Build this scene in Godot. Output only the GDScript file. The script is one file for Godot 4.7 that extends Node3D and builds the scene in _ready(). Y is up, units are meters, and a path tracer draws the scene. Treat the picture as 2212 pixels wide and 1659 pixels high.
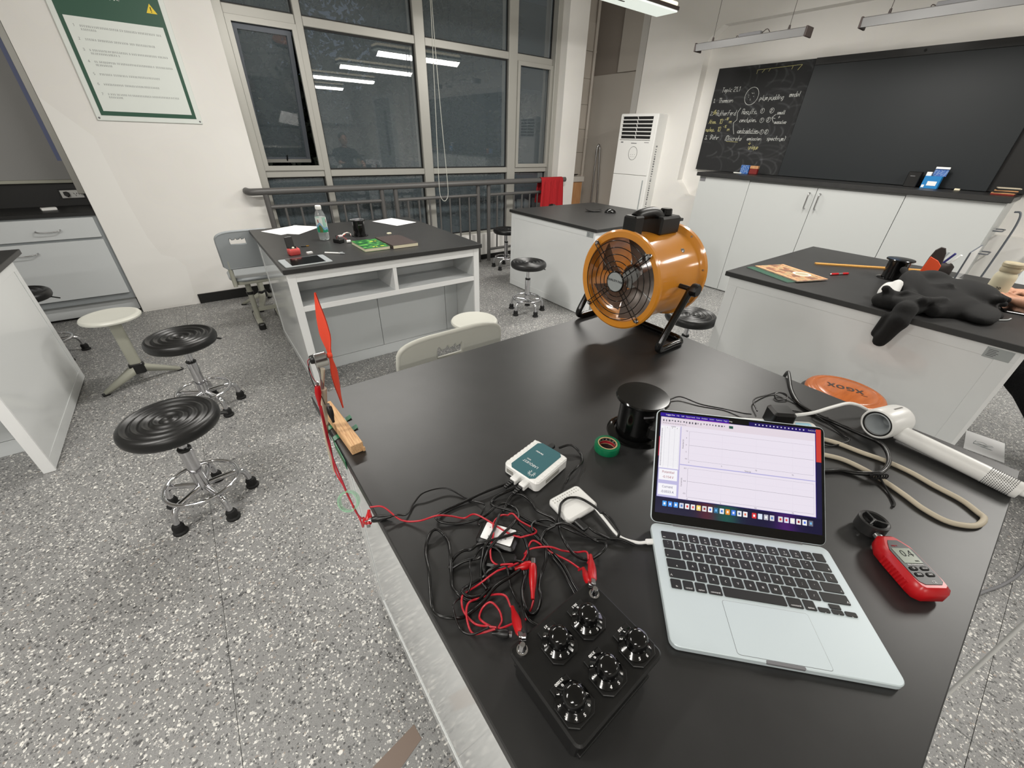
extends Node3D
# A school physics laboratory at dusk. Axes: x runs towards the blackboard wall, -z towards the window wall, y up, metres.

const TOP := 0.763        # height of every laboratory bench top
const CAM := Vector3(0, 1.368, 0)
var M := {}
var taken := {}
var rng := RandomNumberGenerator.new()


func _ready() -> void:
	rng.seed = 7
	# --- view, sky, exposure ---
	var cam := Camera3D.new()
	cam.name = "camera"
	cam.fov = 2.0 * rad_to_deg(atan(829.5 / 852.3))
	cam.near = 0.02
	cam.far = 200.0
	cam.transform = Transform3D(Basis.from_euler(Vector3(-0.5556, -0.6553, 0.0321), EULER_ORDER_YXZ), CAM)
	add_child(cam)
	var sky_m := ProceduralSkyMaterial.new()
	sky_m.sky_top_color = Color(0.30, 0.36, 0.48)
	sky_m.sky_horizon_color = Color(0.46, 0.53, 0.62)
	sky_m.ground_bottom_color = Color(0.08, 0.08, 0.08)
	sky_m.ground_horizon_color = Color(0.2, 0.21, 0.22)
	sky_m.sky_energy_multiplier = 0.3
	sky_m.ground_energy_multiplier = 0.3
	var env := Environment.new()
	env.background_mode = Environment.BG_SKY
	env.sky = Sky.new()
	env.sky.sky_material = sky_m
	env.tonemap_mode = Environment.TONE_MAPPER_LINEAR
	env.tonemap_exposure = 2.6
	env.sdfgi_enabled = true
	env.ssao_enabled = true
	env.ssil_enabled = true
	var we := WorldEnvironment.new()
	we.name = "world_environment"
	we.environment = env
	add_child(we)
	materials()
	luminaires()
	room()
	window_wall()
	outdoors()
	front_wall()
	left_alcove()
	corner_niche()
	benches()
	seats()
	fan()
	laptop()
	decade_box()
	sensors_and_leads()
	propeller_rig()
	table_right_side()
	bench_far_left()
	bench_far_right()
	people()
	back_of_room()


# ---------------------------------------------------------------- helpers
const LAMP_E := 0.8

func V(x: float, y: float, z: float) -> Vector3:
	return Vector3(x, y, z)

func at(p: Vector3, yaw := 0.0, pitch := 0.0, roll := 0.0) -> Transform3D:
	return Transform3D(Basis.from_euler(Vector3(pitch, yaw, roll), EULER_ORDER_YXZ), p)

func along(p: Vector3, dir: Vector3, up := Vector3.UP) -> Transform3D:   # local y runs along dir
	var y := dir.normalized()
	if absf(y.dot(up)) > 0.99:
		up = Vector3.RIGHT
	var x := y.cross(up).normalized()
	return Transform3D(Basis(x, y, x.cross(y).normalized()), p)

func S() -> SurfaceTool:
	var st := SurfaceTool.new()
	st.begin(Mesh.PRIMITIVE_TRIANGLES)
	return st

func numbered(called: String) -> String:
	if not taken.has(called):
		taken[called] = 0
		return called
	taken[called] += 1
	return "%s_%03d" % [called, taken[called]]

func mesh_of(st: SurfaceTool, m: Material, normals := true) -> ArrayMesh:
	if normals:
		st.generate_normals()
	var me := st.commit()
	me.surface_set_material(0, m)
	return me

func put(called: String, me: Mesh, parent: Node = self) -> MeshInstance3D:
	var o := MeshInstance3D.new()
	o.mesh = me
	if parent == self:
		o.name = numbered(called)
	else:
		var n := 0
		var want := called
		while parent.has_node(want):
			n += 1
			want = "%s_%03d" % [called, n]
		o.name = want
	parent.add_child(o, true)
	return o

func obj(called: String, st: SurfaceTool, m: Material, parent: Node = self) -> MeshInstance3D:
	return put(called, mesh_of(st, m), parent)

func tag(o: Node, label: String, category: String, group := "") -> Node:
	o.set_meta("label", label)
	o.set_meta("category", category)
	if group:
		o.set_meta("group", group)
	return o

func struct(o: Node, label := "", category := "") -> Node:
	o.set_meta("kind", "structure")
	if label:
		o.set_meta("label", label)
		o.set_meta("category", category)
	return o

func thing(called: String, label: String, category: String, p := Vector3.ZERO, yaw := 0.0, group := "") -> Node3D:
	var o := Node3D.new()
	o.name = numbered(called)
	add_child(o)
	o.position = p
	o.rotation.y = yaw
	tag(o, label, category, group)
	return o

func dup(o: Node3D, p: Vector3, yaw: float, label: String) -> Node3D:
	var c := o.duplicate() as Node3D
	var base := o.name.rstrip("0123456789").rstrip("_")
	c.name = numbered(base)
	add_child(c)
	c.position = p
	c.rotation.y = yaw
	c.set_meta("label", label)
	return c

func v(st: SurfaceTool, p: Vector3, uv := Vector2.ZERO) -> void:
	st.set_uv(uv)
	st.add_vertex(p)

func tri(st: SurfaceTool, a: Vector3, b: Vector3, c: Vector3) -> void:
	v(st, a); v(st, b); v(st, c)

func quad(st: SurfaceTool, a: Vector3, b: Vector3, c: Vector3, d: Vector3) -> void:   # clockwise seen from outside
	st.set_uv(Vector2(0, 1)); st.add_vertex(a)
	st.set_uv(Vector2(0, 0)); st.add_vertex(b)
	st.set_uv(Vector2(1, 0)); st.add_vertex(c)
	st.set_uv(Vector2(0, 1)); st.add_vertex(a)
	st.set_uv(Vector2(1, 0)); st.add_vertex(c)
	st.set_uv(Vector2(1, 1)); st.add_vertex(d)

func inset(poly: PackedVector2Array, by: float) -> PackedVector2Array:   # poly counter-clockwise
	var out := PackedVector2Array()
	var n := poly.size()
	for i in n:
		var a := (poly[i] - poly[(i + n - 1) % n]).normalized()
		var b := (poly[(i + 1) % n] - poly[i]).normalized()
		var na := Vector2(-a.y, a.x)
		var nb := Vector2(-b.y, b.x)
		var m := (na + nb).normalized()
		out.append(poly[i] + m * by / maxf(0.4, m.dot(na)))
	return out

func ccw(poly: PackedVector2Array) -> PackedVector2Array:
	var area := 0.0
	for i in poly.size():
		area += poly[i].cross(poly[(i + 1) % poly.size()])
	if area < 0:
		poly.reverse()
	return poly

# polygon in local x / -z, extruded along local y from y0 to y1, with chamfered rims
func slab(st: SurfaceTool, xf: Transform3D, poly: PackedVector2Array, y0: float, y1: float, bev := 0.0, smooth := false) -> void:
	poly = ccw(poly.duplicate())
	var rings := []
	if bev > 0.0:
		var small := inset(poly, bev)
		rings = [[small, y0], [poly, y0 + bev], [poly, y1 - bev], [small, y1]]
	else:
		rings = [[poly, y0], [poly, y1]]
	var n := poly.size()
	st.set_smooth_group(77 if smooth else -1)
	for k in rings.size() - 1:
		for i in n:
			var j := (i + 1) % n
			var a: Vector2 = rings[k][0][i]
			var b: Vector2 = rings[k][0][j]
			var c: Vector2 = rings[k + 1][0][j]
			var d: Vector2 = rings[k + 1][0][i]
			quad(st, xf * V(a.x, rings[k][1], -a.y), xf * V(d.x, rings[k + 1][1], -d.y), xf * V(c.x, rings[k + 1][1], -c.y), xf * V(b.x, rings[k][1], -b.y))
	st.set_smooth_group(-1)
	var ends := [rings[0], rings[-1]]
	for e in 2:
		var p: PackedVector2Array = ends[e][0]
		var t := Geometry2D.triangulate_polygon(p)
		for i in range(0, t.size(), 3):
			var q := [p[t[i]], p[t[i + 1]], p[t[i + 2]]]
			var turn: float = (q[1] - q[0]).cross(q[2] - q[0])
			if (turn > 0) == (e == 1):
				q.reverse()
			for w in q:
				st.set_uv(w)
				st.add_vertex(xf * V(w.x, ends[e][1], -w.y))

func rrect(w: float, d: float, r := 0.0, seg := 4) -> PackedVector2Array:
	var out := PackedVector2Array()
	if r <= 0.0:
		return PackedVector2Array([Vector2(-w / 2, -d / 2), Vector2(w / 2, -d / 2), Vector2(w / 2, d / 2), Vector2(-w / 2, d / 2)])
	for c in 4:
		var o := Vector2((w / 2 - r) * [1, -1, -1, 1][c], (d / 2 - r) * [1, 1, -1, -1][c])
		for k in seg + 1:
			out.append(o + Vector2.from_angle(PI / 2 * (c + float(k) / seg)) * r)
	return out

func circle(r: float, n := 24) -> PackedVector2Array:
	var out := PackedVector2Array()
	for k in n:
		out.append(Vector2.from_angle(TAU * k / n) * r)
	return out

# box centred on xf, edges chamfered
func box(st: SurfaceTool, xf: Transform3D, s: Vector3, bev := 0.0) -> void:
	slab(st, xf, rrect(s.x, s.z, bev, 1), -s.y / 2, s.y / 2, bev)

# box given by its lowest and highest corner
func bx(st: SurfaceTool, a: Vector3, b: Vector3, bev := 0.0, xf := Transform3D.IDENTITY) -> void:
	var s := (b - a).abs()
	box(st, xf * at((a + b) / 2), s, minf(bev, 0.45 * minf(s.x, minf(s.y, s.z))))

# profile of (radius, y) turned round local y, going up the outside
func lathe(st: SurfaceTool, xf: Transform3D, prof: Array, n := 24, group0 := 10) -> void:
	var g := group0
	for k in prof.size() - 1:
		var a: Vector2 = prof[k]
		var b: Vector2 = prof[k + 1]
		if a.distance_to(b) < 1e-6:
			continue
		if k > 0 and absf((a - prof[k - 1]).angle_to(b - a)) > 0.6:
			g += 1
		st.set_smooth_group(g)
		for i in n:
			var t := TAU * i / n
			var u := TAU * (i + 1) / n
			var pa := xf * V(cos(t) * a.x, a.y, sin(t) * a.x)
			var pb := xf * V(cos(t) * b.x, b.y, sin(t) * b.x)
			var qa := xf * V(cos(u) * a.x, a.y, sin(u) * a.x)
			var qb := xf * V(cos(u) * b.x, b.y, sin(u) * b.x)
			var ua := Vector2(float(i) / n, 1 - float(k) / prof.size())
			var ub := Vector2(float(i + 1) / n, 1 - float(k + 1) / prof.size())
			if a.x > 1e-6:
				v(st, pa, ua); v(st, qa, Vector2(ub.x, ua.y)); v(st, qb, ub)
			if b.x > 1e-6:
				v(st, pa, ua); v(st, qb, ub); v(st, pb, Vector2(ua.x, ub.y))
	st.set_smooth_group(-1)

func cyl(st: SurfaceTool, p: Vector3, q: Vector3, r: float, r2 := -1.0, n := 16, bev := 0.0) -> void:
	if r2 < 0:
		r2 = r
	var h := p.distance_to(q)
	var prof := [Vector2(0, 0), Vector2(r, 0), Vector2(r2, h), Vector2(0, h)]
	if bev > 0:
		prof = [Vector2(0, 0), Vector2(r - bev, 0), Vector2(r, bev), Vector2(r2, h - bev), Vector2(r2 - bev, h), Vector2(0, h)]
	lathe(st, along(p, q - p), prof, n)

func curve(pts: Array, sub := 6, closed := false) -> PackedVector3Array:
	var out := PackedVector3Array()
	var n := pts.size()
	var last := n if closed else n - 1
	for i in last:
		var p1: Vector3 = pts[i]
		var p2: Vector3 = pts[(i + 1) % n]
		var p0: Vector3 = pts[(i + n - 1) % n] if closed or i > 0 else p1 * 2 - p2
		var p3: Vector3 = pts[(i + 2) % n] if closed or i + 2 < n else p2 * 2 - p1
		for k in sub:
			out.append(p1.cubic_interpolate(p2, p0, p3, float(k) / sub))
	if not closed:
		out.append(pts[n - 1])
	return out

func tube(st: SurfaceTool, pts: PackedVector3Array, r: float, n := 8, closed := false, r_end := -1.0, flat := 1.0) -> void:
	var m := pts.size()
	var rings := []
	var nx := Vector3.ZERO
	for i in m:
		var d := pts[(i + 1) % m] - pts[(i + m - 1) % m] if closed else pts[mini(i + 1, m - 1)] - pts[maxi(i - 1, 0)]
		d = d.normalized()
		if nx == Vector3.ZERO:
			nx = d.cross(Vector3.UP if absf(d.y) < 0.95 else Vector3.RIGHT).normalized()
		nx = (nx - d * nx.dot(d)).normalized()
		var ny := d.cross(nx)
		var rr := r if r_end < 0 else lerpf(r, r_end, float(i) / (m - 1))
		var ring := []
		for k in n:
			var t := TAU * k / n
			ring.append(pts[i] + nx * cos(t) * rr + ny * sin(t) * rr * flat)
		rings.append(ring)
	st.set_smooth_group(5)
	for i in (m if closed else m - 1):
		var a: Array = rings[i]
		var b: Array = rings[(i + 1) % m]
		for k in n:
			var l := (k + 1) % n
			tri(st, a[k], b[l], a[l])
			tri(st, a[k], b[k], b[l])
	st.set_smooth_group(-1)
	if not closed:
		for k in range(1, n - 1):
			tri(st, rings[0][0], rings[0][k], rings[0][k + 1])
			tri(st, rings[m - 1][0], rings[m - 1][k + 1], rings[m - 1][k])

func rod(st: SurfaceTool, pts: Array, r: float, n := 10) -> void:
	tube(st, PackedVector3Array(pts), r, n)

# plate in local x / y with a hole, thick along z (both loops as plain polygons)
func holed(st: SurfaceTool, xf: Transform3D, outer: PackedVector2Array, hole: PackedVector2Array, z0: float, z1: float) -> void:
	outer = ccw(outer.duplicate())
	hole = ccw(hole.duplicate())
	var best := 1e9
	var bi := 0
	var bj := 0
	for i in outer.size():
		for j in hole.size():
			if outer[i].distance_to(hole[j]) < best:
				best = outer[i].distance_to(hole[j])
				bi = i
				bj = j
	var key := PackedVector2Array()
	for i in outer.size() + 1:
		key.append(outer[(bi + i) % outer.size()])
	key[key.size() - 1] += (outer[(bi - 1 + outer.size()) % outer.size()] - outer[bi]).normalized() * 1e-5
	for j in hole.size() + 1:
		key.append(hole[(bj - j + 2 * hole.size()) % hole.size()])
	key[key.size() - 1] += (hole[(bj + 1) % hole.size()] - hole[bj]).normalized() * 1e-5
	var t := Geometry2D.triangulate_polygon(key)
	st.set_smooth_group(-1)
	for e in 2:
		for i in range(0, t.size(), 3):
			var q := [key[t[i]], key[t[i + 1]], key[t[i + 2]]]
			var turn: float = (q[1] - q[0]).cross(q[2] - q[0])
			if (turn > 0) == (e == 1):
				q.reverse()
			for w in q:
				st.set_uv(w)
				st.add_vertex(xf * V(w.x, w.y, z1 if e == 1 else z0))
	for loop in 2:
		var p := outer if loop == 0 else hole
		for i in p.size():
			var a := p[i]
			var b := p[(i + 1) % p.size()]
			if loop == 1:
				var c := a
				a = b
				b = c
			quad(st, xf * V(a.x, a.y, z0), xf * V(a.x, a.y, z1), xf * V(b.x, b.y, z1), xf * V(b.x, b.y, z0))

func letters(st: SurfaceTool, text: String, xf: Transform3D, h: float, depth := 0.0006, font := "Droid Sans", bold := false) -> void:
	var tm := TextMesh.new()
	var f := SystemFont.new()
	f.font_names = PackedStringArray([font])
	if bold:
		f.font_weight = 700
	tm.font = f
	tm.font_size = 32
	tm.pixel_size = h / 24.0
	tm.depth = depth
	tm.curve_step = 3.0
	tm.text = text
	st.append_from(tm, 0, xf)

func text_obj(called: String, st: SurfaceTool, m: Material, parent: Node) -> MeshInstance3D:
	return put(called, mesh_of(st, m, false), parent)

func mt(called: String, c: Color, rough: float, metal := 0.0, spec := 0.5) -> StandardMaterial3D:
	var m := StandardMaterial3D.new()
	m.resource_name = called
	m.albedo_color = c
	m.roughness = rough
	m.metallic = metal
	m.metallic_specular = spec
	M[called] = m
	return m

func noise_tex(freq: float, ramp: Array, size := 512, oct := 4, normal := false, seed_ := 3, bump := 4.0) -> NoiseTexture2D:
	var n := FastNoiseLite.new()
	n.seed = seed_
	n.frequency = freq
	n.fractal_octaves = oct
	var t := NoiseTexture2D.new()
	t.width = size
	t.height = size
	t.seamless = true
	t.noise = n
	t.as_normal_map = normal
	t.bump_strength = bump
	if ramp.size() > 0:
		var g := Gradient.new()
		g.offsets = PackedFloat32Array()
		var cols := PackedColorArray()
		var offs := PackedFloat32Array()
		for r in ramp:
			offs.append(r[0])
			cols.append(r[1])
		g.offsets = offs
		g.colors = cols
		t.color_ramp = g
	return t

func tri_tex(m: StandardMaterial3D, t: Texture2D, s: Vector3, world := false) -> void:
	m.albedo_texture = t
	m.uv1_triplanar = true
	m.uv1_world_triplanar = world
	m.uv1_scale = s

func G(k: float) -> Color:
	return Color(k, k, k)

func terrazzo() -> ImageTexture:
	var n := 2048
	var d := PackedByteArray()
	d.resize(n * n * 3)
	var r := RandomNumberGenerator.new()
	r.seed = 11
	var spin := 12345
	for i in n * n:
		spin = (spin * 1103515245 + 12345) & 0x7fffffff
		var k := 116 + ((spin >> 12) % 28)
		if (spin >> 20) % 37 == 0:
			k = 62 + (spin >> 8) % 50
		elif (spin >> 20) % 41 == 1:
			k = 182
		d[i * 3] = k
		d[i * 3 + 1] = k
		d[i * 3 + 2] = k - 1
	for chip in 52000:
		var f := float(chip) / 52000
		var big := lerpf(10.0, 1.5, pow(f, 0.30)) * r.randf_range(0.75, 1.25)
		var kind := r.randf()
		var c := Color8(205, 203, 198)
		if kind < 0.40:
			c = Color8(224, 222, 216).lerp(Color8(182, 180, 176), r.randf())
		elif kind < 0.72:
			c = Color8(62, 62, 62).lerp(Color8(96, 96, 96), r.randf())
		elif kind < 0.975:
			c = Color8(140, 139, 137).lerp(Color8(108, 108, 108), r.randf())
		else:
			c = Color8(146, 134, 124)
		var cr := int(c.r8)
		var cg := int(c.g8)
		var cb := int(c.b8)
		var x0 := r.randi() % n
		var y0 := r.randi() % n
		var sides := 5 + r.randi() % 3
		var nx := PackedFloat32Array()
		var ny := PackedFloat32Array()
		var nr := PackedFloat32Array()
		var stretch := r.randf_range(1.0, 1.9)
		var turn := r.randf() * TAU
		for s in sides:
			var a := TAU * (s + r.randf_range(-0.3, 0.3)) / sides
			var w := Vector2(cos(a), sin(a) * stretch).rotated(turn)
			nx.append(w.x)
			ny.append(w.y)
			nr.append(big * r.randf_range(0.7, 1.05))
		var reach := int(ceil(big * 1.25))
		for dy in range(-reach, reach + 1):
			var row := ((y0 + dy + n) % n) * n
			for dx in range(-reach, reach + 1):
				var inside := true
				for s in sides:
					if dx * nx[s] + dy * ny[s] > nr[s]:
						inside = false
						break
				if inside:
					var i := (row + (x0 + dx + n) % n) * 3
					d[i] = cr
					d[i + 1] = cg
					d[i + 2] = cb
	return ImageTexture.create_from_image(Image.create_from_data(n, n, false, Image.FORMAT_RGB8, d))

func materials() -> void:
	var t := mt("terrazzo", G(1.0), 0.42)
	tri_tex(t, terrazzo(), V(0.66, 0.66, 0.66), true)
	mt("floor_joint", G(0.30), 0.9)
	mt("floor_strip", Color(0.46, 0.40, 0.36), 0.5)
	var w := mt("wall_paint", Color(1, 1, 1), 0.9)
	tri_tex(w, noise_tex(0.004, [[0.0, Color(0.888, 0.878, 0.858)], [0.5, Color(0.905, 0.897, 0.88)], [1.0, Color(0.92, 0.913, 0.898)]]), V(0.35, 0.35, 0.35), true)
	mt("patch_paint", Color(0.925, 0.92, 0.905), 0.85)
	mt("ceiling_paint", Color(0.86, 0.85, 0.83), 0.95)
	var b := mt("bench_top", Color(1, 1, 1), 0.42, 0.0, 0.56)
	tri_tex(b, noise_tex(0.02, [[0.0, G(0.125)], [0.5, G(0.14)], [1.0, G(0.155)]], 512, 5), V(0.9, 0.9, 0.9), true)
	mt("bench_edge", G(0.07), 0.45)
	mt("white_laminate", Color(0.87, 0.88, 0.88), 0.09)
	mt("cupboard_grey", Color(0.74, 0.75, 0.745), 0.35)
	mt("matt_white", Color(0.86, 0.875, 0.88), 0.45)
	mt("door_grey", Color(0.80, 0.815, 0.82), 0.35)
	mt("shelf_edge", Color(0.92, 0.925, 0.925), 0.3)
	mt("aluminium", Color(0.66, 0.655, 0.63), 0.42, 0.25)
	mt("aluminium_dark", Color(0.42, 0.44, 0.47), 0.4, 0.3)
	mt("gasket", G(0.05), 0.6)
	mt("rail_paint", Color(0.34, 0.335, 0.33), 0.42)
	mt("skirting_black", Color(0.06, 0.058, 0.055), 0.4)
	mt("chrome", Color(0.82, 0.82, 0.83), 0.10, 1.0)
	mt("steel", Color(0.70, 0.70, 0.70), 0.28, 1.0)
	mt("black_plastic", G(0.07), 0.38)
	mt("black_gloss", G(0.045), 0.12)
	mt("black_seat", G(0.085), 0.36)
	mt("rubber", G(0.05), 0.75)
	mt("cream_plastic", Color(0.77, 0.77, 0.735), 0.35)
	mt("cream_metal", Color(0.64, 0.64, 0.59), 0.4)
	mt("grey_plastic", Color(0.58, 0.60, 0.61), 0.42)
	mt("orange_paint", Color(0.85, 0.55, 0.14), 0.14)
	M.orange_paint.clearcoat_enabled = true
	M.orange_paint.clearcoat = 0.6
	mt("white_plastic", Color(0.90, 0.90, 0.89), 0.35)
	mt("dirty_white", Color(0.74, 0.70, 0.62), 0.6)
	mt("laptop_aluminium", Color(0.80, 0.845, 0.86), 0.42, 0.15)
	mt("key_black", G(0.075), 0.5)
	mt("print_white", Color(0.92, 0.92, 0.92), 0.6)
	mt("print_dark", Color(0.1, 0.1, 0.11), 0.7)
	mt("print_grey", Color(0.45, 0.45, 0.46), 0.7)
	mt("print_red", Color(0.62, 0.08, 0.16), 0.7)
	mt("print_blue", Color(0.16, 0.15, 0.42), 0.7)
	mt("red_plastic", Color(0.72, 0.06, 0.09), 0.3)
	mt("red_wire", Color(0.70, 0.10, 0.16), 0.35)
	mt("black_wire", G(0.045), 0.3)
	mt("tape_green", Color(0.03, 0.42, 0.27), 0.3)
	mt("card_tan", Color(0.76, 0.65, 0.48), 0.8)
	mt("label_teal", Color(0.16, 0.37, 0.40), 0.5)
	mt("socket_blue", Color(0.62, 0.82, 0.90), 0.4)
	mt("paper", Color(0.96, 0.96, 0.96), 0.9)
	mt("page_cream", Color(0.90, 0.87, 0.76), 0.9)
	mt("red_cloth", Color(0.62, 0.07, 0.10), 0.9)
	mt("black_cloth", G(0.045), 0.95)
	mt("dark_trousers", Color(0.035, 0.037, 0.05), 0.95)
	mt("white_cloth", Color(0.80, 0.80, 0.79), 0.95)
	mt("skin", Color(0.70, 0.52, 0.42), 0.6)
	mt("hair", G(0.05), 0.6)
	mt("gold", Color(0.75, 0.55, 0.2), 0.3, 1.0)
	mt("poster_green", Color(0.10, 0.30, 0.22), 0.5)
	mt("poster_white", Color(0.87, 0.89, 0.87), 0.5)
	mt("warning_yellow", Color(0.92, 0.80, 0.14), 0.5)
	mt("chalk_white", Color(0.90, 0.91, 0.88), 0.95)
	mt("screen_grey", Color(0.55, 0.55, 0.545), 0.5)
	mt("blue_tape", Color(0.40, 0.44, 0.60), 0.5)
	mt("beige_board", Color(0.78, 0.755, 0.72), 0.85)
	mt("tile_beige", Color(0.83, 0.80, 0.76), 0.4)
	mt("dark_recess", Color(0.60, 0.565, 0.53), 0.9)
	mt("sink_stone", Color(0.80, 0.78, 0.75), 0.4)
	mt("lamp_brown", Color(0.24, 0.20, 0.19), 0.5)
	mt("sign_grey", Color(0.62, 0.64, 0.64), 0.5)
	mt("leather_brown", Color(0.14, 0.10, 0.08), 0.6)
	mt("leather_orange", Color(0.82, 0.28, 0.10), 0.6)
	mt("khaki_lid", Color(0.66, 0.62, 0.52), 0.5)
	mt("rule_wood", Color(0.76, 0.56, 0.27), 0.5)
	mt("lcd_grey", Color(0.44, 0.48, 0.41), 0.3)
	mt("frosted", Color(0.74, 0.71, 0.61), 0.45)
	mt("orange_disc", Color(0.78, 0.40, 0.15), 0.25)
	mt("coral_plastic", Color(0.78, 0.30, 0.29), 0.4)
	mt("mug_red", Color(0.45, 0.08, 0.06), 0.6)
	mt("bark", Color(0.10, 0.085, 0.07), 0.95)
	mt("leaf", Color(1, 1, 1), 0.6)
	M.leaf.vertex_color_use_as_albedo = true
	M.leaf.backlight_enabled = true
	M.leaf.backlight = Color(0.08, 0.10, 0.06)
	mt("facade_blue", Color(0.13, 0.17, 0.22), 0.7)
	mt("asphalt", Color(0.12, 0.12, 0.12), 0.9)
	mt("propeller_red", Color(0.90, 0.30, 0.20), 0.4)
	mt("cloudy_tape", Color(0.62, 0.72, 0.64), 0.3)
	var wood := mt("pine", Color(1, 1, 1), 0.7)
	tri_tex(wood, noise_tex(0.012, [[0.0, Color(0.80, 0.63, 0.45)], [0.45, Color(0.86, 0.71, 0.53)], [0.55, Color(0.74, 0.56, 0.39)], [1.0, Color(0.88, 0.75, 0.58)]], 512, 3), V(30, 30, 1.0))
	var maple := mt("maple_board", Color(1, 1, 1), 0.5)
	tri_tex(maple, noise_tex(0.02, [[0.0, Color(0.70, 0.50, 0.33)], [1.0, Color(0.79, 0.60, 0.42)]], 256, 3), V(6, 0.8, 6))
	var disc := M.orange_disc as StandardMaterial3D
	disc.albedo_color = Color(1, 1, 1)
	tri_tex(disc, noise_tex(0.01, [[0.0, Color(0.60, 0.32, 0.14)], [0.5, Color(0.65, 0.35, 0.16)], [1.0, Color(0.69, 0.39, 0.19)]], 256, 3), V(3, 3, 14))
	var knit := noise_tex(0.08, [], 256, 3, true, 9, 6.0)
	for k in ["dark_trousers"]:
		M[k].normal_enabled = true
		M[k].normal_texture = knit
		M[k].uv1_triplanar = true
		M[k].uv1_scale = V(6, 6, 6)
	var g := mt("window_glass", Color(0.80, 0.88, 0.92, 0.06), 0.0)
	g.transparency = BaseMaterial3D.TRANSPARENCY_ALPHA
	var c := mt("clear_plastic", Color(0.95, 0.97, 0.98, 0.10), 0.03)
	c.transparency = BaseMaterial3D.TRANSPARENCY_ALPHA
	var tg := mt("tinted_tape", Color(0.55, 0.85, 0.65, 0.35), 0.1)
	tg.transparency = BaseMaterial3D.TRANSPARENCY_ALPHA
	var wa := mt("water", Color(0.95, 0.98, 0.98, 0.04), 0.0)
	wa.refraction_enabled = true
	wa.refraction_scale = 0.033
	var lw := mt("lamp_glow", Color(0.95, 0.92, 0.84), 0.6)
	lw.emission_enabled = true
	lw.emission = Color(1.0, 0.94, 0.80)
	lw.emission_energy_multiplier = 0.45
	var lp := mt("lamp_panel", Color(0.9, 0.9, 0.88), 0.6)
	lp.emission_enabled = true
	lp.emission = Color(0.93, 0.97, 0.93)
	lp.emission_energy_multiplier = 0.26

# ---------------------------------------------------------------- lights
func make_luminaire(label: String, p: Vector3) -> void:
	var t := thing("pendant_light", label, "lamp", p, 0.0, "pendant ceiling lights")
	var a := S()
	bx(a, V(-0.62, 0.012, -0.112), V(0.62, 0.036, 0.112), 0.003)
	obj("housing", a, M.lamp_brown, t)
	a = S()
	bx(a, V(-0.612, 0.0, -0.104), V(0.612, 0.012, 0.104), 0.003)
	var d := obj("diffuser_panel", a, M.lamp_panel, t)
	a = S()
	slab(a, at(V(0.02, -0.0015, 0)), rrect(0.09, 0.016, 0.007), 0, 0.003)
	obj("slot", a, M.lamp_brown, d)
	a = S()
	bx(a, V(-0.612, 0.036, -0.1), V(0.612, 0.066, 0.1), 0.008)
	obj("light_strip", a, M.lamp_glow, t)
	for x in [-0.5, 0.5]:
		a = S()
		rod(a, [V(x, 0.066, 0), V(x, 3.5 - p.y, 0)], 0.004, 6)
		obj("suspension_wire", a, M.steel, t)
	for k in 2:                                               # the two halves of the diffuser, each leaning outwards
		var l := AreaLight3D.new()
		l.name = ["light", "light_far_half"][k]
		l.area_size = Vector2(1.2, 0.1)
		l.light_energy = LAMP_E
		l.light_color = Color(1.0, 0.985, 0.96)
		l.shadow_enabled = true
		l.transform = [at(V(0, -0.04, 0.055), PI, -1.12), at(V(0, -0.04, -0.055), 0, -1.12)][k]
		l.set("area_range", 12.0)
		t.add_child(l)

func luminaires() -> void:
	make_luminaire("pendant light over the far bench, its end showing at the top edge of the photo", V(3.11, 2.3, -2.85))
	var cols := ["left of the foreground bench", "by the blackboard side"]
	var rows := ["in the row nearest the window", "in the second row from the window", "in the third row from the window", "in the row nearest the back wall"]
	for zi in 4:
		for xi in 2:
			if zi == 0 and xi == 1:
				continue
			make_luminaire("pendant light %s, %s" % [rows[zi], cols[xi]], V([0.75 if zi == 0 else -1.3, 3.11][xi], 2.3, [-2.85, -1.25, 0.55, 2.6][zi]))

# ---------------------------------------------------------------- room shell
func plain_box(called: String, a: Vector3, b: Vector3, m: Material, parent: Node = self, bev := 0.0) -> MeshInstance3D:
	var st := S()
	bx(st, a, b, bev)
	return obj(called, st, m, parent)

func room() -> void:
	var fl := struct(plain_box("floor", V(-4.7, -0.2, -5.2), V(5.3, -0.004, 5.2), M.floor_joint), "grey terrazzo floor laid in large square slabs", "floor")
	var st := S()
	var n := 0.8
	box(st, at(V(0, -0.002, 0)), V(n - 0.0012, 0.004, n - 0.0012), 0.0003)
	var tile := mesh_of(st, M.terrazzo)
	for i in 13:
		for j in 14:
			var c := V(-0.316 - 5.5 * n + i * n, 0, -1.15 - 4.5 * n + j * n)
			if c.x > 5.1 or c.z > 5.1 or c.z < -5.2:
				continue
			put("floor_tile", tile, fl).position = c
	struct(plain_box("ceiling", V(-4.7, 3.5, -5.2), V(5.3, 3.65, 5.2), M.ceiling_paint), "plain off-white ceiling above the hanging lamps", "ceiling")
	struct(plain_box("wall_left", V(-4.7, 0, -5.2), V(-4.5, 3.5, 5.2), M.wall_paint), "plain white side wall opposite the blackboard", "wall")
	struct(plain_box("wall_back", V(-4.5, 0, 5.0), V(5.3, 3.5, 5.2), M.wall_paint), "plain white wall behind the photographer", "wall")

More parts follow.
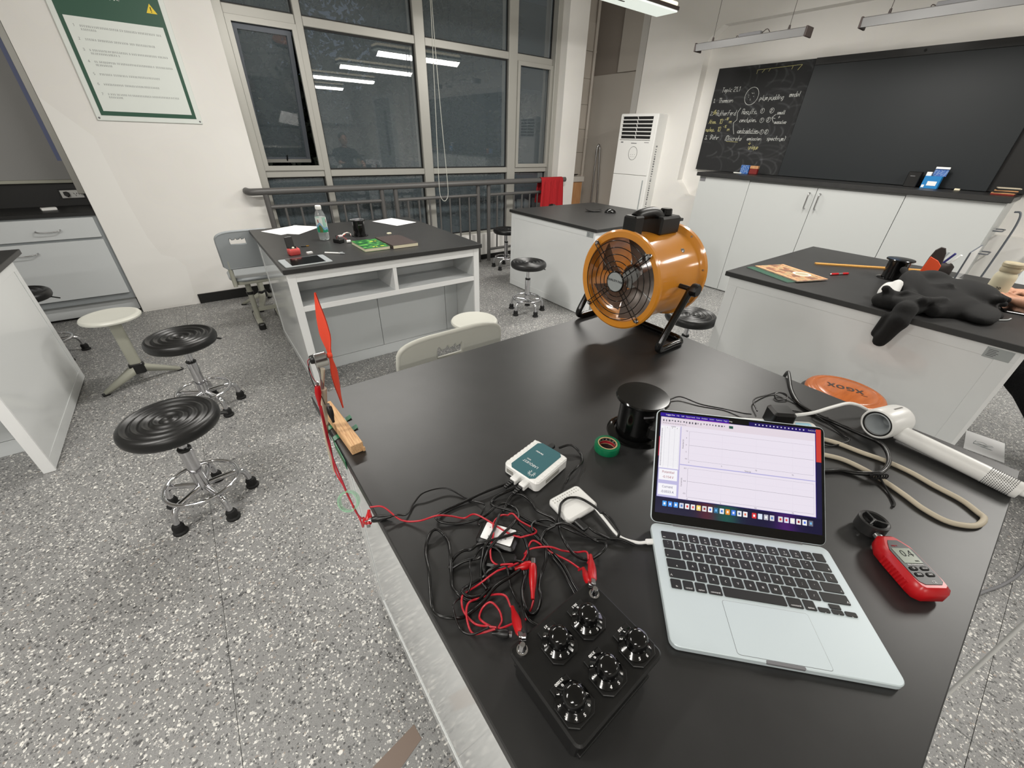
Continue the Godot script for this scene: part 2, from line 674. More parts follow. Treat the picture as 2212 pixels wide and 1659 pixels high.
func window_wall() -> void:
	var w := Node3D.new()
	w.name = "wall_window"
	add_child(w)
	struct(w, "white painted wall around the tall window, with the poster", "wall")
	plain_box("left_pier", V(-0.61, 0, -4.75), V(0.555, 3.5, -4.5), M.wall_paint, w)
	plain_box("kerb", V(0.555, 0, -4.75), V(4.05, 0.31, -4.5), M.wall_paint, w)
	plain_box("lintel", V(0.555, 3.1, -4.75), V(4.05, 3.5, -4.5), M.wall_paint, w)
	plain_box("right_pier", V(4.05, 0, -4.75), V(4.36, 3.5, -4.42), M.wall_paint, w)
	plain_box("far_pier", V(-4.5, 0, -5.2), V(-2.8, 3.5, -4.5), M.wall_paint, w)
	plain_box("alcove_back", V(-2.8, 0, -5.2), V(-0.61, 3.5, -5.02), M.wall_paint, w)
	plain_box("alcove_side", V(-0.61, 0, -5.2), V(-0.45, 3.5, -4.75), M.wall_paint, w)
	plain_box("alcove_lintel", V(-2.8, 2.6, -5.02), V(-0.61, 3.5, -4.5), M.wall_paint, w)
	# newer plaster patch in an L round the skirting
	var st := S()
	var p := PackedVector2Array([Vector2(-0.605, 0.02), Vector2(-0.26, 0.02), Vector2(-0.22, 0.09), Vector2(-0.20, 0.34), Vector2(-0.25, 0.42), Vector2(-0.33, 0.455), Vector2(-0.37, 0.6), Vector2(-0.40, 0.9), Vector2(-0.42, 1.3), Vector2(-0.605, 1.52)])
	slab(st, Transform3D(Basis(Vector3.RIGHT, Vector3.BACK, Vector3.DOWN), V(0, 0, -4.5)), p, 0, 0.0004)
	obj("plaster_patch", st, M.patch_paint, w)
	struct(plain_box("baseboard_window", V(-0.2, 0, -4.5), V(0.556, 0.085, -4.484), M.skirting_black, self, 0.002), "black skirting board along the foot of the white wall", "skirting")
	struct(plain_box("baseboard_kerb", V(0.556, 0, -4.5), V(4.05, 0.06, -4.484), M.skirting_black, self, 0.002), "black skirting along the kerb below the window", "skirting")
	# --- window
	var win := Node3D.new()
	win.name = "window_1"
	add_child(win)
	struct(win, "tall aluminium window in four bays, dark dusk behind the glass", "window")
	var f := S()
	bx(f, V(0.555, 0.31, -4.66), V(0.625, 3.1, -4.555), 0.004)
	bx(f, V(3.98, 0.31, -4.66), V(4.05, 3.1, -4.53), 0.004)
	obj("jamb", f, M.aluminium, win)
	for x in [[1.135, 1.195], [2.2, 2.31], [3.335, 3.455]]:
		f = S()
		bx(f, V(x[0], 0.31, -4.72), V(x[1], 3.1, -4.58), 0.004)
		obj("mullion", f, M.aluminium, win)
	for b in [[0.625, 1.135], [1.195, 2.2], [2.31, 3.335], [3.455, 3.98]]:
		for y in [[0.31, 0.335], [1.005, 1.062], [2.125, 2.19], [3.06, 3.1]]:
			f = S()
			bx(f, V(b[0], y[0], -4.66), V(b[1], y[1], -4.585), 0.004)
			obj("transom", f, M.aluminium, win)
		for y in [[0.335, 1.005], [1.062, 2.125], [2.19, 3.06]]:
			if b[0] < 1.0 and y[0] == 1.062:
				continue
			f = S()
			bx(f, V(b[0], y[0], -4.630), V(b[1], y[1], -4.624))
			obj("pane", f, M.window_glass, win)
			f = S()
			for e in [[b[0], b[0] + 0.012], [b[1] - 0.012, b[1]]]:
				bx(f, V(e[0], y[0], -4.64), V(e[1], y[1], -4.615))
			for e in [[y[0], y[0] + 0.012], [y[1] - 0.012, y[1]]]:
				bx(f, V(b[0], e[0], -4.64), V(b[1], e[1], -4.6155))
			obj("gasket", f, M.gasket, win)
	for b in [[0.625, 1.135], [3.455, 3.98]]:   # frames of the opening lights
		f = S()
		holed(f, at(V((b[0] + b[1]) / 2, 1.5935, -4.6)), rrect(b[1] - b[0], 1.063), rrect(b[1] - b[0] - 0.075, 0.985), 0.0, 0.032)
		obj("casement_frame", f, M.aluminium, win)
	f = S()                                            # top-hung sash, open outwards
	var xf := at(V(0.88, 2.085, -4.62), 0, 0.24)
	holed(f, xf * at(V(0, -0.5, -0.02)), rrect(0.43, 1.0), rrect(0.36, 0.93), -0.02, 0.02)
	var sash := obj("open_sash", f, M.aluminium_dark, win)
	f = S()
	bx(f, V(-0.18, -0.965, -0.022), V(0.18, -0.035, -0.018), 0.0, xf)
	obj("pane", f, M.window_glass, sash)
	f = S()
	bx(f, V(-0.215, -1.0, 0.0), V(0.215, -0.972, 0.004), 0.0, xf)
	obj("bottom_bead", f, M.aluminium, sash)
	f = S()
	rod(f, [xf * V(0.0, -0.985, 0.0), xf * V(0.0, -0.93, 0.03)], 0.006, 6)
	obj("handle", f, M.gasket, sash)
	# --- guard railing
	var r := thing("guard_railing", "grey tubular guard railing in front of the tall window", "railing")
	f = S()
	rod(f, [V(0.425, 0.913, -4.49), V(0.43, 0.913, -4.42), V(0.45, 0.912, -4.4), V(0.5, 0.912, -4.4), V(4.14, 0.926, -4.36)], 0.029, 14)
	obj("handrail", f, M.rail_paint, r)
	var posts := [0.555, 1.61, 1.758, 2.78, 2.93, 3.96]
	for x in posts:
		f = S()
		cyl(f, V(x, 0, -4.4), V(x, 0.89, -4.4), 0.023, 0.023, 14)
		obj("post", f, M.rail_paint, r)
	for k in 3:
		var a: float = posts[2 * k]
		var b: float = posts[2 * k + 1]
		for y in [0.785, 0.145]:
			f = S()
			cyl(f, V(a, y, -4.4), V(b, y, -4.4), 0.017, 0.017, 12)
			obj("rail", f, M.rail_paint, r)
		for i in 7:
			var x := lerpf(a, b, (i + 1) / 8.0)
			f = S()
			cyl(f, V(x, 0.145, -4.4), V(x, 0.785, -4.4), 0.0105, 0.0105, 10)
			obj("baluster", f, M.rail_paint, r)
	# bead chain of the blind
	f = S()
	tube(f, curve([V(2.26, 3.4, -4.33), V(2.264, 2.43, -4.33), V(2.255, 1.9, -4.33), V(2.238, 1.1, -4.33), V(2.238, 0.85, -4.33), V(2.262, 0.775, -4.33), V(2.298, 0.757, -4.33), V(2.33, 0.79, -4.33), V(2.342, 0.86, -4.33), V(2.335, 1.05, -4.33), V(2.31, 1.5, -4.33), V(2.285, 2.1, -4.33), V(2.275, 2.6, -4.33), V(2.27, 3.4, -4.33)], 6), 0.0035, 6)
	tag(obj("blind_chain", f, M.cream_plastic), "long looped white bead chain of a blind hanging before the window", "chain")
	# red garment hung over the end of the handrail
	f = S()
	var cols := 40
	var rows := 26
	var grid := []
	for j in rows + 1:
		var row := []
		for i in cols + 1:
			var u := float(i) / cols
			var s := (float(j) / rows - 0.5) * 2.0
			var x := lerpf(3.70, 4.075, u)
			var ang := clampf(s * 6.0, -1.0, 1.0) * PI / 2
			var drop := maxf(0.0, absf(s) - 0.16) / 0.84
			var fold := sin(u * 21.0 + s * 1.3) * 0.6 + sin(u * 47.0 + 2.0 + s * 2.0) * 0.4
			var y := 0.926 + 0.034 * cos(ang) - drop * (0.30 if s > 0 else 0.26) * (1.0 + 0.06 * sin(u * 9.0))
			x += -0.05 * drop * (1.0 - u) * (0.6 + fold * 0.5) + 0.01 * fold * drop
			var z := -4.362 + sin(ang) * (0.036 + 0.022 * fold * minf(1.0, drop * 3.0) + 0.03 * drop)
			row.append(V(x, y, z))
		grid.append(row)
	f.set_smooth_group(3)
	for j in rows:
		for i in cols:
			quad(f, grid[j + 1][i], grid[j][i], grid[j][i + 1], grid[j + 1][i + 1])
	tag(obj("red_garment", f, M.red_cloth), "crumpled red garment hung over the right end of the window railing", "clothing")
	# poster
	var po := thing("rules_poster", "framed green and white laboratory rules poster on the white wall", "poster", V(-0.048, 1.40, -4.5))
	f = S()
	bx(f, V(-0.312, 0, 0), V(0.312, 0.92, 0.012), 0.003)
	obj("frame", f, M.poster_white, po)
	f = S()
	bx(f, V(-0.28, 0.032, 0.012), V(0.28, 0.888, 0.0135))
	obj("green_sheet", f, M.poster_green, po)
	f = S()
	bx(f, V(-0.258, 0.058, 0.0135), V(0.258, 0.572, 0.0145))
	var sheet := obj("white_sheet", f, M.poster_white, po)
	f = S()
	for x in [-0.297, 0.297]:
		for y in [0.016, 0.904]:
			cyl(f, V(x, y, 0.011), V(x, y, 0.0145), 0.007, 0.005, 10)
	obj("screw", f, M.print_grey, po)
	# seven numbered rules: numerals, and rows of characters too small to read in the photograph
	f = S()
	var tx := S()
	var y := 0.525
	for k in 7:
		letters(f, str(k + 1), at(V(-0.223, y, 0.0148)), 0.014, 0.0004)
		var len: float = [0.42, 0.37, 0.42, 0.425, 0.33, 0.305, 0.40][k]
		rng.seed = 50 + k
		for line in (2 if k in [0, 2, 3, 6] else 1):
			var x := -0.195
			var stop: float = -0.195 + (len if line == 0 else [0.075, 0.0, 0.145, 0.085, 0.0, 0.0, 0.075][k])
			while x < stop:
				for q in 3:
					var yy: float = y - line * 0.0175 + [-0.004, 0.0, 0.0045][q]
					bx(tx, V(x, yy - 0.0006, 0.0145), V(x + rng.randf_range(0.004, 0.0075), yy + 0.0006, 0.0149))
				var xx := x + rng.randf_range(0.001, 0.006)
				bx(tx, V(xx, y - line * 0.0175 - 0.005, 0.0145), V(xx + 0.0012, y - line * 0.0175 + 0.005, 0.0149))
				x += 0.0098 if rng.randf() < 0.9 else 0.014
		y -= 0.068 if k in [0, 3] else (0.062 if k in [2] else 0.056)
	text_obj("numerals", f, M.print_grey, sheet)
	obj("rule_text", tx, M.print_grey, sheet).set_meta("kind", "stuff")
	# title characters, strokes on a ten by ten grid
	var glyphs := [
		[[5, 10, 5, 9], [1, 8.6, 9, 8.6], [1, 8.6, 1, 7.4], [9, 8.6, 9, 7.4], [2, 7, 8, 7], [5, 7, 2.4, 5.2], [2.4, 5.2, 8, 5.2], [5, 5, 5, 0.6], [2, 3, 8, 3], [0.8, 0.6, 9.2, 0.6]],
		[[5, 10, 5, 9], [1, 8.6, 9, 8.6], [1, 8.6, 1, 7.4], [9, 8.6, 9, 7.4], [3, 7, 3.8, 6.2], [2.4, 5.4, 3.4, 4.6], [0.8, 3.8, 9.2, 3.8], [5.6, 7.4, 5, 3.8], [5, 3.8, 1.6, 0.4], [5.4, 3, 8.8, 0.4]],
		[[0.6, 9, 3.6, 9], [3.6, 9, 3.2, 5], [1, 9, 0.9, 5.4], [0.8, 5.2, 4, 5.2], [4, 5.2, 3.4, 0.6], [0.4, 2.6, 3, 3], [7, 9.8, 4.6, 6.6], [7, 9.8, 9.6, 6.6], [6, 6, 8.4, 6], [5.6, 4.4, 5.8, 2], [7, 4.6, 7.2, 2.2], [8.8, 4.8, 8, 1.6], [4.8, 0.6, 9.6, 0.6]],
		[[0.6, 8, 4, 8], [0.4, 5.4, 4.2, 5.4], [2.4, 9.8, 2.2, 4], [2.2, 4, 0.4, 0.6], [2.6, 4, 4.2, 1.8], [5, 9.4, 9, 9.4], [5, 9.4, 5, 3.6], [9, 9.4, 9, 3.6], [7, 8, 6.8, 4], [6.8, 4, 4.8, 0.4], [7.4, 3.6, 7.4, 0.8], [7.4, 0.8, 9.6, 0.8], [9.6, 0.8, 9.6, 2]],
		[[1, 9.4, 5, 9.4], [1, 9.4, 1, 3], [5, 9.4, 5, 3], [3, 8, 3, 3.6], [3, 3.6, 0.8, 0.4], [3.2, 2.8, 5.2, 0.6], [6.8, 8.4, 6.8, 2.4], [9, 9.8, 9, 0.8], [9, 0.8, 7.6, 1.4]]]
	f = S()
	for gi in 5:
		for s in glyphs[gi]:
			var a := V(-0.255 + gi * 0.066 + s[0] * 0.0056, 0.68 + s[1] * 0.0056, 0.0142)
			var b := V(-0.255 + gi * 0.066 + s[2] * 0.0056, 0.68 + s[3] * 0.0056, 0.0142)
			var d := (b - a).normalized()
			var side := V(-d.y, d.x, 0) * 0.0034
			quad(f, a - side - d * 0.002, a + side - d * 0.002, b + side + d * 0.002, b - side + d * 0.002)
	obj("title_characters", f, M.poster_white, po)
	f = S()
	slab(f, Transform3D(Basis(Vector3.RIGHT, Vector3.BACK, Vector3.DOWN), V(0.222, 0.662, 0.0135)), PackedVector2Array([Vector2(-0.03, -0.02), Vector2(0.03, -0.02), Vector2(0, 0.032)]), 0, 0.001)
	var tr := obj("warning_triangle", f, M.warning_yellow, po)
	f = S()
	bx(f, V(0.2195, 0.656, 0.0145), V(0.2245, 0.676, 0.0152))
	bx(f, V(0.2195, 0.648, 0.0145), V(0.2245, 0.6525, 0.0152))
	obj("exclamation_mark", f, M.print_dark, tr)

func outdoors() -> void:
	struct(plain_box("ground", V(-14, -0.5, -30), V(24, -0.3, -5.2), M.asphalt), "dark ground outside the window", "ground")
	var leaf := S()
	leaf.set_smooth_group(1)
	quad(leaf, V(0, 0, 0), V(-0.05, 0.012, 0.06), V(0, 0, 0.15), V(0.05, 0.012, 0.06))
	leaf.generate_normals()
	var lm := leaf.commit()
	lm.surface_set_material(0, M.leaf)
	var spots := [[0.2, -6.6, 1.1, 3.2], [1.7, -7.4, 1.3, 4.2], [3.1, -6.8, 1.2, 3.6], [4.6, -8.2, 1.4, 4.4], [-1.2, -8.6, 1.6, 4.4], [2.4, -9.6, 1.7, 5.0]]
	var names := ["bushy tree outside the leftmost window bay", "bushy tree close outside the second window bay", "bushy tree close outside the third window bay", "tall tree outside the right window bay", "tree further out beyond the poster wall", "tallest tree far behind the others outside the window"]
	for k in spots.size():
		var s: Array = spots[k]
		var t := thing("garden_tree", names[k], "tree", V(s[0], -0.3, s[1]))
		var st := S()
		tube(st, curve([V(0, 0, 0), V(0.05, 1.0, 0.02), V(-0.03, 2.0, 0), V(0.02, s[3], 0.05)], 4), 0.09, 8, false, 0.03)
		rng.seed = 400 + k
		for b in 6:
			var a := rng.randf() * TAU
			var h := rng.randf_range(1.0, 2.6)
			tube(st, curve([V(0, h, 0), V(cos(a) * 0.5, h + 0.4, sin(a) * 0.5), V(cos(a) * s[2], h + 0.6, sin(a) * s[2])], 4), 0.035, 6, false, 0.01)
		obj("trunk", st, M.bark, t)
		var mm := MultiMesh.new()
		mm.transform_format = MultiMesh.TRANSFORM_3D
		mm.use_colors = true
		mm.mesh = lm
		var n := 5200
		mm.instance_count = n
		var clumps := []
		for c in 34:
			var a := rng.randf() * TAU
			var rr: float = sqrt(rng.randf()) * s[2]
			clumps.append(V(cos(a) * rr, rng.randf_range(0.5, s[3] + 0.6), sin(a) * rr * 0.8))
		for i in n:
			var c: Vector3 = clumps[i % 34]
			var p := c + V(rng.randfn(0, 0.28), rng.randfn(0, 0.26), rng.randfn(0, 0.26))
			mm.set_instance_transform(i, Transform3D(Basis.from_euler(V(rng.randf_range(-0.4, 1.3), rng.randf() * TAU, rng.randf_range(-0.6, 0.6))).scaled(Vector3.ONE * rng.randf_range(0.6, 1.2)), p))
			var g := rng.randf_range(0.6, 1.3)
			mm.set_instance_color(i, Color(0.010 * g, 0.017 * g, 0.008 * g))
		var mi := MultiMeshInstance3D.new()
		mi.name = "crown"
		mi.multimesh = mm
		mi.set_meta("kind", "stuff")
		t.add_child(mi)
	var h := thing("neighbouring_building", "dark blue-grey building seen through the right window bay", "building", V(9.5, -0.3, -11.0))
	var st := S()
	bx(st, V(-4.2, 0, -3), V(5, 9, 2.5), 0.02)
	obj("facade", st, M.facade_blue, h)
	for i in 3:
		for j in 2:
			st = S()
			bx(st, V(-3.6 + i * 2.4, 1.0 + j * 3.0, 2.5), V(-2.0 + i * 2.4, 2.6 + j * 3.0, 2.53), 0.01)
			var wdw := obj("window", st, M.aluminium_dark, h)
			st = S()
			bx(st, V(-3.5 + i * 2.4, 1.1 + j * 3.0, 2.53), V(-2.1 + i * 2.4, 2.5 + j * 3.0, 2.54))
			obj("pane", st, M.black_gloss, wdw)

# ---------------------------------------------------------------- blackboard wall
const STROKES := {
	"T": "0848 2822", "h": "0802 05253542", "o": "15041322344515", "m": "0502 041525 2522 243545 4542", "s": "4515043342 2202", "n": "0502 042535 4442", "p": "0500 0525443302", "l": "1813 1322",
	"u": "0503124144 4542", "d": "4842 4525031242", "i": "1512 1716", "g": "4525031232 45413010", "e": "0333443515041232", "R": "0802 0838474505 2542", "t": "1813 1322 0535", "r": "0502 042535", "f": "3828171602 0535",
	"c": "452514032242", "a": "4525031232 4542", "B": "0802 0828473615 15353402", "D": "0802 082846443202", "A": "022842 1434", "b": "0802 0525443302", "k": "0802 4504 0442", "v": "052245", "q": "4525031232 4540",
	"1": "0728 2822", "2": "0718384603 0242", "3": "083825 2544433212 1203", "0": "1807031232434738 1838", "5": "4808054442 3202", ".": "1212 1322", "-": "0434", "(": "38170312", ")": "18373322", "{": "3827261525243322", "<": "470443", "+": "2723 0545", "x": "0542 4502"}

func chalk(im: Image, text: String, x: float, y: float, h: float, w: float, c: Color, slant := 0.12, rise := 0.0) -> void:
	for ch in text:
		if STROKES.has(ch):
			for part in (STROKES[ch] as String).split(" "):
				var last := Vector2.ZERO
				for i in range(0, part.length() - 1, 2):
					var gx := float(part.substr(i, 1))
					var gy := float(part.substr(i + 1, 1)) - 2.0
					var p := Vector2(x + (gx * 0.25) * w * 0.78 + gy * h / 6.0 * slant + rng.randf_range(-0.8, 0.8), y - gy * h / 6.0 + rng.randf_range(-0.8, 0.8))
					if i > 0:
						line(im, last, p, c)
					last = p
		x += w * (0.62 if ch in "il.1 (" else 1.0)
		y -= rise

func line(im: Image, a: Vector2, b: Vector2, c: Color, wd := 4) -> void:
	var n := int(a.distance_to(b)) + 1
	for i in n + 1:
		var p := a.lerp(b, float(i) / n)
		var k := c * rng.randf_range(0.72, 1.0)
		k.a = 1.0
		im.fill_rect(Rect2i(int(p.x) - wd / 2, int(p.y) - wd / 2, wd, wd), k)

func front_wall() -> void:
	var flat := Transform3D(Basis(V(0, 0, 1), V(0, 1, 0), V(-1, 0, 0)), V(4.75, 0, 0))   # local x runs along world z
	var st := S()
	var oct := PackedVector2Array([Vector2(-2.92, 0.855), Vector2(1.6, 0.855), Vector2(1.75, 1.0), Vector2(1.75, 2.28), Vector2(1.62, 2.385), Vector2(-2.93, 2.385), Vector2(-3.07, 2.28), Vector2(-3.07, 1.005)])
	holed(st, flat, PackedVector2Array([Vector2(-3.84, 0), Vector2(5.0, 0), Vector2(5.0, 3.5), Vector2(-3.84, 3.5)]), oct, -0.10, 0.0)
	struct(obj("wall_board", st, M.wall_paint), "white blackboard wall with a shallow eight-sided recess", "wall")
	struct(plain_box("wall_board_core", V(4.85, 0, -3.84), V(5.3, 3.5, 5.0), M.wall_paint), "back plane of the recess behind the blackboard", "wall")
	# fixed blackboard with the lesson on it
	var t := thing("blackboard", "fixed blackboard with chalked notes headed Topic 21.1", "blackboard", V(4.845, 1.13, -2.905))
	st = S()
	bx(st, V(-0.03, 0, 0), V(0, 0.915, 3.6), 0.002)
	obj("board", st, M.bench_edge, t)
	var n := 1100
	var im := Image.create(n, n, false, Image.FORMAT_RGBA8)
	im.fill(Color8(33, 34, 35))
	rng.seed = 21
	var brush := Image.create(36, 36, false, Image.FORMAT_RGBA8)
	for i in 36:
		for j in 36:
			var d := Vector2(i - 17.5, j - 17.5).length() / 18.0
			brush.set_pixel(i, j, Color(0.75, 0.76, 0.78, 0.045 * clampf(1.0 - d, 0, 1) * rng.randf_range(0.3, 1.4)))
	for k in 120:
		var c := Vector2(rng.randf() * n, rng.randf() * n)
		var rad := rng.randf_range(120, 420)
		var a := rng.randf_range(-2.6, 0.3)
		for q in 46:
			var p := c + Vector2.from_angle(a + q * 0.028) * Vector2(rad, rad * 0.55)
			im.blend_rect(brush, Rect2i(0, 0, 36, 36), Vector2i(p) - Vector2i(18, 18))
	for k in 700:
		im.set_pixel(rng.randi() % n, rng.randi() % n, Color8(150, 152, 154))
	var wh := Color8(226, 228, 224)
	var ye := Color8(214, 206, 140)
	var q := func(y: float, z: float) -> Vector2: return Vector2((z + 2.905) / 0.925 * n, (2.045 - y) / 0.915 * n)
	var rows := [["Topic 21.1", 1.842, -2.815, 46, 28, wh], ["1.", 1.755, -2.885, 40, 20, wh], ["Thomson", 1.752, -2.825, 48, 27, wh], ["plum pudding", 1.76, -2.398, 46, 24.5, wh], ["model", 1.775, -2.13, 46, 24, wh],
		["2.", 1.643, -2.884, 40, 22, wh], ["Rutherford", 1.64, -2.815, 54, 25.5, wh], ["Results.", 1.648, -2.54, 52, 26, wh], ["conclusion.", 1.58, -2.543, 44, 21.5, wh], ["contradiction.", 1.488, -2.535, 42, 21, wh],
		["Atom.", 1.568, -2.876, 42, 22, ye], ["10", 1.568, -2.76, 48, 27, ye], ["-10", 1.600, -2.70, 24, 16, ye], ["m", 1.572, -2.65, 40, 34, ye], ["nucleus.", 1.498, -2.893, 42, 17, ye], ["10", 1.498, -2.76, 48, 27, ye], ["-15", 1.532, -2.70, 24, 16, ye], ["m", 1.503, -2.65, 40, 34, ye],
		["3.", 1.422, -2.882, 44, 24, wh], ["Bohr", 1.422, -2.82, 52, 32, wh], ["(Discrete", 1.416, -2.645, 54, 26, wh], ["emission", 1.422, -2.41, 40, 24, wh], ["spectrum)", 1.425, -2.21, 44, 23, wh], ["unique", 1.347, -2.37, 46, 21, ye],
		["small", 1.64, -2.19, 36, 20, wh], ["+", 1.605, -2.17, 30, 24, wh], ["massive", 1.564, -2.19, 36, 20, wh], ["1", 1.662, -2.347, 26, 16, wh], ["2", 1.662, -2.257, 26, 16, wh], ["1", 1.585, -2.325, 26, 16, wh], ["2", 1.588, -2.262, 26, 16, wh], ["1", 1.486, -2.292, 26, 16, wh], ["2", 1.488, -2.247, 26, 16, wh]]
	for r in rows:
		var p: Vector2 = q.call(r[1], r[2])
		chalk(im, r[0], p.x, p.y, r[3], r[4], r[5])
	for c in [[1.796, -2.488, 0.066, 0.072, wh], [1.672, -2.338, 0.018, 0.02, wh], [1.672, -2.248, 0.019, 0.021, wh], [1.594, -2.317, 0.018, 0.02, wh], [1.597, -2.253, 0.019, 0.021, wh], [1.496, -2.284, 0.017, 0.02, wh], [1.497, -2.238, 0.017, 0.02, wh]]:
		for k in 40:
			var a := TAU * k / 40
			var b := TAU * (k + 1) / 40
			line(im, q.call(c[0] + c[3] * sin(a), c[1] + c[2] * cos(a)), q.call(c[0] + c[3] * sin(b), c[1] + c[2] * cos(b)), c[4], 4 if c[2] > 0.05 else 3)
	for k in 8:
		var p: Vector2 = q.call(1.795 + rng.randf_range(-0.04, 0.045), -2.488 + rng.randf_range(-0.04, 0.04))
		line(im, p, p + Vector2(2, 1), wh, 5)
	for l in [[2.003, -2.50, 2.012, -2.105, ye], [2.003, -2.50, 1.975, -2.50, ye], [2.01, -2.105, 1.975, -2.13, ye], [2.004, -2.43, 1.98, -2.45, ye], [2.005, -2.38, 1.985, -2.39, ye], [2.009, -2.18, 1.985, -2.185, ye], [1.408, -2.625, 1.405, -2.50, ye], [1.41, -2.37, 1.385, -2.37, ye], [1.385, -2.37, 1.395, -2.382, ye], [1.385, -2.37, 1.396, -2.36, ye],
			[1.615, -2.226, 1.64, -2.2, wh], [1.612, -2.226, 1.575, -2.2, wh], [1.612, -2.22, 1.607, -2.195, wh],
			[1.70, -2.565, 1.665, -2.585, wh], [1.665, -2.585, 1.60, -2.572, wh], [1.60, -2.572, 1.575, -2.6, wh], [1.575, -2.6, 1.52, -2.585, wh], [1.52, -2.585, 1.475, -2.565, wh], [1.484, -2.53, 1.481, -2.32, wh], [1.668, -2.856, 1.668, -2.812, ye], [1.668, -2.856, 1.69, -2.834, ye], [1.69, -2.834, 1.65, -2.82, ye], [1.65, -2.85, 1.692, -2.828, ye], [1.65, -2.85, 1.668, -2.812, ye]]:
		line(im, q.call(l[0], l[1]), q.call(l[2], l[3]), l[4], 4)
	for k in 60:
		im.blend_rect(brush, Rect2i(0, 0, 36, 36), Vector2i(1052 - k * 1.2 + rng.randf_range(-6, 6), 300 + k * 13))
	var bm := mt("chalk_notes", Color(1, 1, 1), 0.8)
	bm.albedo_texture = ImageTexture.create_from_image(im)
	st = S()
	quad(st, V(-0.0305, 0, 0.0), V(-0.0305, 0.915, 0.0), V(-0.0305, 0.915, 0.925), V(-0.0305, 0, 0.925))
	obj("chalked_face", st, bm, t)
	# sliding board in front of it
	t = thing("sliding_blackboard", "clean dark sliding blackboard panel beside the chalked notes", "blackboard", V(4.812, 1.13, -1.985))
	st = S()
	bx(st, V(-0.03, 0, 0), V(0, 0.875, 1.48), 0.002)
	var bt := mt("board_green_black", Color(0.07, 0.095, 0.11), 0.5)
	obj("board", st, bt, t)
	st = S()
	bx(st, V(-0.036, 0.862, 0), V(0, 0.914, 1.48), 0.002)
	var rl := obj("top_rail", st, M.bench_edge, t)
	st = S()
	cyl(st, V(-0.04, 0.890, 0.74), V(-0.03, 0.890, 0.74), 0.009, 0.009, 12)
	obj("knob", st, M.rubber, rl)
	# cupboards under the board
	t = thing("front_cupboard", "long white cupboard with black counter below the blackboard", "cupboard", V(4.42, 0, 0))
	st = S()
	bx(st, V(0.02, 0.0, -2.595), V(0.43, 1.092, -0.335), 0.002)
	obj("carcass", st, M.cupboard_grey, t)
	st = S()
	bx(st, V(-0.025, 1.092, -2.625), V(0.43, 1.127, -0.318), 0.003)
	obj("counter", st, M.bench_top, t)
	var edges := [-2.595, -2.064, -1.472, -0.87, -0.336]
	for k in 4:
		st = S()
		bx(st, V(0, 0.012, edges[k] + 0.002), V(0.02, 1.078 if k in [1, 2] else 1.09, edges[k + 1] - 0.002), 0.0015)
		var d := obj("door", st, M.cupboard_grey, t)
		if k in [1, 2]:
			st = S()
			var z: float = -1.517 if k == 1 else -1.434
			tube(st, curve([V(0, 1.035, z), V(-0.028, 1.03, z), V(-0.03, 0.97, z), V(-0.028, 0.915, z), V(0, 0.91, z)], 4), 0.005, 8)
			obj("handle", st, M.steel, d)
	st = S()
	bx(st, V(-0.002, 1.045, -2.585), V(0, 1.082, -2.525))
	var lb := obj("inventory_label", st, M.print_grey, t)
	for y in [0.74, 0.9]:                                                     # wire pulls on its end panel
		st = S()
		tube(st, curve([V(0.16, y, -0.335), V(0.16, y + 0.002, -0.292), V(0.2, y + 0.003, -0.288), V(0.26, y + 0.003, -0.288), V(0.30, y + 0.002, -0.292), V(0.30, y, -0.335)], 4), 0.0045, 8)
		obj("wire_pull", st, M.aluminium_dark, t)
	st = S()
	tube(st, curve([V(4.6, 1.03, -0.292), V(4.6, 1.025, -0.26), V(4.6, 0.95, -0.245), V(4.61, 0.8, -0.245), V(4.62, 0.6, -0.25), V(4.65, 0.3, -0.26), V(4.62, 0.01, -0.2)], 6), 0.006, 8)
	tag(obj("hanging_cable", st, M.aluminium_dark), "dark cable hanging down the white end of the front cupboard", "cable")
	t = thing("white_cabinet", "low white cabinet against the wall, right of the front cupboard", "cabinet", V(4.62, 0, 0.42))
	st = S()
	bx(st, V(0, 0.06, -0.5), V(0.12, 0.84, 0.7), 0.003)
	obj("body", st, M.white_laminate, t)
	st = S()
	bx(st, V(0.01, 0, -0.48), V(0.12, 0.06, 0.68))
	obj("plinth", st, M.matt_white, t)
	# lamps above the board
	for k in 2:
		var z0: float = -2.76 if k == 0 else -1.50
		t = thing("board_lamp", ["unlit grey strip lamp hung over the chalked blackboard", "unlit grey strip lamp hung over the sliding blackboard"][k], "lamp", V(4.1, 2.09, z0), 0, "strip lamps over the blackboard")
		st = S()
		slab(st, Transform3D(Basis(V(1, 0, 0), V(0, 0, 1), V(0, -1, 0)), Vector3.ZERO), PackedVector2Array([Vector2(-0.012, 0.0), Vector2(0.07, 0.012), Vector2(0.085, 0.04), Vector2(0.0, 0.056), Vector2(-0.020, 0.048)]), 0.012, 0.915, 0.001)
		obj("reflector", st, mt("lamp_grey_%d" % k, G(0.50), 0.45, 0.2), t)
		st = S()
		for z in [0.0, 0.915]:
			bx(st, V(-0.021, -0.004, z), V(0.088, 0.058, z + 0.012), 0.002)
		obj("end_cap", st, M.lamp_brown, t)
		st = S()
		bx(st, V(0.01, 0.045, 0.38), V(0.05, 0.078, 0.56), 0.003)
		obj("driver_box", st, M.print_grey, t)
		st = S()
		tube(st, curve([V(0.03, 0.06, 0.38), V(0.03, 0.07, 0.355), V(0.03, 0.045, 0.35)], 4), 0.003, 6)
		tube(st, curve([V(0.03, 0.06, 0.56), V(0.03, 0.085, 0.6), V(0.03, 0.045, 0.64)], 4), 0.003, 6)
		obj("lead", st, M.lamp_brown, t)
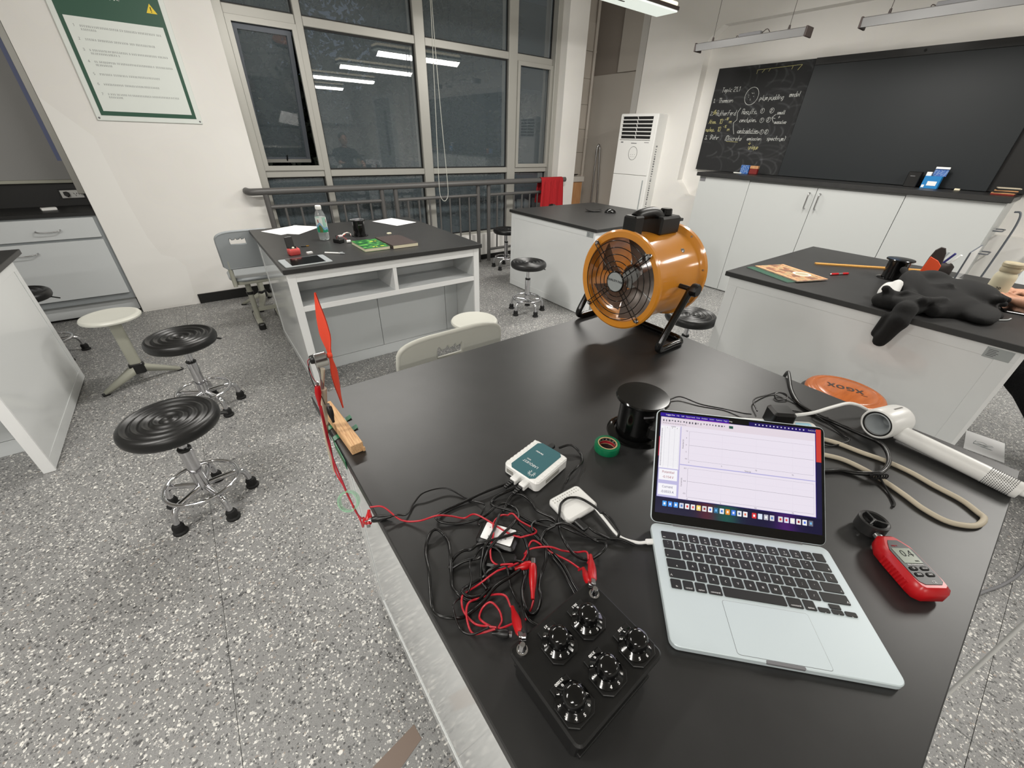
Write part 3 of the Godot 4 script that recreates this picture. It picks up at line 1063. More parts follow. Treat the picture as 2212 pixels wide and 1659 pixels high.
		for z in [0.14, 0.77]:
			st = S()
			cyl(st, V(0.03, 0.045, z), V(0.03, 0.085, z), 0.011, 0.007, 10)
			rod(st, [V(0.03, 0.085, z), V(0.03, 1.41, z)], 0.002, 6)
			obj("suspension_rod", st, M.lamp_brown, t)
	# things on the ledge
	t = thing("chalk_box", "blue chalk box standing on the ledge under the notes", "box", V(4.70, 1.127, -2.28), 0.15)
	st = S()
	bx(st, V(-0.02, 0, -0.04), V(0.02, 0.078, 0.04), 0.001)
	var cm := mt("blue_card", Color(1, 1, 1), 0.6)
	tri_tex(cm, noise_tex(0.03, [[0.0, Color(0.10, 0.25, 0.55)], [0.5, Color(0.15, 0.38, 0.68)], [0.62, Color(0.55, 0.62, 0.72)], [1.0, Color(0.12, 0.30, 0.62)]], 128, 3), V(12, 12, 12))
	obj("carton", st, cm, t)
	t = thing("board_eraser", "board eraser with dark red felt standing beside the blue chalk box", "eraser", V(4.70, 1.127, -2.19), 0.1)
	st = S()
	bx(st, V(-0.02, 0, -0.038), V(0.02, 0.05, 0.038), 0.004)
	obj("felt", st, M.mug_red, t)
	st = S()
	bx(st, V(-0.02, 0.05, -0.038), V(0.02, 0.076, 0.038), 0.002)
	obj("wooden_back", st, M.maple_board, t)
	st = S()
	cyl(st, V(4.66, 1.132, -2.37), V(4.655, 1.132, -2.29), 0.005, 0.005, 10, 0.001)
	tag(obj("chalk_stick", st, M.chalk_white), "white chalk stick lying in front of the blue chalk box", "chalk")
	t = thing("loudspeaker", "small black boxy speaker standing on the ledge left of the blue carton", "speaker", V(4.71, 1.127, -0.935))
	st = S()
	bx(st, V(-0.03, 0, -0.04), V(0.04, 0.108, 0.04), 0.004)
	obj("cabinet", st, M.black_plastic, t)
	st = S()
	bx(st, V(-0.0315, 0.075, -0.02), V(-0.03, 0.08, 0.01))
	obj("badge", st, M.print_grey, t)
	t = thing("chalk_carton", "opened blue chalk carton with its lid flap up on the ledge", "box", V(4.70, 1.127, -0.815))
	var cy := mt("cyan_card", Color(0.10, 0.50, 0.76), 0.6)
	st = S()
	bx(st, V(-0.025, 0, -0.05), V(0.025, 0.085, 0.05), 0.001)
	obj("carton", st, cy, t)
	st = S()
	bx(st, V(-0.022, 0.085, -0.05), V(0.0, 0.112, -0.02), 0.001)
	obj("side_flap", st, M.paper, t)
	st = S()
	var lid := at(V(0.02, 0.085, 0.01), 0, 0, -0.25)
	bx(st, V(0, 0, -0.03), V(0.003, 0.05, 0.05), 0.0, lid)
	obj("lid", st, cm, t)
	st = S()
	bx(st, V(-0.012, 0.048, -0.03), V(0.003, 0.062, 0.052), 0.001, lid)
	obj("lid_tab", st, M.paper, t)
	st = S()
	bx(st, V(-0.0262, 0.02, -0.02), V(-0.025, 0.05, 0.035))
	bx(st, V(-0.0262, 0.006, -0.046), V(-0.025, 0.024, -0.03))
	obj("printed_panel", st, M.paper, t)
	st = S()
	cyl(st, V(4.66, 1.135, -0.66), V(4.655, 1.135, -0.63), 0.008, 0.008, 10, 0.001)
	tag(obj("chalk_stub", st, M.page_cream), "yellowish chalk stub on the ledge right of the blue carton", "chalk")
	for k in 3:
		t = thing("felt_eraser", ["board eraser at the bottom of the pile on the ledge's right end", "board eraser in the middle of the pile on the ledge's right end", "board eraser on top of the pile on the ledge's right end"][k], "eraser", V(4.58, 1.127 + k * 0.016, -0.395 + 0.006 * k), 0.1 * k, "pile of board erasers")
		st = S()
		bx(st, V(-0.04, 0, -0.058), V(0.04, 0.009, 0.058), 0.002)
		obj("felt", st, [M.mug_red, M.leather_brown, M.bench_edge][k], t)
		st = S()
		bx(st, V(-0.04, 0.009, -0.058), V(0.04, 0.016, 0.058), 0.002)
		obj("wooden_back", st, [M.maple_board, M.maple_board, M.dirty_white][k], t)

# ---------------------------------------------------------------- alcove with the built-in cupboard, left
func left_alcove() -> void:
	var t := thing("built_in_cupboard", "built-in grey cupboard in the wall alcove with black worktop", "cupboard", V(0, 0, -4.5))
	var st := S()
	bx(st, V(-2.7, 0.13, -0.5), V(-0.612, 0.785, -0.02), 0.002)
	obj("carcass", st, M.grey_plastic, t)
	st = S()
	bx(st, V(-2.7, 0.02, -0.5), V(-0.625, 0.13, -0.06), 0.0)
	obj("plinth", st, M.door_grey, t)
	st = S()
	bx(st, V(-2.7, 0.785, -0.5), V(-0.612, 0.812, 0.0), 0.002)
	obj("worktop", st, M.bench_edge, t)
	for k in 3:
		var x := -0.637 - k * 0.62
		st = S()
		bx(st, V(x - 0.6, 0.63, -0.02), V(x, 0.773, 0.0), 0.002)
		var d := obj("drawer", st, M.door_grey, t)
		st = S()
		tube(st, curve([V(x - 0.335, 0.70, 0), V(x - 0.33, 0.695, 0.03), V(x - 0.27, 0.69, 0.032), V(x - 0.21, 0.695, 0.03), V(x - 0.205, 0.70, 0)], 4), 0.004, 8)
		obj("handle", st, M.steel, d)
		st = S()
		bx(st, V(x - 0.6, 0.182, -0.02), V(x, 0.612, 0.0), 0.002)
		d = obj("door", st, M.door_grey, t)
		st = S()
		tube(st, curve([V(x - 0.515, 0.55, 0), V(x - 0.51, 0.545, 0.03), V(x - 0.45, 0.54, 0.032), V(x - 0.39, 0.545, 0.03), V(x - 0.385, 0.55, 0)], 4), 0.004, 8)
		obj("handle", st, M.steel, d)
	st = S()
	bx(st, V(-2.7, 0.812, -0.5), V(-0.612, 1.02, -0.42), 0.0)
	obj("back_panel", st, M.bench_edge, t)
	st = S()
	bx(st, V(-2.7, 1.0, -0.40), V(-0.70, 2.6, -0.385), 0.002)
	var s := obj("sash", st, M.screen_grey, t)
	st = S()
	bx(st, V(-2.7, 0.978, -0.41), V(-0.70, 1.0, -0.375), 0.003)
	obj("bottom_rail", st, M.cream_metal, s)
	st = S()
	bx(st, V(-0.728, 1.13, -0.386), V(-0.70, 2.6, -0.383))
	obj("blue_edge_strip", st, M.blue_tape, s)
	st = S()
	bx(st, V(-0.70, 0.9, -0.42), V(-0.66, 2.6, -0.36), 0.002)
	obj("guide_rail", st, M.aluminium, t)
	var w := thing("wall_socket", "white double wall socket above the black worktop in the alcove", "socket", V(-0.745, 0.895, -4.92))
	st = S()
	bx(st, V(-0.065, -0.028, 0), V(0.065, 0.028, 0.008), 0.002)
	obj("plate", st, M.white_plastic, w)
	st = S()
	bx(st, V(-0.075, -0.036, -0.004), V(0.08, 0.036, 0.002), 0.002)
	obj("surround", st, M.black_plastic, w)
	st = S()
	for p in [[0.012, 0.004, 0.6], [0.028, 0.004, -0.6], [0.02, -0.01, 0.0], [0.04, 0.0, 0.5]]:
		bx(st, V(-0.0015, -0.006, 0.008), V(0.0015, 0.006, 0.0088), 0.0, at(V(p[0], p[1], 0), 0, 0, p[2]))
	obj("pin_hole", st, M.print_dark, w)
	st = S()
	slab(st, Transform3D(Basis(Vector3.RIGHT, Vector3.BACK, Vector3.DOWN), V(-0.775, 0.895, -4.911)), PackedVector2Array([Vector2(-0.014, 0.018), Vector2(-0.014, -0.006), Vector2(0.004, -0.02), Vector2(0.017, -0.006), Vector2(0.017, 0.012), Vector2(0.004, 0.02)]), 0.0, 0.028, 0.003)
	tag(obj("power_plug", st, M.black_plastic), "black plug pushed into the white double wall socket", "plug")
	st = S()
	slab(st, at(V(-0.88, 0.812, -4.70), 0.3), rrect(0.085, 0.05, 0.004), 0, 0.018, 0.002)
	tag(obj("white_block", st, M.white_plastic), "small white block lying on the alcove's black worktop", "block")

# ---------------------------------------------------------------- wash niche in the far corner
func corner_niche() -> void:
	var n := Node3D.new()
	n.name = "wall_niche"
	add_child(n)
	struct(n, "beige tiled wash niche in the corner beside the window", "wall")
	plain_box("end_wall", V(4.36, 0, -5.2), V(5.3, 3.5, -5.02), M.tile_beige, n)
	plain_box("pier_return", V(4.30, 0, -5.02), V(4.36, 3.5, -4.75), M.wall_paint, n)
	plain_box("side_wall", V(5.14, 0, -5.02), V(5.3, 3.5, -3.84), M.beige_board, n)
	for j in 9:
		for i in 2:
			plain_box("tile", V(4.363 + i * 0.385, 0.02 + j * 0.30, -5.02), V(4.745 + i * 0.385, 0.317 + j * 0.30, -5.0), M.tile_beige, n, 0.002)
	plain_box("lower_board", V(5.10, 0.0, -4.99), V(5.14, 2.152, -4.14), M.beige_board, n, 0.002)
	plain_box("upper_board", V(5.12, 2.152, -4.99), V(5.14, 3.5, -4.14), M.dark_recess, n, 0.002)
	plain_box("upper_face_board", V(5.07, 2.156, -4.52), V(5.12, 3.5, -4.14), M.beige_board, n, 0.004)
	struct(plain_box("trim_1", V(5.06, 0, -4.20), V(5.14, 3.5, -4.10), M.wall_paint, self, 0.003), "white corner strip between niche and blackboard wall", "trim")
	plain_box("floor_ledge", V(4.85, 0, -5.0), V(5.14, 0.08, -4.55), M.sink_stone, n, 0.004)
	var st := S()
	bx(st, V(4.36, 1.17, -5.0), V(4.92, 3.3, -4.985), 0.003)
	tag(obj("grey_panel", st, M.aluminium_dark), "narrow grey panel on the niche tiles beside the white pillar", "panel")
	st = S()
	cyl(st, V(5.07, 0, -4.965), V(5.07, 3.5, -4.965), 0.022, 0.022, 12)
	for y in [0.9, 1.4, 1.9, 2.4]:
		cyl(st, V(5.07, y, -4.965), V(5.07, y + 0.02, -4.965), 0.027, 0.027, 12)
	tag(obj("water_pipe", st, M.tile_beige), "beige vertical water pipe in the corner of the niche", "pipe")
	var t := thing("wash_stand", "wash stand of light wood with stone top in the niche", "sink", V(4.6, 0, -4.8))
	st = S()
	bx(st, V(-0.22, 0.05, -0.19), V(0.19, 0.855, 0.13), 0.003)
	obj("wooden_body", st, M.maple_board, t)
	st = S()
	bx(st, V(-0.24, 0.855, -0.2), V(0.205, 0.925, 0.15), 0.004)
	obj("stone_top", st, M.sink_stone, t)
	st = S()
	for k in 8:
		rng.seed = 90 + k
		var x := 0.05 + k * 0.016
		tube(st, curve([V(x, 0.927, 0.02 - k * 0.01), V(x + 0.02, 0.945, 0.03), V(x + 0.04, 0.932, -0.02)], 3), 0.005, 6)
	tag(obj("tangled_scraps", st, M.leather_brown), "small dark tangle of scraps lying on the wash stand top", "scraps").position = t.position
	st = S()
	tube(st, curve([V(4.98, 0.02, -4.62), V(4.985, 0.7, -4.63), V(4.99, 1.22, -4.64), V(5.0, 1.30, -4.64), V(5.015, 1.33, -4.635), V(5.03, 1.30, -4.63), V(5.035, 1.22, -4.62), V(5.05, 0.7, -4.58), V(5.07, 0.05, -4.54)], 6), 0.013, 10)
	tag(obj("bent_tube", st, M.steel), "bent silvery metal tube leaning against the niche board", "tube")
	# floor-standing air conditioner
	t = thing("air_conditioner", "white floor-standing air conditioner in the corner by the niche", "air conditioner", V(4.506, 0, -3.588), 0.0)
	t.rotation.y = -PI / 2 + 0.13
	st = S()
	slab(st, at(V(0, 0, -0.13)), rrect(0.50, 0.26, 0.02, 4), 0.03, 1.66, 0.008)
	obj("body", st, M.white_plastic, t)
	st = S()
	bx(st, V(-0.24, 0.0, -0.25), V(0.24, 0.03, -0.01), 0.0)
	obj("base", st, M.print_grey, t)
	st = S()
	bx(st, V(-0.235, 1.03, 0.0), V(0.235, 1.65, 0.012), 0.004)
	var up := obj("upper_front_panel", st, M.white_plastic, t)
	st = S()
	bx(st, V(-0.235, 0.05, 0.0), V(0.235, 1.025, 0.012), 0.004)
	obj("lower_front_panel", st, M.white_plastic, t)
	st = S()
	bx(st, V(-0.195, 1.405, 0.0122), V(0.195, 1.635, 0.0135))
	obj("outlet", st, M.rubber, t)
	for k in 7:
		st = S()
		bx(st, V(-0.2, 1.400 + k * 0.0385, 0.013), V(0.2, 1.410 + k * 0.0385, 0.024), 0.001)
		obj("louvre", st, M.white_plastic, t)
		if k < 6:
			st = S()
			var vane := at(V(0, 1.429 + k * 0.0385, 0.016), 0, 0, 0.5)
			bx(st, V(-0.003, -0.017, -0.002), V(0.003, 0.017, 0.004), 0.0, vane)
			obj("vane", st, M.white_plastic, t)
	st = S()
	var ring := PackedVector3Array()
	for k in 40:
		ring.append(V(cos(TAU * k / 40) * 0.058, 1.26 + sin(TAU * k / 40) * 0.07, 0.0125))
	tube(st, ring, 0.0018, 6, true)
	obj("control_ring", st, M.print_dark, up)
	st = S()
	for i in 3:
		for j in 2:
			bx(st, V(-0.028 + i * 0.025, 1.222 + j * 0.022, 0.012), V(-0.022 + i * 0.025, 1.227 + j * 0.022, 0.0125))
	bx(st, V(-0.19, 1.366, 0.012), V(-0.155, 1.378, 0.0125))
	bx(st, V(0.13, 1.37, 0.012), V(0.19, 1.376, 0.0125))
	bx(st, V(-0.045, 1.36, 0.012), V(0.03, 1.368, 0.0125))
	obj("printed_marks", st, M.print_grey, up)
	st = S()
	bx(st, V(0.19, 0.30, 0.012), V(0.205, 0.98, 0.0126))
	obj("grey_strip", st, M.sign_grey, t)
	st = S()
	rng.seed = 33
	for k in 26:
		var y := 1.33 - k * 0.026
		bx(st, V(0.25, y, -0.09 - rng.randf() * 0.01), V(0.2506, y + rng.randf_range(0.008, 0.02), -0.065))
	obj("side_print", st, M.print_grey, t)

# ---------------------------------------------------------------- laboratory benches
const BW := 1.217
const BD := 1.197

func make_bench(label: String, x0: float, z0: float, far_in: float) -> Node3D:
	var t := thing("lab_bench", label, "bench", V(x0, 0, z0), 0.0, "white laboratory benches with black tops")
	var st := S()
	bx(st, V(0, TOP - 0.026, 0), V(BW, TOP, BD), 0.002)
	obj("benchtop", st, M.bench_top, t)
	var zf := far_in
	var zn := BD - 0.032
	for s in 2:
		var xo := 0.014 if s == 0 else BW - 0.014
		var sg := 1.0 if s == 0 else -1.0
		st = S()
		bx(st, V(xo + sg * 0.0025, 0.006, zf), V(xo + sg * 0.038, 0.735, zn), 0.002)
		var p := obj("side_panel", st, M.white_laminate, t)
		for r in [[0.006, 0.066, zf, zn], [0.69, 0.737, zf, zn], [0.066, 0.69, zf, zf + 0.055], [0.066, 0.69, zn - 0.055, zn]]:
			st = S()
			bx(st, V(xo, r[0], r[2]), V(xo + sg * 0.0025, r[1], r[3]), 0.0008)
			obj("frame_rail", st, M.white_laminate, p)
		st = S()
		bx(st, V(xo, 0.0, zn - 0.002), V(xo + sg * 0.042, 0.737, zn + 0.012), 0.0015)
		obj("front_stile", st, M.shelf_edge, p)
	var xa := 0.052
	var xb := BW - 0.052
	st = S()
	bx(st, V(xa, 0.685, zn - 0.014), V(xb, 0.737, zn + 0.01), 0.0015)
	obj("apron", st, M.shelf_edge, t)
	st = S()
	bx(st, V(xa, 0.527, zn - 0.29), V(xb, 0.545, zn - 0.004), 0.0)
	var sh := obj("shelf", st, M.matt_white, t)
	st = S()
	bx(st, V(xa, 0.517, zn - 0.004), V(xb, 0.548, zn + 0.01), 0.002)
	obj("shelf_lip", st, M.shelf_edge, sh)
	st = S()
	bx(st, V(0.59, 0.545, zn - 0.29), V(0.613, 0.69, zn + 0.008), 0.0015)
	obj("divider", st, M.shelf_edge, t)
	st = S()
	bx(st, V(xa, 0.02, zf + 0.015), V(xb, 0.72, zf + 0.03), 0.0)
	obj("back_panel", st, M.matt_white, t)
	st = S()
	bx(st, V(xa, 0.545, zn - 0.305), V(xb, 0.735, zn - 0.29), 0.0)
	obj("cubby_back", st, M.matt_white, t)
	var zr := zn - 0.25
	var seams := [xa, 0.548, 1.06, xb]
	for k in 3:
		st = S()
		bx(st, V(seams[k] + 0.0015, 0.078, zr - 0.018), V(seams[k + 1] - 0.0015, 0.526, zr), 0.0012)
		obj("door", st, M.door_grey, t)
	st = S()
	bx(st, V(xa, 0.0, zr - 0.02), V(xb, 0.075, zr - 0.001), 0.001)
	obj("plinth", st, M.door_grey, t)
	return t

func sticker(t: Node3D, x: float, y: float, z: float) -> void:
	var st := S()
	bx(st, V(x - 0.001, y, z), V(x, y + 0.042, z + 0.075))
	var o := obj("inventory_sticker", st, M.sign_grey, t)
	st = S()
	for k in 5:
		bx(st, V(x - 0.0014, y + 0.008 + k * 0.006, z + 0.008), V(x - 0.001, y + 0.0095 + k * 0.006, z + 0.03 + 0.004 * (k % 3)))
	obj("sticker_print", st, M.print_dark, o)

func benches() -> void:
	make_bench("laboratory bench in the foreground with the laptop and orange fan on it", 0.106, -1.0264, 0.155)
	make_bench("laboratory bench by the window with a water bottle and two books on it", 0.274, -3.517, 0.18)
	var b := make_bench("almost empty laboratory bench near the air conditioner with a mouse on it", 2.5696, -3.481, 0.02)
	sticker(b, 0.014, 0.688, 1.08)
	b = make_bench("laboratory bench on the right with the black jacket on it", 2.333, -1.070, 0.025)
	sticker(b, 0.014, 0.686, 1.075)
	make_bench("laboratory bench cut off by the left edge of the photo", -0.856 - BW, -3.50, 0.16)

# ---------------------------------------------------------------- stools and chairs
var stool0: Node3D
var pale0: Node3D

func black_stool(p: Vector3, yaw: float, label: String) -> Node3D:
	if stool0:
		return dup(stool0, p, yaw, label)
	var t := thing("lab_stool", label, "stool", p, yaw, "round black stools on chrome legs")
	stool0 = t
	var st := S()
	var prof := [Vector2(0, 0.406), Vector2(0.140, 0.406), Vector2(0.150, 0.412), Vector2(0.1565, 0.424), Vector2(0.1575, 0.438), Vector2(0.154, 0.450), Vector2(0.146, 0.458), Vector2(0.138, 0.460)]
	for k in 32:
		var r := 0.135 - k * 0.0042
		prof.append(Vector2(r, 0.4555 + 0.0042 * cos((0.138 - r) / 0.031 * TAU) * smoothstep(0.0, 0.02, r) - 0.005 * (1.0 - r / 0.138)))
	prof.append(Vector2(0, 0.449))
	lathe(st, Transform3D.IDENTITY, prof, 40)
	var se := obj("seat", st, M.black_seat, t)
	st = S()
	bx(st, V(-0.06, 0.396, -0.06), V(0.06, 0.407, 0.06), 0.002)
	obj("mounting_plate", st, M.rubber, se)
	st = S()
	tube(st, PackedVector3Array([V(0.06, 0.40, 0.0), V(0.11, 0.395, 0.0), V(0.145, 0.385, 0.0)]), 0.006, 8)
	slab(st, at(V(0.165, 0.375, 0), 0, 0, -0.5), rrect(0.05, 0.03, 0.012), -0.004, 0.004, 0.002)
	obj("height_lever", st, M.black_plastic, t)
	st = S()
	cyl(st, V(0, 0.26, 0), V(0, 0.40, 0), 0.0145, 0.0145, 18)
	obj("post", st, M.chrome, t)
	st = S()
	cyl(st, V(0, 0.30, 0), V(0, 0.312, 0), 0.0235, 0.0235, 18, 0.002)
	obj("collar", st, M.black_plastic, t)
	st = S()
	cyl(st, V(0, 0.10, 0), V(0, 0.30, 0), 0.023, 0.023, 20, 0.001)
	obj("sleeve", st, M.chrome, t)
	st = S()
	var ring := PackedVector3Array()
	for k in 40:
		ring.append(V(cos(TAU * k / 40) * 0.128, 0.127, sin(TAU * k / 40) * 0.128))
	tube(st, ring, 0.0075, 10, true)
	obj("foot_ring", st, M.chrome, t)
	for k in 5:
		var a := TAU * k / 5 + 0.35
		var d := V(cos(a), 0, sin(a))
		st = S()
		tube(st, curve([d * 0.015 + V(0, 0.112, 0), d * 0.07 + V(0, 0.112, 0), d * 0.122 + V(0, 0.108, 0), d * 0.146 + V(0, 0.085, 0), d * 0.153 + V(0, 0.02, 0)], 5), 0.0115, 10)
		var leg := obj("leg", st, M.chrome, t)
		st = S()
		lathe(st, at(d * 0.153), [Vector2(0, 0), Vector2(0.025, 0), Vector2(0.026, 0.008), Vector2(0.020, 0.014), Vector2(0.021, 0.034), Vector2(0.017, 0.044), Vector2(0, 0.044)], 14)
		obj("rubber_foot", st, M.rubber, leg)
	return t

func pale_stool(p: Vector3, yaw: float, label: String) -> Node3D:
	if pale0:
		return dup(pale0, p, yaw, label)
	var t := thing("plastic_stool", label, "stool", p, yaw, "round cream stools")
	pale0 = t
	var st := S()
	lathe(st, Transform3D.IDENTITY, [Vector2(0, 0.424), Vector2(0.125, 0.424), Vector2(0.138, 0.430), Vector2(0.139, 0.438), Vector2(0.134, 0.446), Vector2(0.122, 0.450), Vector2(0.114, 0.4485), Vector2(0.06, 0.447), Vector2(0, 0.446)], 40)
	obj("seat", st, M.cream_plastic, t)
	st = S()
	slab(st, at(Vector3.ZERO), rrect(0.058, 0.034, 0.015, 4), 0.10, 0.425, 0.0)
	obj("post", st, M.cream_metal, t)
	st = S()
	slab(st, at(Vector3.ZERO), rrect(0.074, 0.052, 0.02, 4), 0.07, 0.135, 0.004)
	obj("hub", st, M.black_plastic, t)
	for k in 3:
		var a: float = [-0.35, 2.79, -1.75][k]
		var d := V(cos(a), 0, sin(a))
		st = S()
		var o := V(-d.z, 0, d.x)
		var a0 := d * 0.025 + V(0, 0.12, 0)
		var b0 := d * 0.195 + V(0, 0.020, 0)
		for q in 1:
			var p0 := [a0 - o * 0.024, a0 + o * 0.024, a0 + o * 0.024 - V(0, 0.045, 0), a0 - o * 0.024 - V(0, 0.045, 0)]
			var p1 := [b0 - o * 0.015, b0 + o * 0.015, b0 + o * 0.015 - V(0, 0.02, 0), b0 - o * 0.015 - V(0, 0.02, 0)]
			for e in 4:
				quad(st, p0[e], p0[(e + 1) % 4], p1[(e + 1) % 4], p1[e])
			quad(st, p1[0], p1[1], p1[2], p1[3])
		var leg := obj("leg", st, M.cream_metal, t)
		st = S()
		box(st, at(d * 0.19 + V(0, 0.006, 0), -a), V(0.035, 0.012, 0.034), 0.003)
		obj("foot_pad", st, M.black_plastic, leg)
	return t

func back_shape(w: float, h: float, top_r: float, crown: float) -> PackedVector2Array:   # backrest outline, base centred at the origin
	var out := PackedVector2Array([Vector2(-w / 2 + 0.02, 0), Vector2(w / 2 - 0.02, 0), Vector2(w / 2, 0.02)])
	for k in 17:
		var t := float(k) / 16
		var a := PI * t
		out.append(Vector2(cos(a) * w / 2, h - crown + sin(a) * crown) if top_r <= 0 else Vector2(signf(cos(a)) * (w / 2 - top_r) * pow(absf(cos(a)), 0.35) + cos(a) * top_r, h - crown + crown * pow(sin(a), 0.55)))
	out.append(Vector2(-w / 2, 0.02))
	return out

func make_chair(label: String, p: Vector3, yaw: float, w: float, m: Material, back_h: float, back_low: float, lean: float, hole_x := 0.0) -> Node3D:
	# the sitter looks along local -z; the backrest stands at local z = 0
	var t := thing("school_chair", label, "chair", p, yaw)
	var st := S()
	var xf := at(V(0, back_low, 0.0), 0, lean)
	var hole := PackedVector2Array([Vector2(-0.058, 0.0), Vector2(0.058, 0.0), Vector2(0.066, 0.012), Vector2(0.064, 0.042), Vector2(0.054, 0.05), Vector2(0.046, 0.042), Vector2(0.034, 0.038), Vector2(0.025, 0.05), Vector2(0.014, 0.042), Vector2(0.0, 0.038), Vector2(-0.012, 0.05), Vector2(-0.024, 0.04), Vector2(-0.036, 0.038), Vector2(-0.048, 0.05), Vector2(-0.060, 0.046), Vector2(-0.066, 0.03), Vector2(-0.064, 0.008)])
	for i in hole.size():
		hole[i] = hole[i] * Vector2(0.85, 1.1) + Vector2(-0.012 + hole_x, back_h - back_low - 0.095)
	var outer := back_shape(w, back_h - back_low, 0.06, 0.07)
	holed(st, xf, outer, hole, -0.008, 0.008)
	var rim := PackedVector3Array()
	for q in outer:
		rim.append(xf * V(q.x, q.y, 0))
	tube(st, rim, 0.0095, 8, true)
	rim = PackedVector3Array()
	for q in hole:
		rim.append(xf * V(q.x, q.y, 0))
	tube(st, rim, 0.008, 6, true)
	obj("backrest", st, m, t)
	st = S()
	slab(st, at(V(0, 0.385, -0.20)), rrect(w * 0.98, 0.37, 0.10, 6), 0.0, 0.03, 0.012)
	obj("seat", st, m, t)
	st = S()
	slab(st, at(V(0, 0.362, -0.2)), rrect(w * 0.9, 0.34, 0.06, 4), 0.0, 0.024, 0.004)
	var fr := obj("seat_frame", st, M.cream_metal, t)
	for s in [-1.0, 1.0]:
		st = S()
		tube(st, PackedVector3Array([xf * V(s * (w / 2 - 0.028), 0.06, -0.006), xf * V(s * (w / 2 - 0.028), -0.10, -0.006), V(s * (w / 2 - 0.028), 0.36, -0.02)]), 0.015, 10)
		obj("back_post", st, M.cream_metal, t)
		st = S()
		var x: float = s * (w / 2 - 0.11)
		slab(st, at(V(x, 0, -0.16)), rrect(0.038, 0.055, 0.016), 0.045, 0.365, 0.0)
		slab(st, at(V(x, 0.012, -0.17)), rrect(0.044, 0.36, 0.015), 0.0, 0.034, 0.008)
		var leg := obj("leg", st, M.cream_metal, t)
		st = S()
		slab(st, at(V(x, 0.25, -0.16)), rrect(0.05, 0.067, 0.02), 0.0, 0.022, 0.003)
		for z in [-0.34, 0.0]:
			slab(st, at(V(x, 0.0, z)), rrect(0.05, 0.05, 0.014), 0.0, 0.048, 0.006)
		obj("leg_cap", st, M.black_plastic, leg)
	st = S()
	bx(st, V(-w / 2 + 0.11, 0.10, -0.175), V(w / 2 - 0.11, 0.13, -0.145), 0.003)
	obj("cross_bar", st, M.cream_metal, fr)
	return t

func seats() -> void:
	black_stool(V(-0.305, 0, -1.69), 0.455, "nearest black stool, on the open floor left of the foreground bench")
	black_stool(V(-0.252, 0, -2.51), 0.52, "black stool directly behind the nearest one, lever under its seat")
	black_stool(V(2.228, 0, -2.715), -0.07, "black stool standing before the white panel of the mouse bench")
	black_stool(V(2.345, 0, -1.205), 0.2, "black stool half hidden behind the orange fan")
	black_stool(V(2.93, 0, -4.02), 0.2, "black stool by the window railing behind the mouse bench")
	black_stool(V(-1.06, 0, -3.80), 0.62, "black stool mostly hidden behind the leftmost bench")
	black_stool(V(2.03, 0, -0.28), 0.3, "black stool under the orange flying disc")
	pale_stool(V(-0.565, 0, -3.07), 0.0, "round cream stool with flat splayed legs in front of the alcove cupboard")
	pale_stool(V(1.15, 0, -1.885), 0.4, "round cream stool between the foreground bench and the window bench")
	pale_stool(V(0.285, 0, -4.16), 0.9, "round cream stool by the white wall behind the grey chair")
	make_chair("grey plastic school chair tucked behind the corner of the window bench", V(0.255, 0, -3.56), 0.0, 0.39, M.grey_plastic, 0.765, 0.50, 0.18, -0.055)
	make_chair("cream plastic chair whose back shows above the foreground bench's far edge", V(0.592, 0, -1.15), 0.0, 0.40, M.cream_plastic, 0.80, 0.52, 0.12)

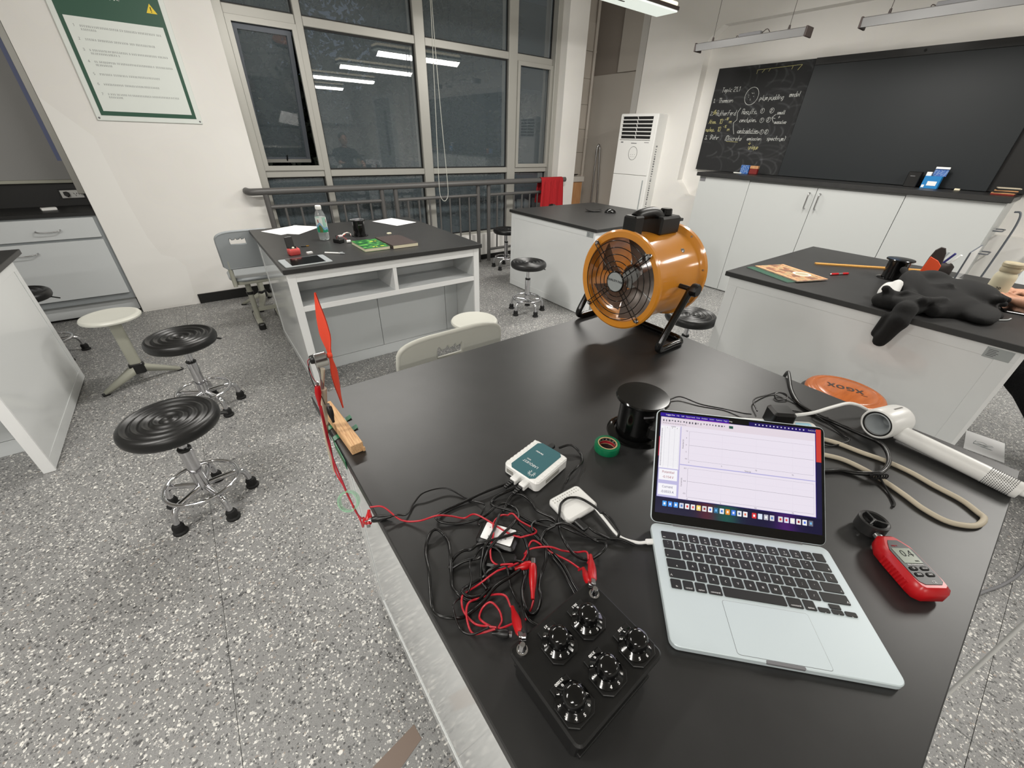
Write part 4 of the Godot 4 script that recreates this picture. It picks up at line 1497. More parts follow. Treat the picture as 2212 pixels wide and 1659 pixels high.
# ---------------------------------------------------------------- orange drum fan
func fan() -> void:
	var t := thing("drum_fan", "orange drum fan with black wire guard on the foreground bench", "fan", V(1.083, 0.97, -0.836), 0.012)
	# local x is the axis of the drum, the guard at x = 0 faces -x
	var ax := Transform3D(Basis(V(0, 0, 1), V(1, 0, 0), V(0, 1, 0)), Vector3.ZERO)   # local y of a lathe runs along x
	var st := S()
	lathe(st, ax, [Vector2(0.138, 0.002), Vector2(0.140, -0.004), Vector2(0.158, -0.006), Vector2(0.1635, -0.002), Vector2(0.1635, 0.008), Vector2(0.158, 0.011), Vector2(0.1465, 0.013), Vector2(0.1455, 0.03), Vector2(0.1455, 0.236), Vector2(0.150, 0.243), Vector2(0.163, 0.250), Vector2(0.1645, 0.262), Vector2(0.160, 0.266), Vector2(0.152, 0.258), Vector2(0.1425, 0.246), Vector2(0.1425, 0.02), Vector2(0.138, 0.002)], 64)
	var drum := obj("drum", st, M.orange_paint, t)
	st = S()
	for k in 8:
		var a := TAU * (k + 0.3) / 8
		cyl(st, V(0.2485, sin(a) * 0.1565, cos(a) * 0.1565), V(0.2445, sin(a) * 0.1565, cos(a) * 0.1565), 0.0035, 0.0035, 10)
	obj("rivet", st, M.steel, drum)
	for side in 2:                                             # wire guards, front and rear
		var gx := -0.012 if side == 0 else 0.27
		st = S()
		for r in [0.034, 0.05, 0.0665, 0.088, 0.1095, 0.131]:
			var ring := PackedVector3Array()
			for k in 48:
				ring.append(V(gx - (0.006 if side == 0 else -0.006) * (1.0 - r / 0.131), sin(TAU * k / 48) * r, cos(TAU * k / 48) * r))
			tube(st, ring, 0.0015, 6, true)
		for q in 4:
			var a := PI / 4 + PI / 2 * q
			var d := V(0, sin(a), cos(a))
			var o := V(0, cos(a), -sin(a)) * 0.0072
			var pts := [d * 0.033 + o, d * 0.150 + o, d * 0.157, d * 0.150 - o, d * 0.033 - o]
			var c := PackedVector3Array()
			for w in pts:
				c.append(w + V(gx + (-0.002 if side == 0 else 0.002), 0, 0))
			tube(st, c, 0.0016, 6)
		var gd := obj("wire_guard", st, M.black_gloss, t)
		st = S()
		for q in 4:
			var a := PI / 4 + PI / 2 * q
			var d := V(0, sin(a), cos(a)) * 0.150
			var n := -1.0 if side == 0 else 1.0
			lathe(st, along(d + V(gx + 0.004 * -n, 0, 0), V(n, 0, 0)), [Vector2(0, 0), Vector2(0.0075, 0), Vector2(0.0075, 0.004), Vector2(0.005, 0.009), Vector2(0, 0.0105)], 12)
		obj("bolt", st, M.chrome, gd)
	st = S()
	lathe(st, ax * at(V(0, -0.02, 0)), [Vector2(0, 0), Vector2(0.031, 0), Vector2(0.0335, 0.003), Vector2(0.0335, 0.007), Vector2(0, 0.007)], 32)
	var hub := obj("hub_plate", st, M.sign_grey, t)
	st = S()
	var ring2 := PackedVector3Array()
	for k in 40:
		ring2.append(V(-0.0195, sin(TAU * k / 40) * 0.033, cos(TAU * k / 40) * 0.033))
	tube(st, ring2, 0.0018, 6, true)
	obj("plate_rim", st, M.black_gloss, hub)
	st = S()
	letters(st, "QUALITY FAN", Transform3D(Basis(V(0, 0, 1), V(0, 1, 0), V(-1, 0, 0)), V(-0.0203, 0.004, 0)), 0.0072, 0.0004, "Droid Sans", true)
	text_obj("plate_lettering", st, M.print_dark, hub)
	st = S()
	cyl(st, V(0.07, 0, 0), V(0.20, 0, 0), 0.045, 0.05, 24, 0.006)
	obj("motor", st, M.steel, t)
	st = S()
	for q in 3:
		var a := TAU * q / 3
		rod(st, [V(0.16, 0, 0), V(0.16, sin(a) * 0.143, cos(a) * 0.143)], 0.006, 8)
	obj("motor_strut", st, M.lamp_brown, t)
	for q in 5:
		var a := TAU * q / 5 + 0.2
		st = S()
		var g := []
		for i in 7:
			var row := []
			for j in 7:
				var r := lerpf(0.035, 0.136, i / 6.0)
				var w := lerpf(0.75, 0.95, i / 6.0)
				var b := a + (j / 6.0 - 0.5) * w
				row.append(V(0.05 + (j / 6.0 - 0.5) * 0.05 + 0.006 * sin(j / 6.0 * PI), sin(b) * r, cos(b) * r))
			g.append(row)
		st.set_smooth_group(2)
		for i in 6:
			for j in 6:
				quad(st, g[i][j], g[i + 1][j], g[i + 1][j + 1], g[i][j + 1])
		obj("blade", st, mt("blade_grey", Color(0.46, 0.43, 0.41), 0.35, 0.4), t)
	# carrying handle with switch box
	st = S()
	bx(st, V(0.0, 0.142, -0.024), V(0.048, 0.205, 0.024), 0.005)
	bx(st, V(0.118, 0.140, -0.042), V(0.225, 0.196, 0.042), 0.006)
	tube(st, curve([V(0.03, 0.195, 0), V(0.045, 0.203, 0), V(0.085, 0.207, 0), V(0.125, 0.205, 0), V(0.16, 0.19, 0)], 5), 0.018, 12)
	var h := obj("handle_box", st, M.black_plastic, t)
	st = S()
	cyl(st, V(0.185, 0.195, 0.004), V(0.185, 0.216, 0.004), 0.021, 0.019, 20, 0.003)
	obj("speed_knob", st, M.black_gloss, h)
	# bent tube stand
	st = S()
	var loop := []
	for s in [1.0, -1.0]:
		var z: float = s * 0.186
		var half := [V(0.135, 0.0, z), V(0.115, -0.035, z), V(0.05, -0.135, z), V(0.027, -0.175, z), V(0.032, -0.19, z), V(0.055, -0.195, z), V(0.12, -0.195, z), V(0.158, -0.195, z), V(0.178, -0.195, z - s * 0.02), V(0.183, -0.195, z - s * 0.06)]
		if s < 0:
			half.reverse()
		loop.append_array(half)
	tube(st, curve(loop, 5), 0.0115, 12)
	obj("stand", st, M.black_gloss, t)
	for s in [1.0, -1.0]:
		st = S()
		cyl(st, V(0.135, 0.0, s * 0.142), V(0.135, 0.0, s * 0.19), 0.008, 0.008, 12)
		lathe(st, along(V(0.135, 0, s * 0.19), V(0, 0, s)), [Vector2(0, 0), Vector2(0.02, 0), Vector2(0.0215, 0.004), Vector2(0.0215, 0.018), Vector2(0.018, 0.023), Vector2(0, 0.023)], 10, 40)
		obj("clamp_knob", st, M.black_plastic, t)
		st = S()
		lathe(st, along(V(0.17, 0.10, s * 0.104), V(0, 0.69, s * 0.72)), [Vector2(0, 0), Vector2(0.008, 0), Vector2(0.008, 0.002), Vector2(0.005, 0.0055), Vector2(0, 0.006)], 14)
		obj("screw", st, M.chrome, drum)

# ---------------------------------------------------------------- laptop
func laptop() -> void:
	var t := thing("laptop", "open silver laptop with a measuring program on its lit screen", "laptop", V(0.6115, TOP, -0.1197), -0.7973)
	var st := S()
	slab(st, at(V(0, 0, 0.106)), rrect(0.300, 0.212, 0.012, 5), 0.0015, 0.0118, 0.0012)
	var base := obj("base", st, M.laptop_aluminium, t)
	st = S()
	slab(st, at(V(0, 0, 0.211)), rrect(0.05, 0.004, 0.0015), 0.0085, 0.0122, 0.0)
	obj("finger_notch", st, M.print_grey, base)
	st = S()
	slab(st, at(V(0, 0.0118, 0.170)), rrect(0.1225, 0.077, 0.004, 4), 0.0, 0.0002, 0.0)
	obj("trackpad_gap", st, M.print_grey, t)
	st = S()
	slab(st, at(V(0, 0.0118, 0.170)), rrect(0.1217, 0.0762, 0.0038, 4), 0.0, 0.0004, 0.0)
	obj("trackpad", st, M.laptop_aluminium, t)
	st = S()
	slab(st, at(V(0, 0.0118, 0.0715)), rrect(0.2735, 0.1105, 0.004, 4), 0.0, 0.0003, 0.0)
	obj("keyboard_well", st, M.laptop_aluminium, t)
	# keys
	var rows := [["esc*1.5", "F1", "F2", "F3", "F4", "F5", "F6", "F7", "F8", "F9", "F10", "F11", "F12", "*1"],
		["`", "1", "2", "3", "4", "5", "6", "7", "8", "9", "0", "-", "=", "del*1.5"], ["tab*1.5", "Q", "W", "E", "R", "T", "Y", "U", "I", "O", "P", "[", "]", "\\"],
		["caps*1.75", "A", "S", "D", "F", "G", "H", "J", "K", "L", ";", "'", "ret*1.75"], ["shift*2.25", "Z", "X", "C", "V", "B", "N", "M", ",", ".", "/", "shift*2.25"],
		["fn", "control", "option", "command*1.25", "*5", "command*1.25", "option", "<", "^", ">"]]
	var u := 0.0187
	var legend := S()
	for r in 6:
		var x := -0.1355
		for k in rows[r]:
			var w := 1.0
			var s: String = k
			if s.contains("*"):
				w = float(s.split("*")[1])
				s = s.split("*")[0]
			var zc := 0.0255 + r * 0.0184
			var hh := 0.0158
			if r == 5 and s in ["<", ">"]:
				zc += 0.0042
				hh = 0.0074
			st = S()
			if r == 5 and s == "^":
				slab(st, at(V(x + u * w / 2, 0.012, zc - 0.0042)), rrect(u * w - 0.0026, 0.0072, 0.001, 2), 0, 0.0016, 0.0004)
				obj("key", st, M.key_black, t)
				st = S()
				zc += 0.0042
				hh = 0.0072
			slab(st, at(V(x + u * w / 2, 0.012, zc)), rrect(u * w - 0.0026, hh, 0.0016, 2), 0, 0.0016, 0.0004)
			obj("key", st, M.key_black, t)
			var face := at(V(x + u * w / 2, 0.0137, zc), 0, -PI / 2)
			if s.length() == 1 and r < 5:
				letters(legend, s, face * at(V(0, -0.001, 0)), 0.0034, 0.0002)
				if r == 1:
					letters(legend, "~!@#$%^&*()_+"["`1234567890-=".find(s)], face * at(V(0, 0.0042, 0)), 0.0025, 0.0002)
			elif s.begins_with("F") and r == 0:
				letters(legend, s, face * at(V(0, -0.0046, 0)), 0.0022, 0.0002)
				letters(legend, "o", face * at(V(0, 0.001, 0)), 0.0032, 0.0002)
			elif s == "del":
				letters(legend, "x", face * at(V(u * w / 2 - 0.005, -0.003, 0)), 0.0036, 0.0002)
			elif s in ["shift"]:
				letters(legend, "^", face * at(V((-1.0 if x < 0 else 1.0) * (u * w / 2 - 0.0045), -0.005, 0)), 0.0052, 0.0002)
			elif s != "":
				letters(legend, {"tab": ">", "caps": "A", "ret": "<"}.get(s, s), face * at(V(0.0 if s.length() > 3 or w == 1.0 else (-1.0 if x < 0 else 1.0) * (u * w / 2 - 0.005), -0.0045, 0)), 0.0024 if s.length() > 1 and not s in ["tab", "caps", "ret"] else 0.003, 0.0002)
			x += u * w
	text_obj("key_legends", legend, M.print_white, t)
	# hinge and lid; lid frame: local y runs up the lid, local z towards the user
	st = S()
	bx(st, V(-0.112, 0.006, -0.004), V(0.112, 0.0125, 0.004), 0.002)
	obj("hinge", st, M.print_grey, t)
	var elev := 0.8284
	var lid := thing_part("lid", t, at(V(0, 0.012, 0.0), 0, -(PI / 2 - elev)))
	st = S()
	var shell := PackedVector2Array()
	for q in rrect(0.300, 0.210, 0.011, 5):
		shell.append(q + Vector2(0, 0.106))
	slab(st, Transform3D(Basis(Vector3.RIGHT, Vector3.BACK, Vector3.DOWN), V(0, 0, -0.005)), shell, 0.0, 0.0045, 0.001)
	obj("shell", st, M.laptop_aluminium, lid)
	st = S()
	var bez := PackedVector2Array()
	for q in rrect(0.297, 0.2075, 0.0095, 5):
		bez.append(q + Vector2(0, 0.106))
	slab(st, Transform3D(Basis(Vector3.RIGHT, Vector3.BACK, Vector3.DOWN), V(0, 0, -0.0006)), bez, 0.0, 0.0004)
	obj("bezel", st, M.black_gloss, lid)
	var sm := mt("screen_image", Color(0.02, 0.02, 0.02), 0.25)
	sm.emission_enabled = true
	sm.emission_energy_multiplier = 0.36
	sm.emission_texture = screen_image()
	st = S()
	var w2 := 0.1435
	var y0 := 0.019
	var y1 := 0.2055
	quad(st, V(-w2, y0, 0.0002), V(-w2, y1, 0.0002), V(w2, y1, 0.0002), V(w2, y0, 0.0002))
	obj("screen", st, sm, lid)
	st = S()
	bx(st, V(-0.018, 0.1985, 0.0001), V(0.018, 0.206, 0.0004))
	obj("camera_notch", st, M.black_gloss, lid)
	var px := func(a: float, b: float) -> Transform3D: return at(V(-w2 + a * 2 * w2, y1 - b * (y1 - y0), 0.0004))
	var red := S()
	letters(red, "Potential", px.call(0.070, 0.600), 0.0042, 0.0001)
	letters(red, "-0.154 V", px.call(0.070, 0.648), 0.0042, 0.0001)
	text_obj("potential_reading", red, M.print_red, lid)
	var blue := S()
	letters(blue, "Current", px.call(0.070, 0.744), 0.0042, 0.0001)
	letters(blue, "-0.0033 A", px.call(0.070, 0.792), 0.0042, 0.0001)
	text_obj("current_reading", blue, M.print_blue, lid)
	var menu := S()
	var mx := 0.035
	for s in ["Logger Pro", "File", "Edit", "Experiment", "Data", "Analyze", "Insert", "Options", "Page", "Help"]:
		letters(menu, s, px.call(mx + s.length() * 0.0029, 0.018), 0.0021, 0.0001, "Droid Sans", s == "Logger Pro")
		mx += 0.0085 + s.length() * 0.0058
	letters(menu, "Tue Jun 2", px.call(0.945, 0.018), 0.0021, 0.0001)
	text_obj("menu_lettering", menu, M.print_white, lid)
	var small := S()
	for q in [["Time (s)", 0.56, 0.495, 0.0], ["Time (s)", 0.56, 0.855, 0.0], ["Potential (V)", 0.155, 0.30, PI / 2], ["Current (A)", 0.155, 0.68, PI / 2], ["10", 0.175, 0.165, 0], ["5", 0.175, 0.235, 0], ["0", 0.175, 0.305, 0], ["-5", 0.175, 0.375, 0], ["-10", 0.175, 0.445, 0], ["0.5", 0.175, 0.54, 0], ["0.0", 0.175, 0.665, 0], ["-0.5", 0.175, 0.785, 0],
			["0", 0.195, 0.475, 0], ["5", 0.40, 0.475, 0], ["10", 0.61, 0.475, 0], ["15", 0.83, 0.475, 0], ["0", 0.195, 0.835, 0], ["5", 0.40, 0.835, 0], ["10", 0.61, 0.835, 0], ["15", 0.83, 0.835, 0], ["Latest", 0.088, 0.135, 0], ["t", 0.05, 0.150, 0], ["V", 0.082, 0.150, 0], ["A", 0.113, 0.150, 0]]:
		letters(small, q[0], px.call(q[1], q[2]) * at(Vector3.ZERO, 0, 0, q[3]), 0.0017, 0.0001)
	text_obj("graph_lettering", small, M.print_dark, lid)
	var li := AreaLight3D.new()
	li.name = "screen_light"
	li.area_size = Vector2(0.28, 0.175)
	li.light_energy = 0.012
	li.light_color = Color(0.92, 0.9, 1.0)
	li.shadow_enabled = true
	li.transform = at(V(0, 0.11, 0.003), PI)
	lid.add_child(li)

func thing_part(called: String, parent: Node, xf: Transform3D) -> Node3D:
	var o := Node3D.new()
	var n := 0
	while parent.has_node(called if n == 0 else "%s_%03d" % [called, n]):
		n += 1
	o.name = called if n == 0 else "%s_%03d" % [called, n]
	parent.add_child(o, true)
	o.transform = xf
	return o

func screen_image() -> ImageTexture:
	var w := 1280
	var h := 810
	var im := Image.create(w, h, false, Image.FORMAT_RGB8)
	for y in h:
		for x in w:
			var c := Color8(16, 12, 70).lerp(Color8(34, 8, 110), float(x) / w)
			if y > 690:
				c = Color8(12, 8, 52)
				c = c.lerp(Color8(120, 20, 40), exp(-pow((x - 420.0) / 90.0, 2)) * 0.7)
				c = c.lerp(Color8(20, 110, 80), exp(-pow((x - 560.0) / 110.0, 2)) * 0.7)
				c = c.lerp(Color8(90, 20, 120), exp(-pow((x - 1010.0) / 90.0, 2)) * 0.7)
			elif x > 1240:
				c = Color8(205, 62, 50) if y < 260 else Color8(22, 20, 60)
			elif x < 10 and y > 200 and y < 360:
				c = Color8(190, 30, 60)
			im.set_pixel(x, y, c)
	var rect := func(x0: float, y0: float, x1: float, y1: float, c: Color) -> void:
		im.fill_rect(Rect2i(int(x0 * w), int(y0 * h), maxi(1, int((x1 - x0) * w)), maxi(1, int((y1 - y0) * h))), c)
	rect.call(0.0, 0.0, 0.55, 0.036, Color8(46, 14, 150))
	rect.call(0.16, 0.036, 0.45, 0.04, Color8(170, 40, 200))
	rect.call(0.006, 0.042, 0.966, 0.845, Color8(240, 232, 244))
	rect.call(0.006, 0.042, 0.966, 0.120, Color8(232, 220, 230))
	rect.call(0.01, 0.135, 0.132, 0.56, Color8(250, 248, 252))
	rect.call(0.135, 0.125, 0.141, 0.845, Color8(186, 180, 224))
	rect.call(0.006, 0.562, 0.135, 0.845, Color8(196, 192, 230))
	rect.call(0.012, 0.572, 0.128, 0.680, Color8(252, 250, 255))
	rect.call(0.012, 0.715, 0.128, 0.825, Color8(252, 250, 255))
	rect.call(0.141, 0.503, 0.966, 0.512, Color8(182, 178, 226))
	for k in 30:
		rect.call(0.034, 0.160 + k * 0.0128, 0.13, 0.1612 + k * 0.0128, Color8(214, 210, 220))
		rect.call(0.014, 0.163 + k * 0.0128, 0.022, 0.169 + k * 0.0128, Color8(120, 116, 130))
	for x in [0.034, 0.066, 0.098, 0.129]:
		rect.call(x, 0.14, x + 0.001, 0.555, Color8(170, 166, 180))
	for g in [[0.165, 0.455, 0.305], [0.535, 0.818, 0.665]]:
		rect.call(0.192, g[0], 0.955, g[0] + 0.0015, Color8(150, 146, 158))
		rect.call(0.192, g[1], 0.955, g[1] + 0.0015, Color8(120, 116, 130))
		rect.call(0.192, g[0], 0.1935, g[1], Color8(90, 86, 100))
		rect.call(0.954, g[0], 0.955, g[1], Color8(170, 166, 178))
		rect.call(0.192, g[2], 0.955, g[2] + 0.0022, Color8(70, 68, 76))
		for x in [0.40, 0.61, 0.83]:
			rect.call(x, g[0], x + 0.0008, g[1], Color8(222, 214, 228))
		for y in [0.25, 0.75]:
			rect.call(0.192, lerpf(g[0], g[1], y), 0.955, lerpf(g[0], g[1], y) + 0.001, Color8(222, 214, 228))
	rng.seed = 5
	for k in 22:
		var x := 0.02 + k * 0.0185
		rect.call(x, 0.068, x + rng.randf_range(0.004, 0.011), 0.068 + rng.randf_range(0.010, 0.022), Color8(90, 90, 100))
	rect.call(0.44, 0.064, 0.465, 0.09, Color8(30, 84, 70))
	for k in 14:
		rect.call(0.02 + k * 0.011, 0.103, 0.026 + k * 0.011, 0.108, Color8(110, 106, 116))
	for k in 14:
		rect.call(0.60 + k * 0.0225, 0.014, 0.608 + k * 0.0225, 0.026, Color8(225, 225, 240))
	var icons := [Color8(70, 160, 240), Color8(60, 140, 235), Color8(80, 160, 245), Color8(215, 222, 235), Color8(245, 245, 245), Color8(240, 240, 240), Color8(250, 225, 120), Color8(230, 230, 230), Color8(250, 250, 250), Color8(50, 110, 150), Color8(235, 240, 248), Color8(240, 150, 50), Color8(70, 130, 230), Color8(245, 248, 250), Color8(245, 245, 245)]
	var more := [Color8(225, 50, 55), Color8(220, 232, 248), Color8(190, 190, 200), Color8(215, 215, 220), Color8(225, 225, 225), Color8(225, 228, 245), Color8(235, 235, 238), Color8(240, 235, 235), Color8(245, 245, 248), Color8(110, 110, 125)]
	var inner := [Color8(255, 255, 255), Color8(230, 240, 255), Color8(255, 255, 255), Color8(90, 130, 200), Color8(220, 60, 60), Color8(230, 90, 90), Color8(255, 250, 230), Color8(150, 30, 40), Color8(80, 120, 230), Color8(120, 190, 240), Color8(70, 120, 210), Color8(255, 240, 220), Color8(235, 240, 255), Color8(90, 110, 170), Color8(230, 120, 90)]
	for k in 25:
		var x := 0.045 + k * 0.0352 + (0.018 if k >= 15 else 0.0) + (0.014 if k >= 19 else 0.0)
		var c: Color = icons[k] if k < 15 else more[k - 15]
		rect.call(x, 0.885, x + 0.027, 0.931, c)
		rect.call(x + 0.001, 0.8825, x + 0.026, 0.9335, c)
		rect.call(x + 0.008, 0.897, x + 0.019, 0.919, inner[k % 15])
	return ImageTexture.create_from_image(im)

# ---------------------------------------------------------------- cables and small parts
func path(p: Array, h: float, lift := 0.0, seed_ := 0.0) -> PackedVector3Array:   # flat list of x, z on the bench
	var out := []
	for i in range(0, p.size(), 2):
		out.append(V(p[i], TOP + h + lift * (0.5 + 0.5 * sin(i * 0.9 + seed_)), p[i + 1]))
	var c := curve(out, 6)
	for i in c.size():                                                # cables ride over the boxes they cross
		for b in [[0.259, -0.362, 0.050, 0.0225], [0.238, -0.325, 0.034, 0.0145], [0.422, -0.343, 0.060, 0.0145]]:
			var near := 1.0 - smoothstep(b[2] * 0.72, b[2] * 1.25, Vector2(c[i].x - b[0], c[i].z - b[1]).length())
			c[i].y = maxf(c[i].y, TOP + h + b[3] * near)
	return c

func cable(called: String, p: Array, r: float, m: Material, label: String, lift := 0.0, seed_ := 0.0, parent: Node = self) -> MeshInstance3D:
	var st := S()
	tube(st, path(p, r + 0.0005, lift, seed_), r, 8)
	var o := obj(called, st, m, parent)
	if parent == self:
		tag(o, label, "cable")
	return o

func clip(parent: Node, a: Vector3, b: Vector3, m: Material) -> void:   # insulated alligator clip, jaw at b
	var l := a.distance_to(b)
	var st := S()
	lathe(st, along(a, b - a), [Vector2(0, 0), Vector2(0.0028, 0), Vector2(0.0034, l * 0.16), Vector2(0.0056, l * 0.36), Vector2(0.0066, l * 0.55), Vector2(0.0058, l * 0.8), Vector2(0.0042, l * 0.86), Vector2(0, l * 0.86)], 12)
	var sl := obj("clip_sleeve", st, m, parent)
	st = S()
	var xf := along(a, b - a)
	for s in [-1.0, 1.0]:
		bx(st, V(-0.003, l * 0.80, s * 0.0012 - 0.0008), V(0.003, l * 1.0, s * 0.0022 + 0.0008), 0.0005, xf)
	obj("clip_jaw", st, M.steel, sl)

func decade_box() -> void:
	var c := V(0.2315, TOP, -0.1315)
	var t := thing("resistance_box", "black decade resistance box with five numbered dials", "resistance box", c, 0.03)
	var st := S()
	slab(st, Transform3D.IDENTITY, rrect(0.140, 0.112, 0.008, 4), 0.0, 0.054, 0.002)
	obj("case", st, M.black_plastic, t)
	st = S()
	slab(st, Transform3D.IDENTITY, rrect(0.154, 0.124, 0.009, 5), 0.054, 0.062, 0.0025)
	obj("lid", st, M.black_plastic, t)
	st = S()
	for s in [-1.0, 1.0]:
		bx(st, V(-0.066, 0.006, s * 0.057 - 0.003), V(0.066, 0.014, s * 0.057 + 0.003), 0.001)
		bx(st, V(-0.066, 0.030, s * 0.0555 - 0.002), V(0.066, 0.034, s * 0.0555 + 0.002), 0.0008)
	obj("side_rib", st, M.black_plastic, t)
	var knobs := [[0.259, -0.157, "X0.1", 0.0], [0.209, -0.159, "X1", 0.0], [0.286, -0.0995, "X10", -0.63], [0.234, -0.101, "X100", 0.06], [0.181, -0.103, "X1000", 0.0]]
	var inv := t.transform.affine_inverse()
	for k in knobs:
		var p: Vector3 = inv * V(k[0], TOP + 0.062, k[1])
		var kn := thing_part("dial", t, at(p))
		st = S()
		lathe(st, Transform3D.IDENTITY, [Vector2(0, 0.003), Vector2(0.0205, 0.003), Vector2(0.0205, 0.0042), Vector2(0.0148, 0.0085), Vector2(0.0140, 0.0092), Vector2(0.0134, 0.019), Vector2(0.0125, 0.0222), Vector2(0.0100, 0.0245), Vector2(0.006, 0.0262), Vector2(0, 0.0268)], 40)
		obj("dial_knob", st, M.black_gloss, kn)
		st = S()
		slab(st, Transform3D.IDENTITY, PackedVector2Array([Vector2(-0.0215, -0.014), Vector2(-0.012, -0.0225), Vector2(0.012, -0.0225), Vector2(0.0215, -0.014), Vector2(0.0215, 0.008), Vector2(0.0135, 0.0145), Vector2(0.0135, 0.0245), Vector2(-0.0135, 0.0245), Vector2(-0.0135, 0.0145), Vector2(-0.0215, 0.008)]), 0.0, 0.0028, 0.0008)
		obj("dial_plate", st, M.black_plastic, kn)
		st = S()
		for d in 10:
			var a: float = d * TAU / 10 + k[3]
			var dir := V(-sin(a), 0, -cos(a))
			var slope := 0.6
			var up := (V(0, 1, 0) + dir * slope).normalized()
			var y := (-dir + V(0, 1, 0) * slope).normalized()
			letters(st, str(d), Transform3D(Basis(y.cross(up), y, up), dir * 0.0176 + V(0, 0.0070, 0)), 0.0037, 0.0003, "Droid Sans", true)
		var txt := Transform3D(Basis(V(-1, 0, 0), V(0, 0, 1), V(0, 1, 0)), V(0, 0.003, -0.0225))
		letters(st, k[2], txt * at(V(0, -0.0005, 0)), 0.0033, 0.0003, "Droid Sans", true)
		text_obj("dial_numbers", st, M.print_white, kn)
		st = S()
		slab(st, at(V(0, 0.0028, -0.0195), PI), PackedVector2Array([Vector2(-0.0012, 0.0012), Vector2(0.0012, 0.0012), Vector2(0, -0.0012)]), 0.0, 0.0003)
		obj("pointer_mark", st, M.print_white, kn)
	for w in [[0.293, -0.176], [0.167, -0.179]]:
		var p: Vector3 = inv * V(w[0], TOP + 0.062, w[1])
		st = S()
		lathe(st, at(p), [Vector2(0, 0), Vector2(0.0072, 0), Vector2(0.0072, 0.003), Vector2(0.0052, 0.0036), Vector2(0.0052, 0.007), Vector2(0.0042, 0.0085), Vector2(0.0042, 0.014), Vector2(0.0032, 0.0155), Vector2(0, 0.016)], 18)
		obj("binding_post", st, M.chrome, t)

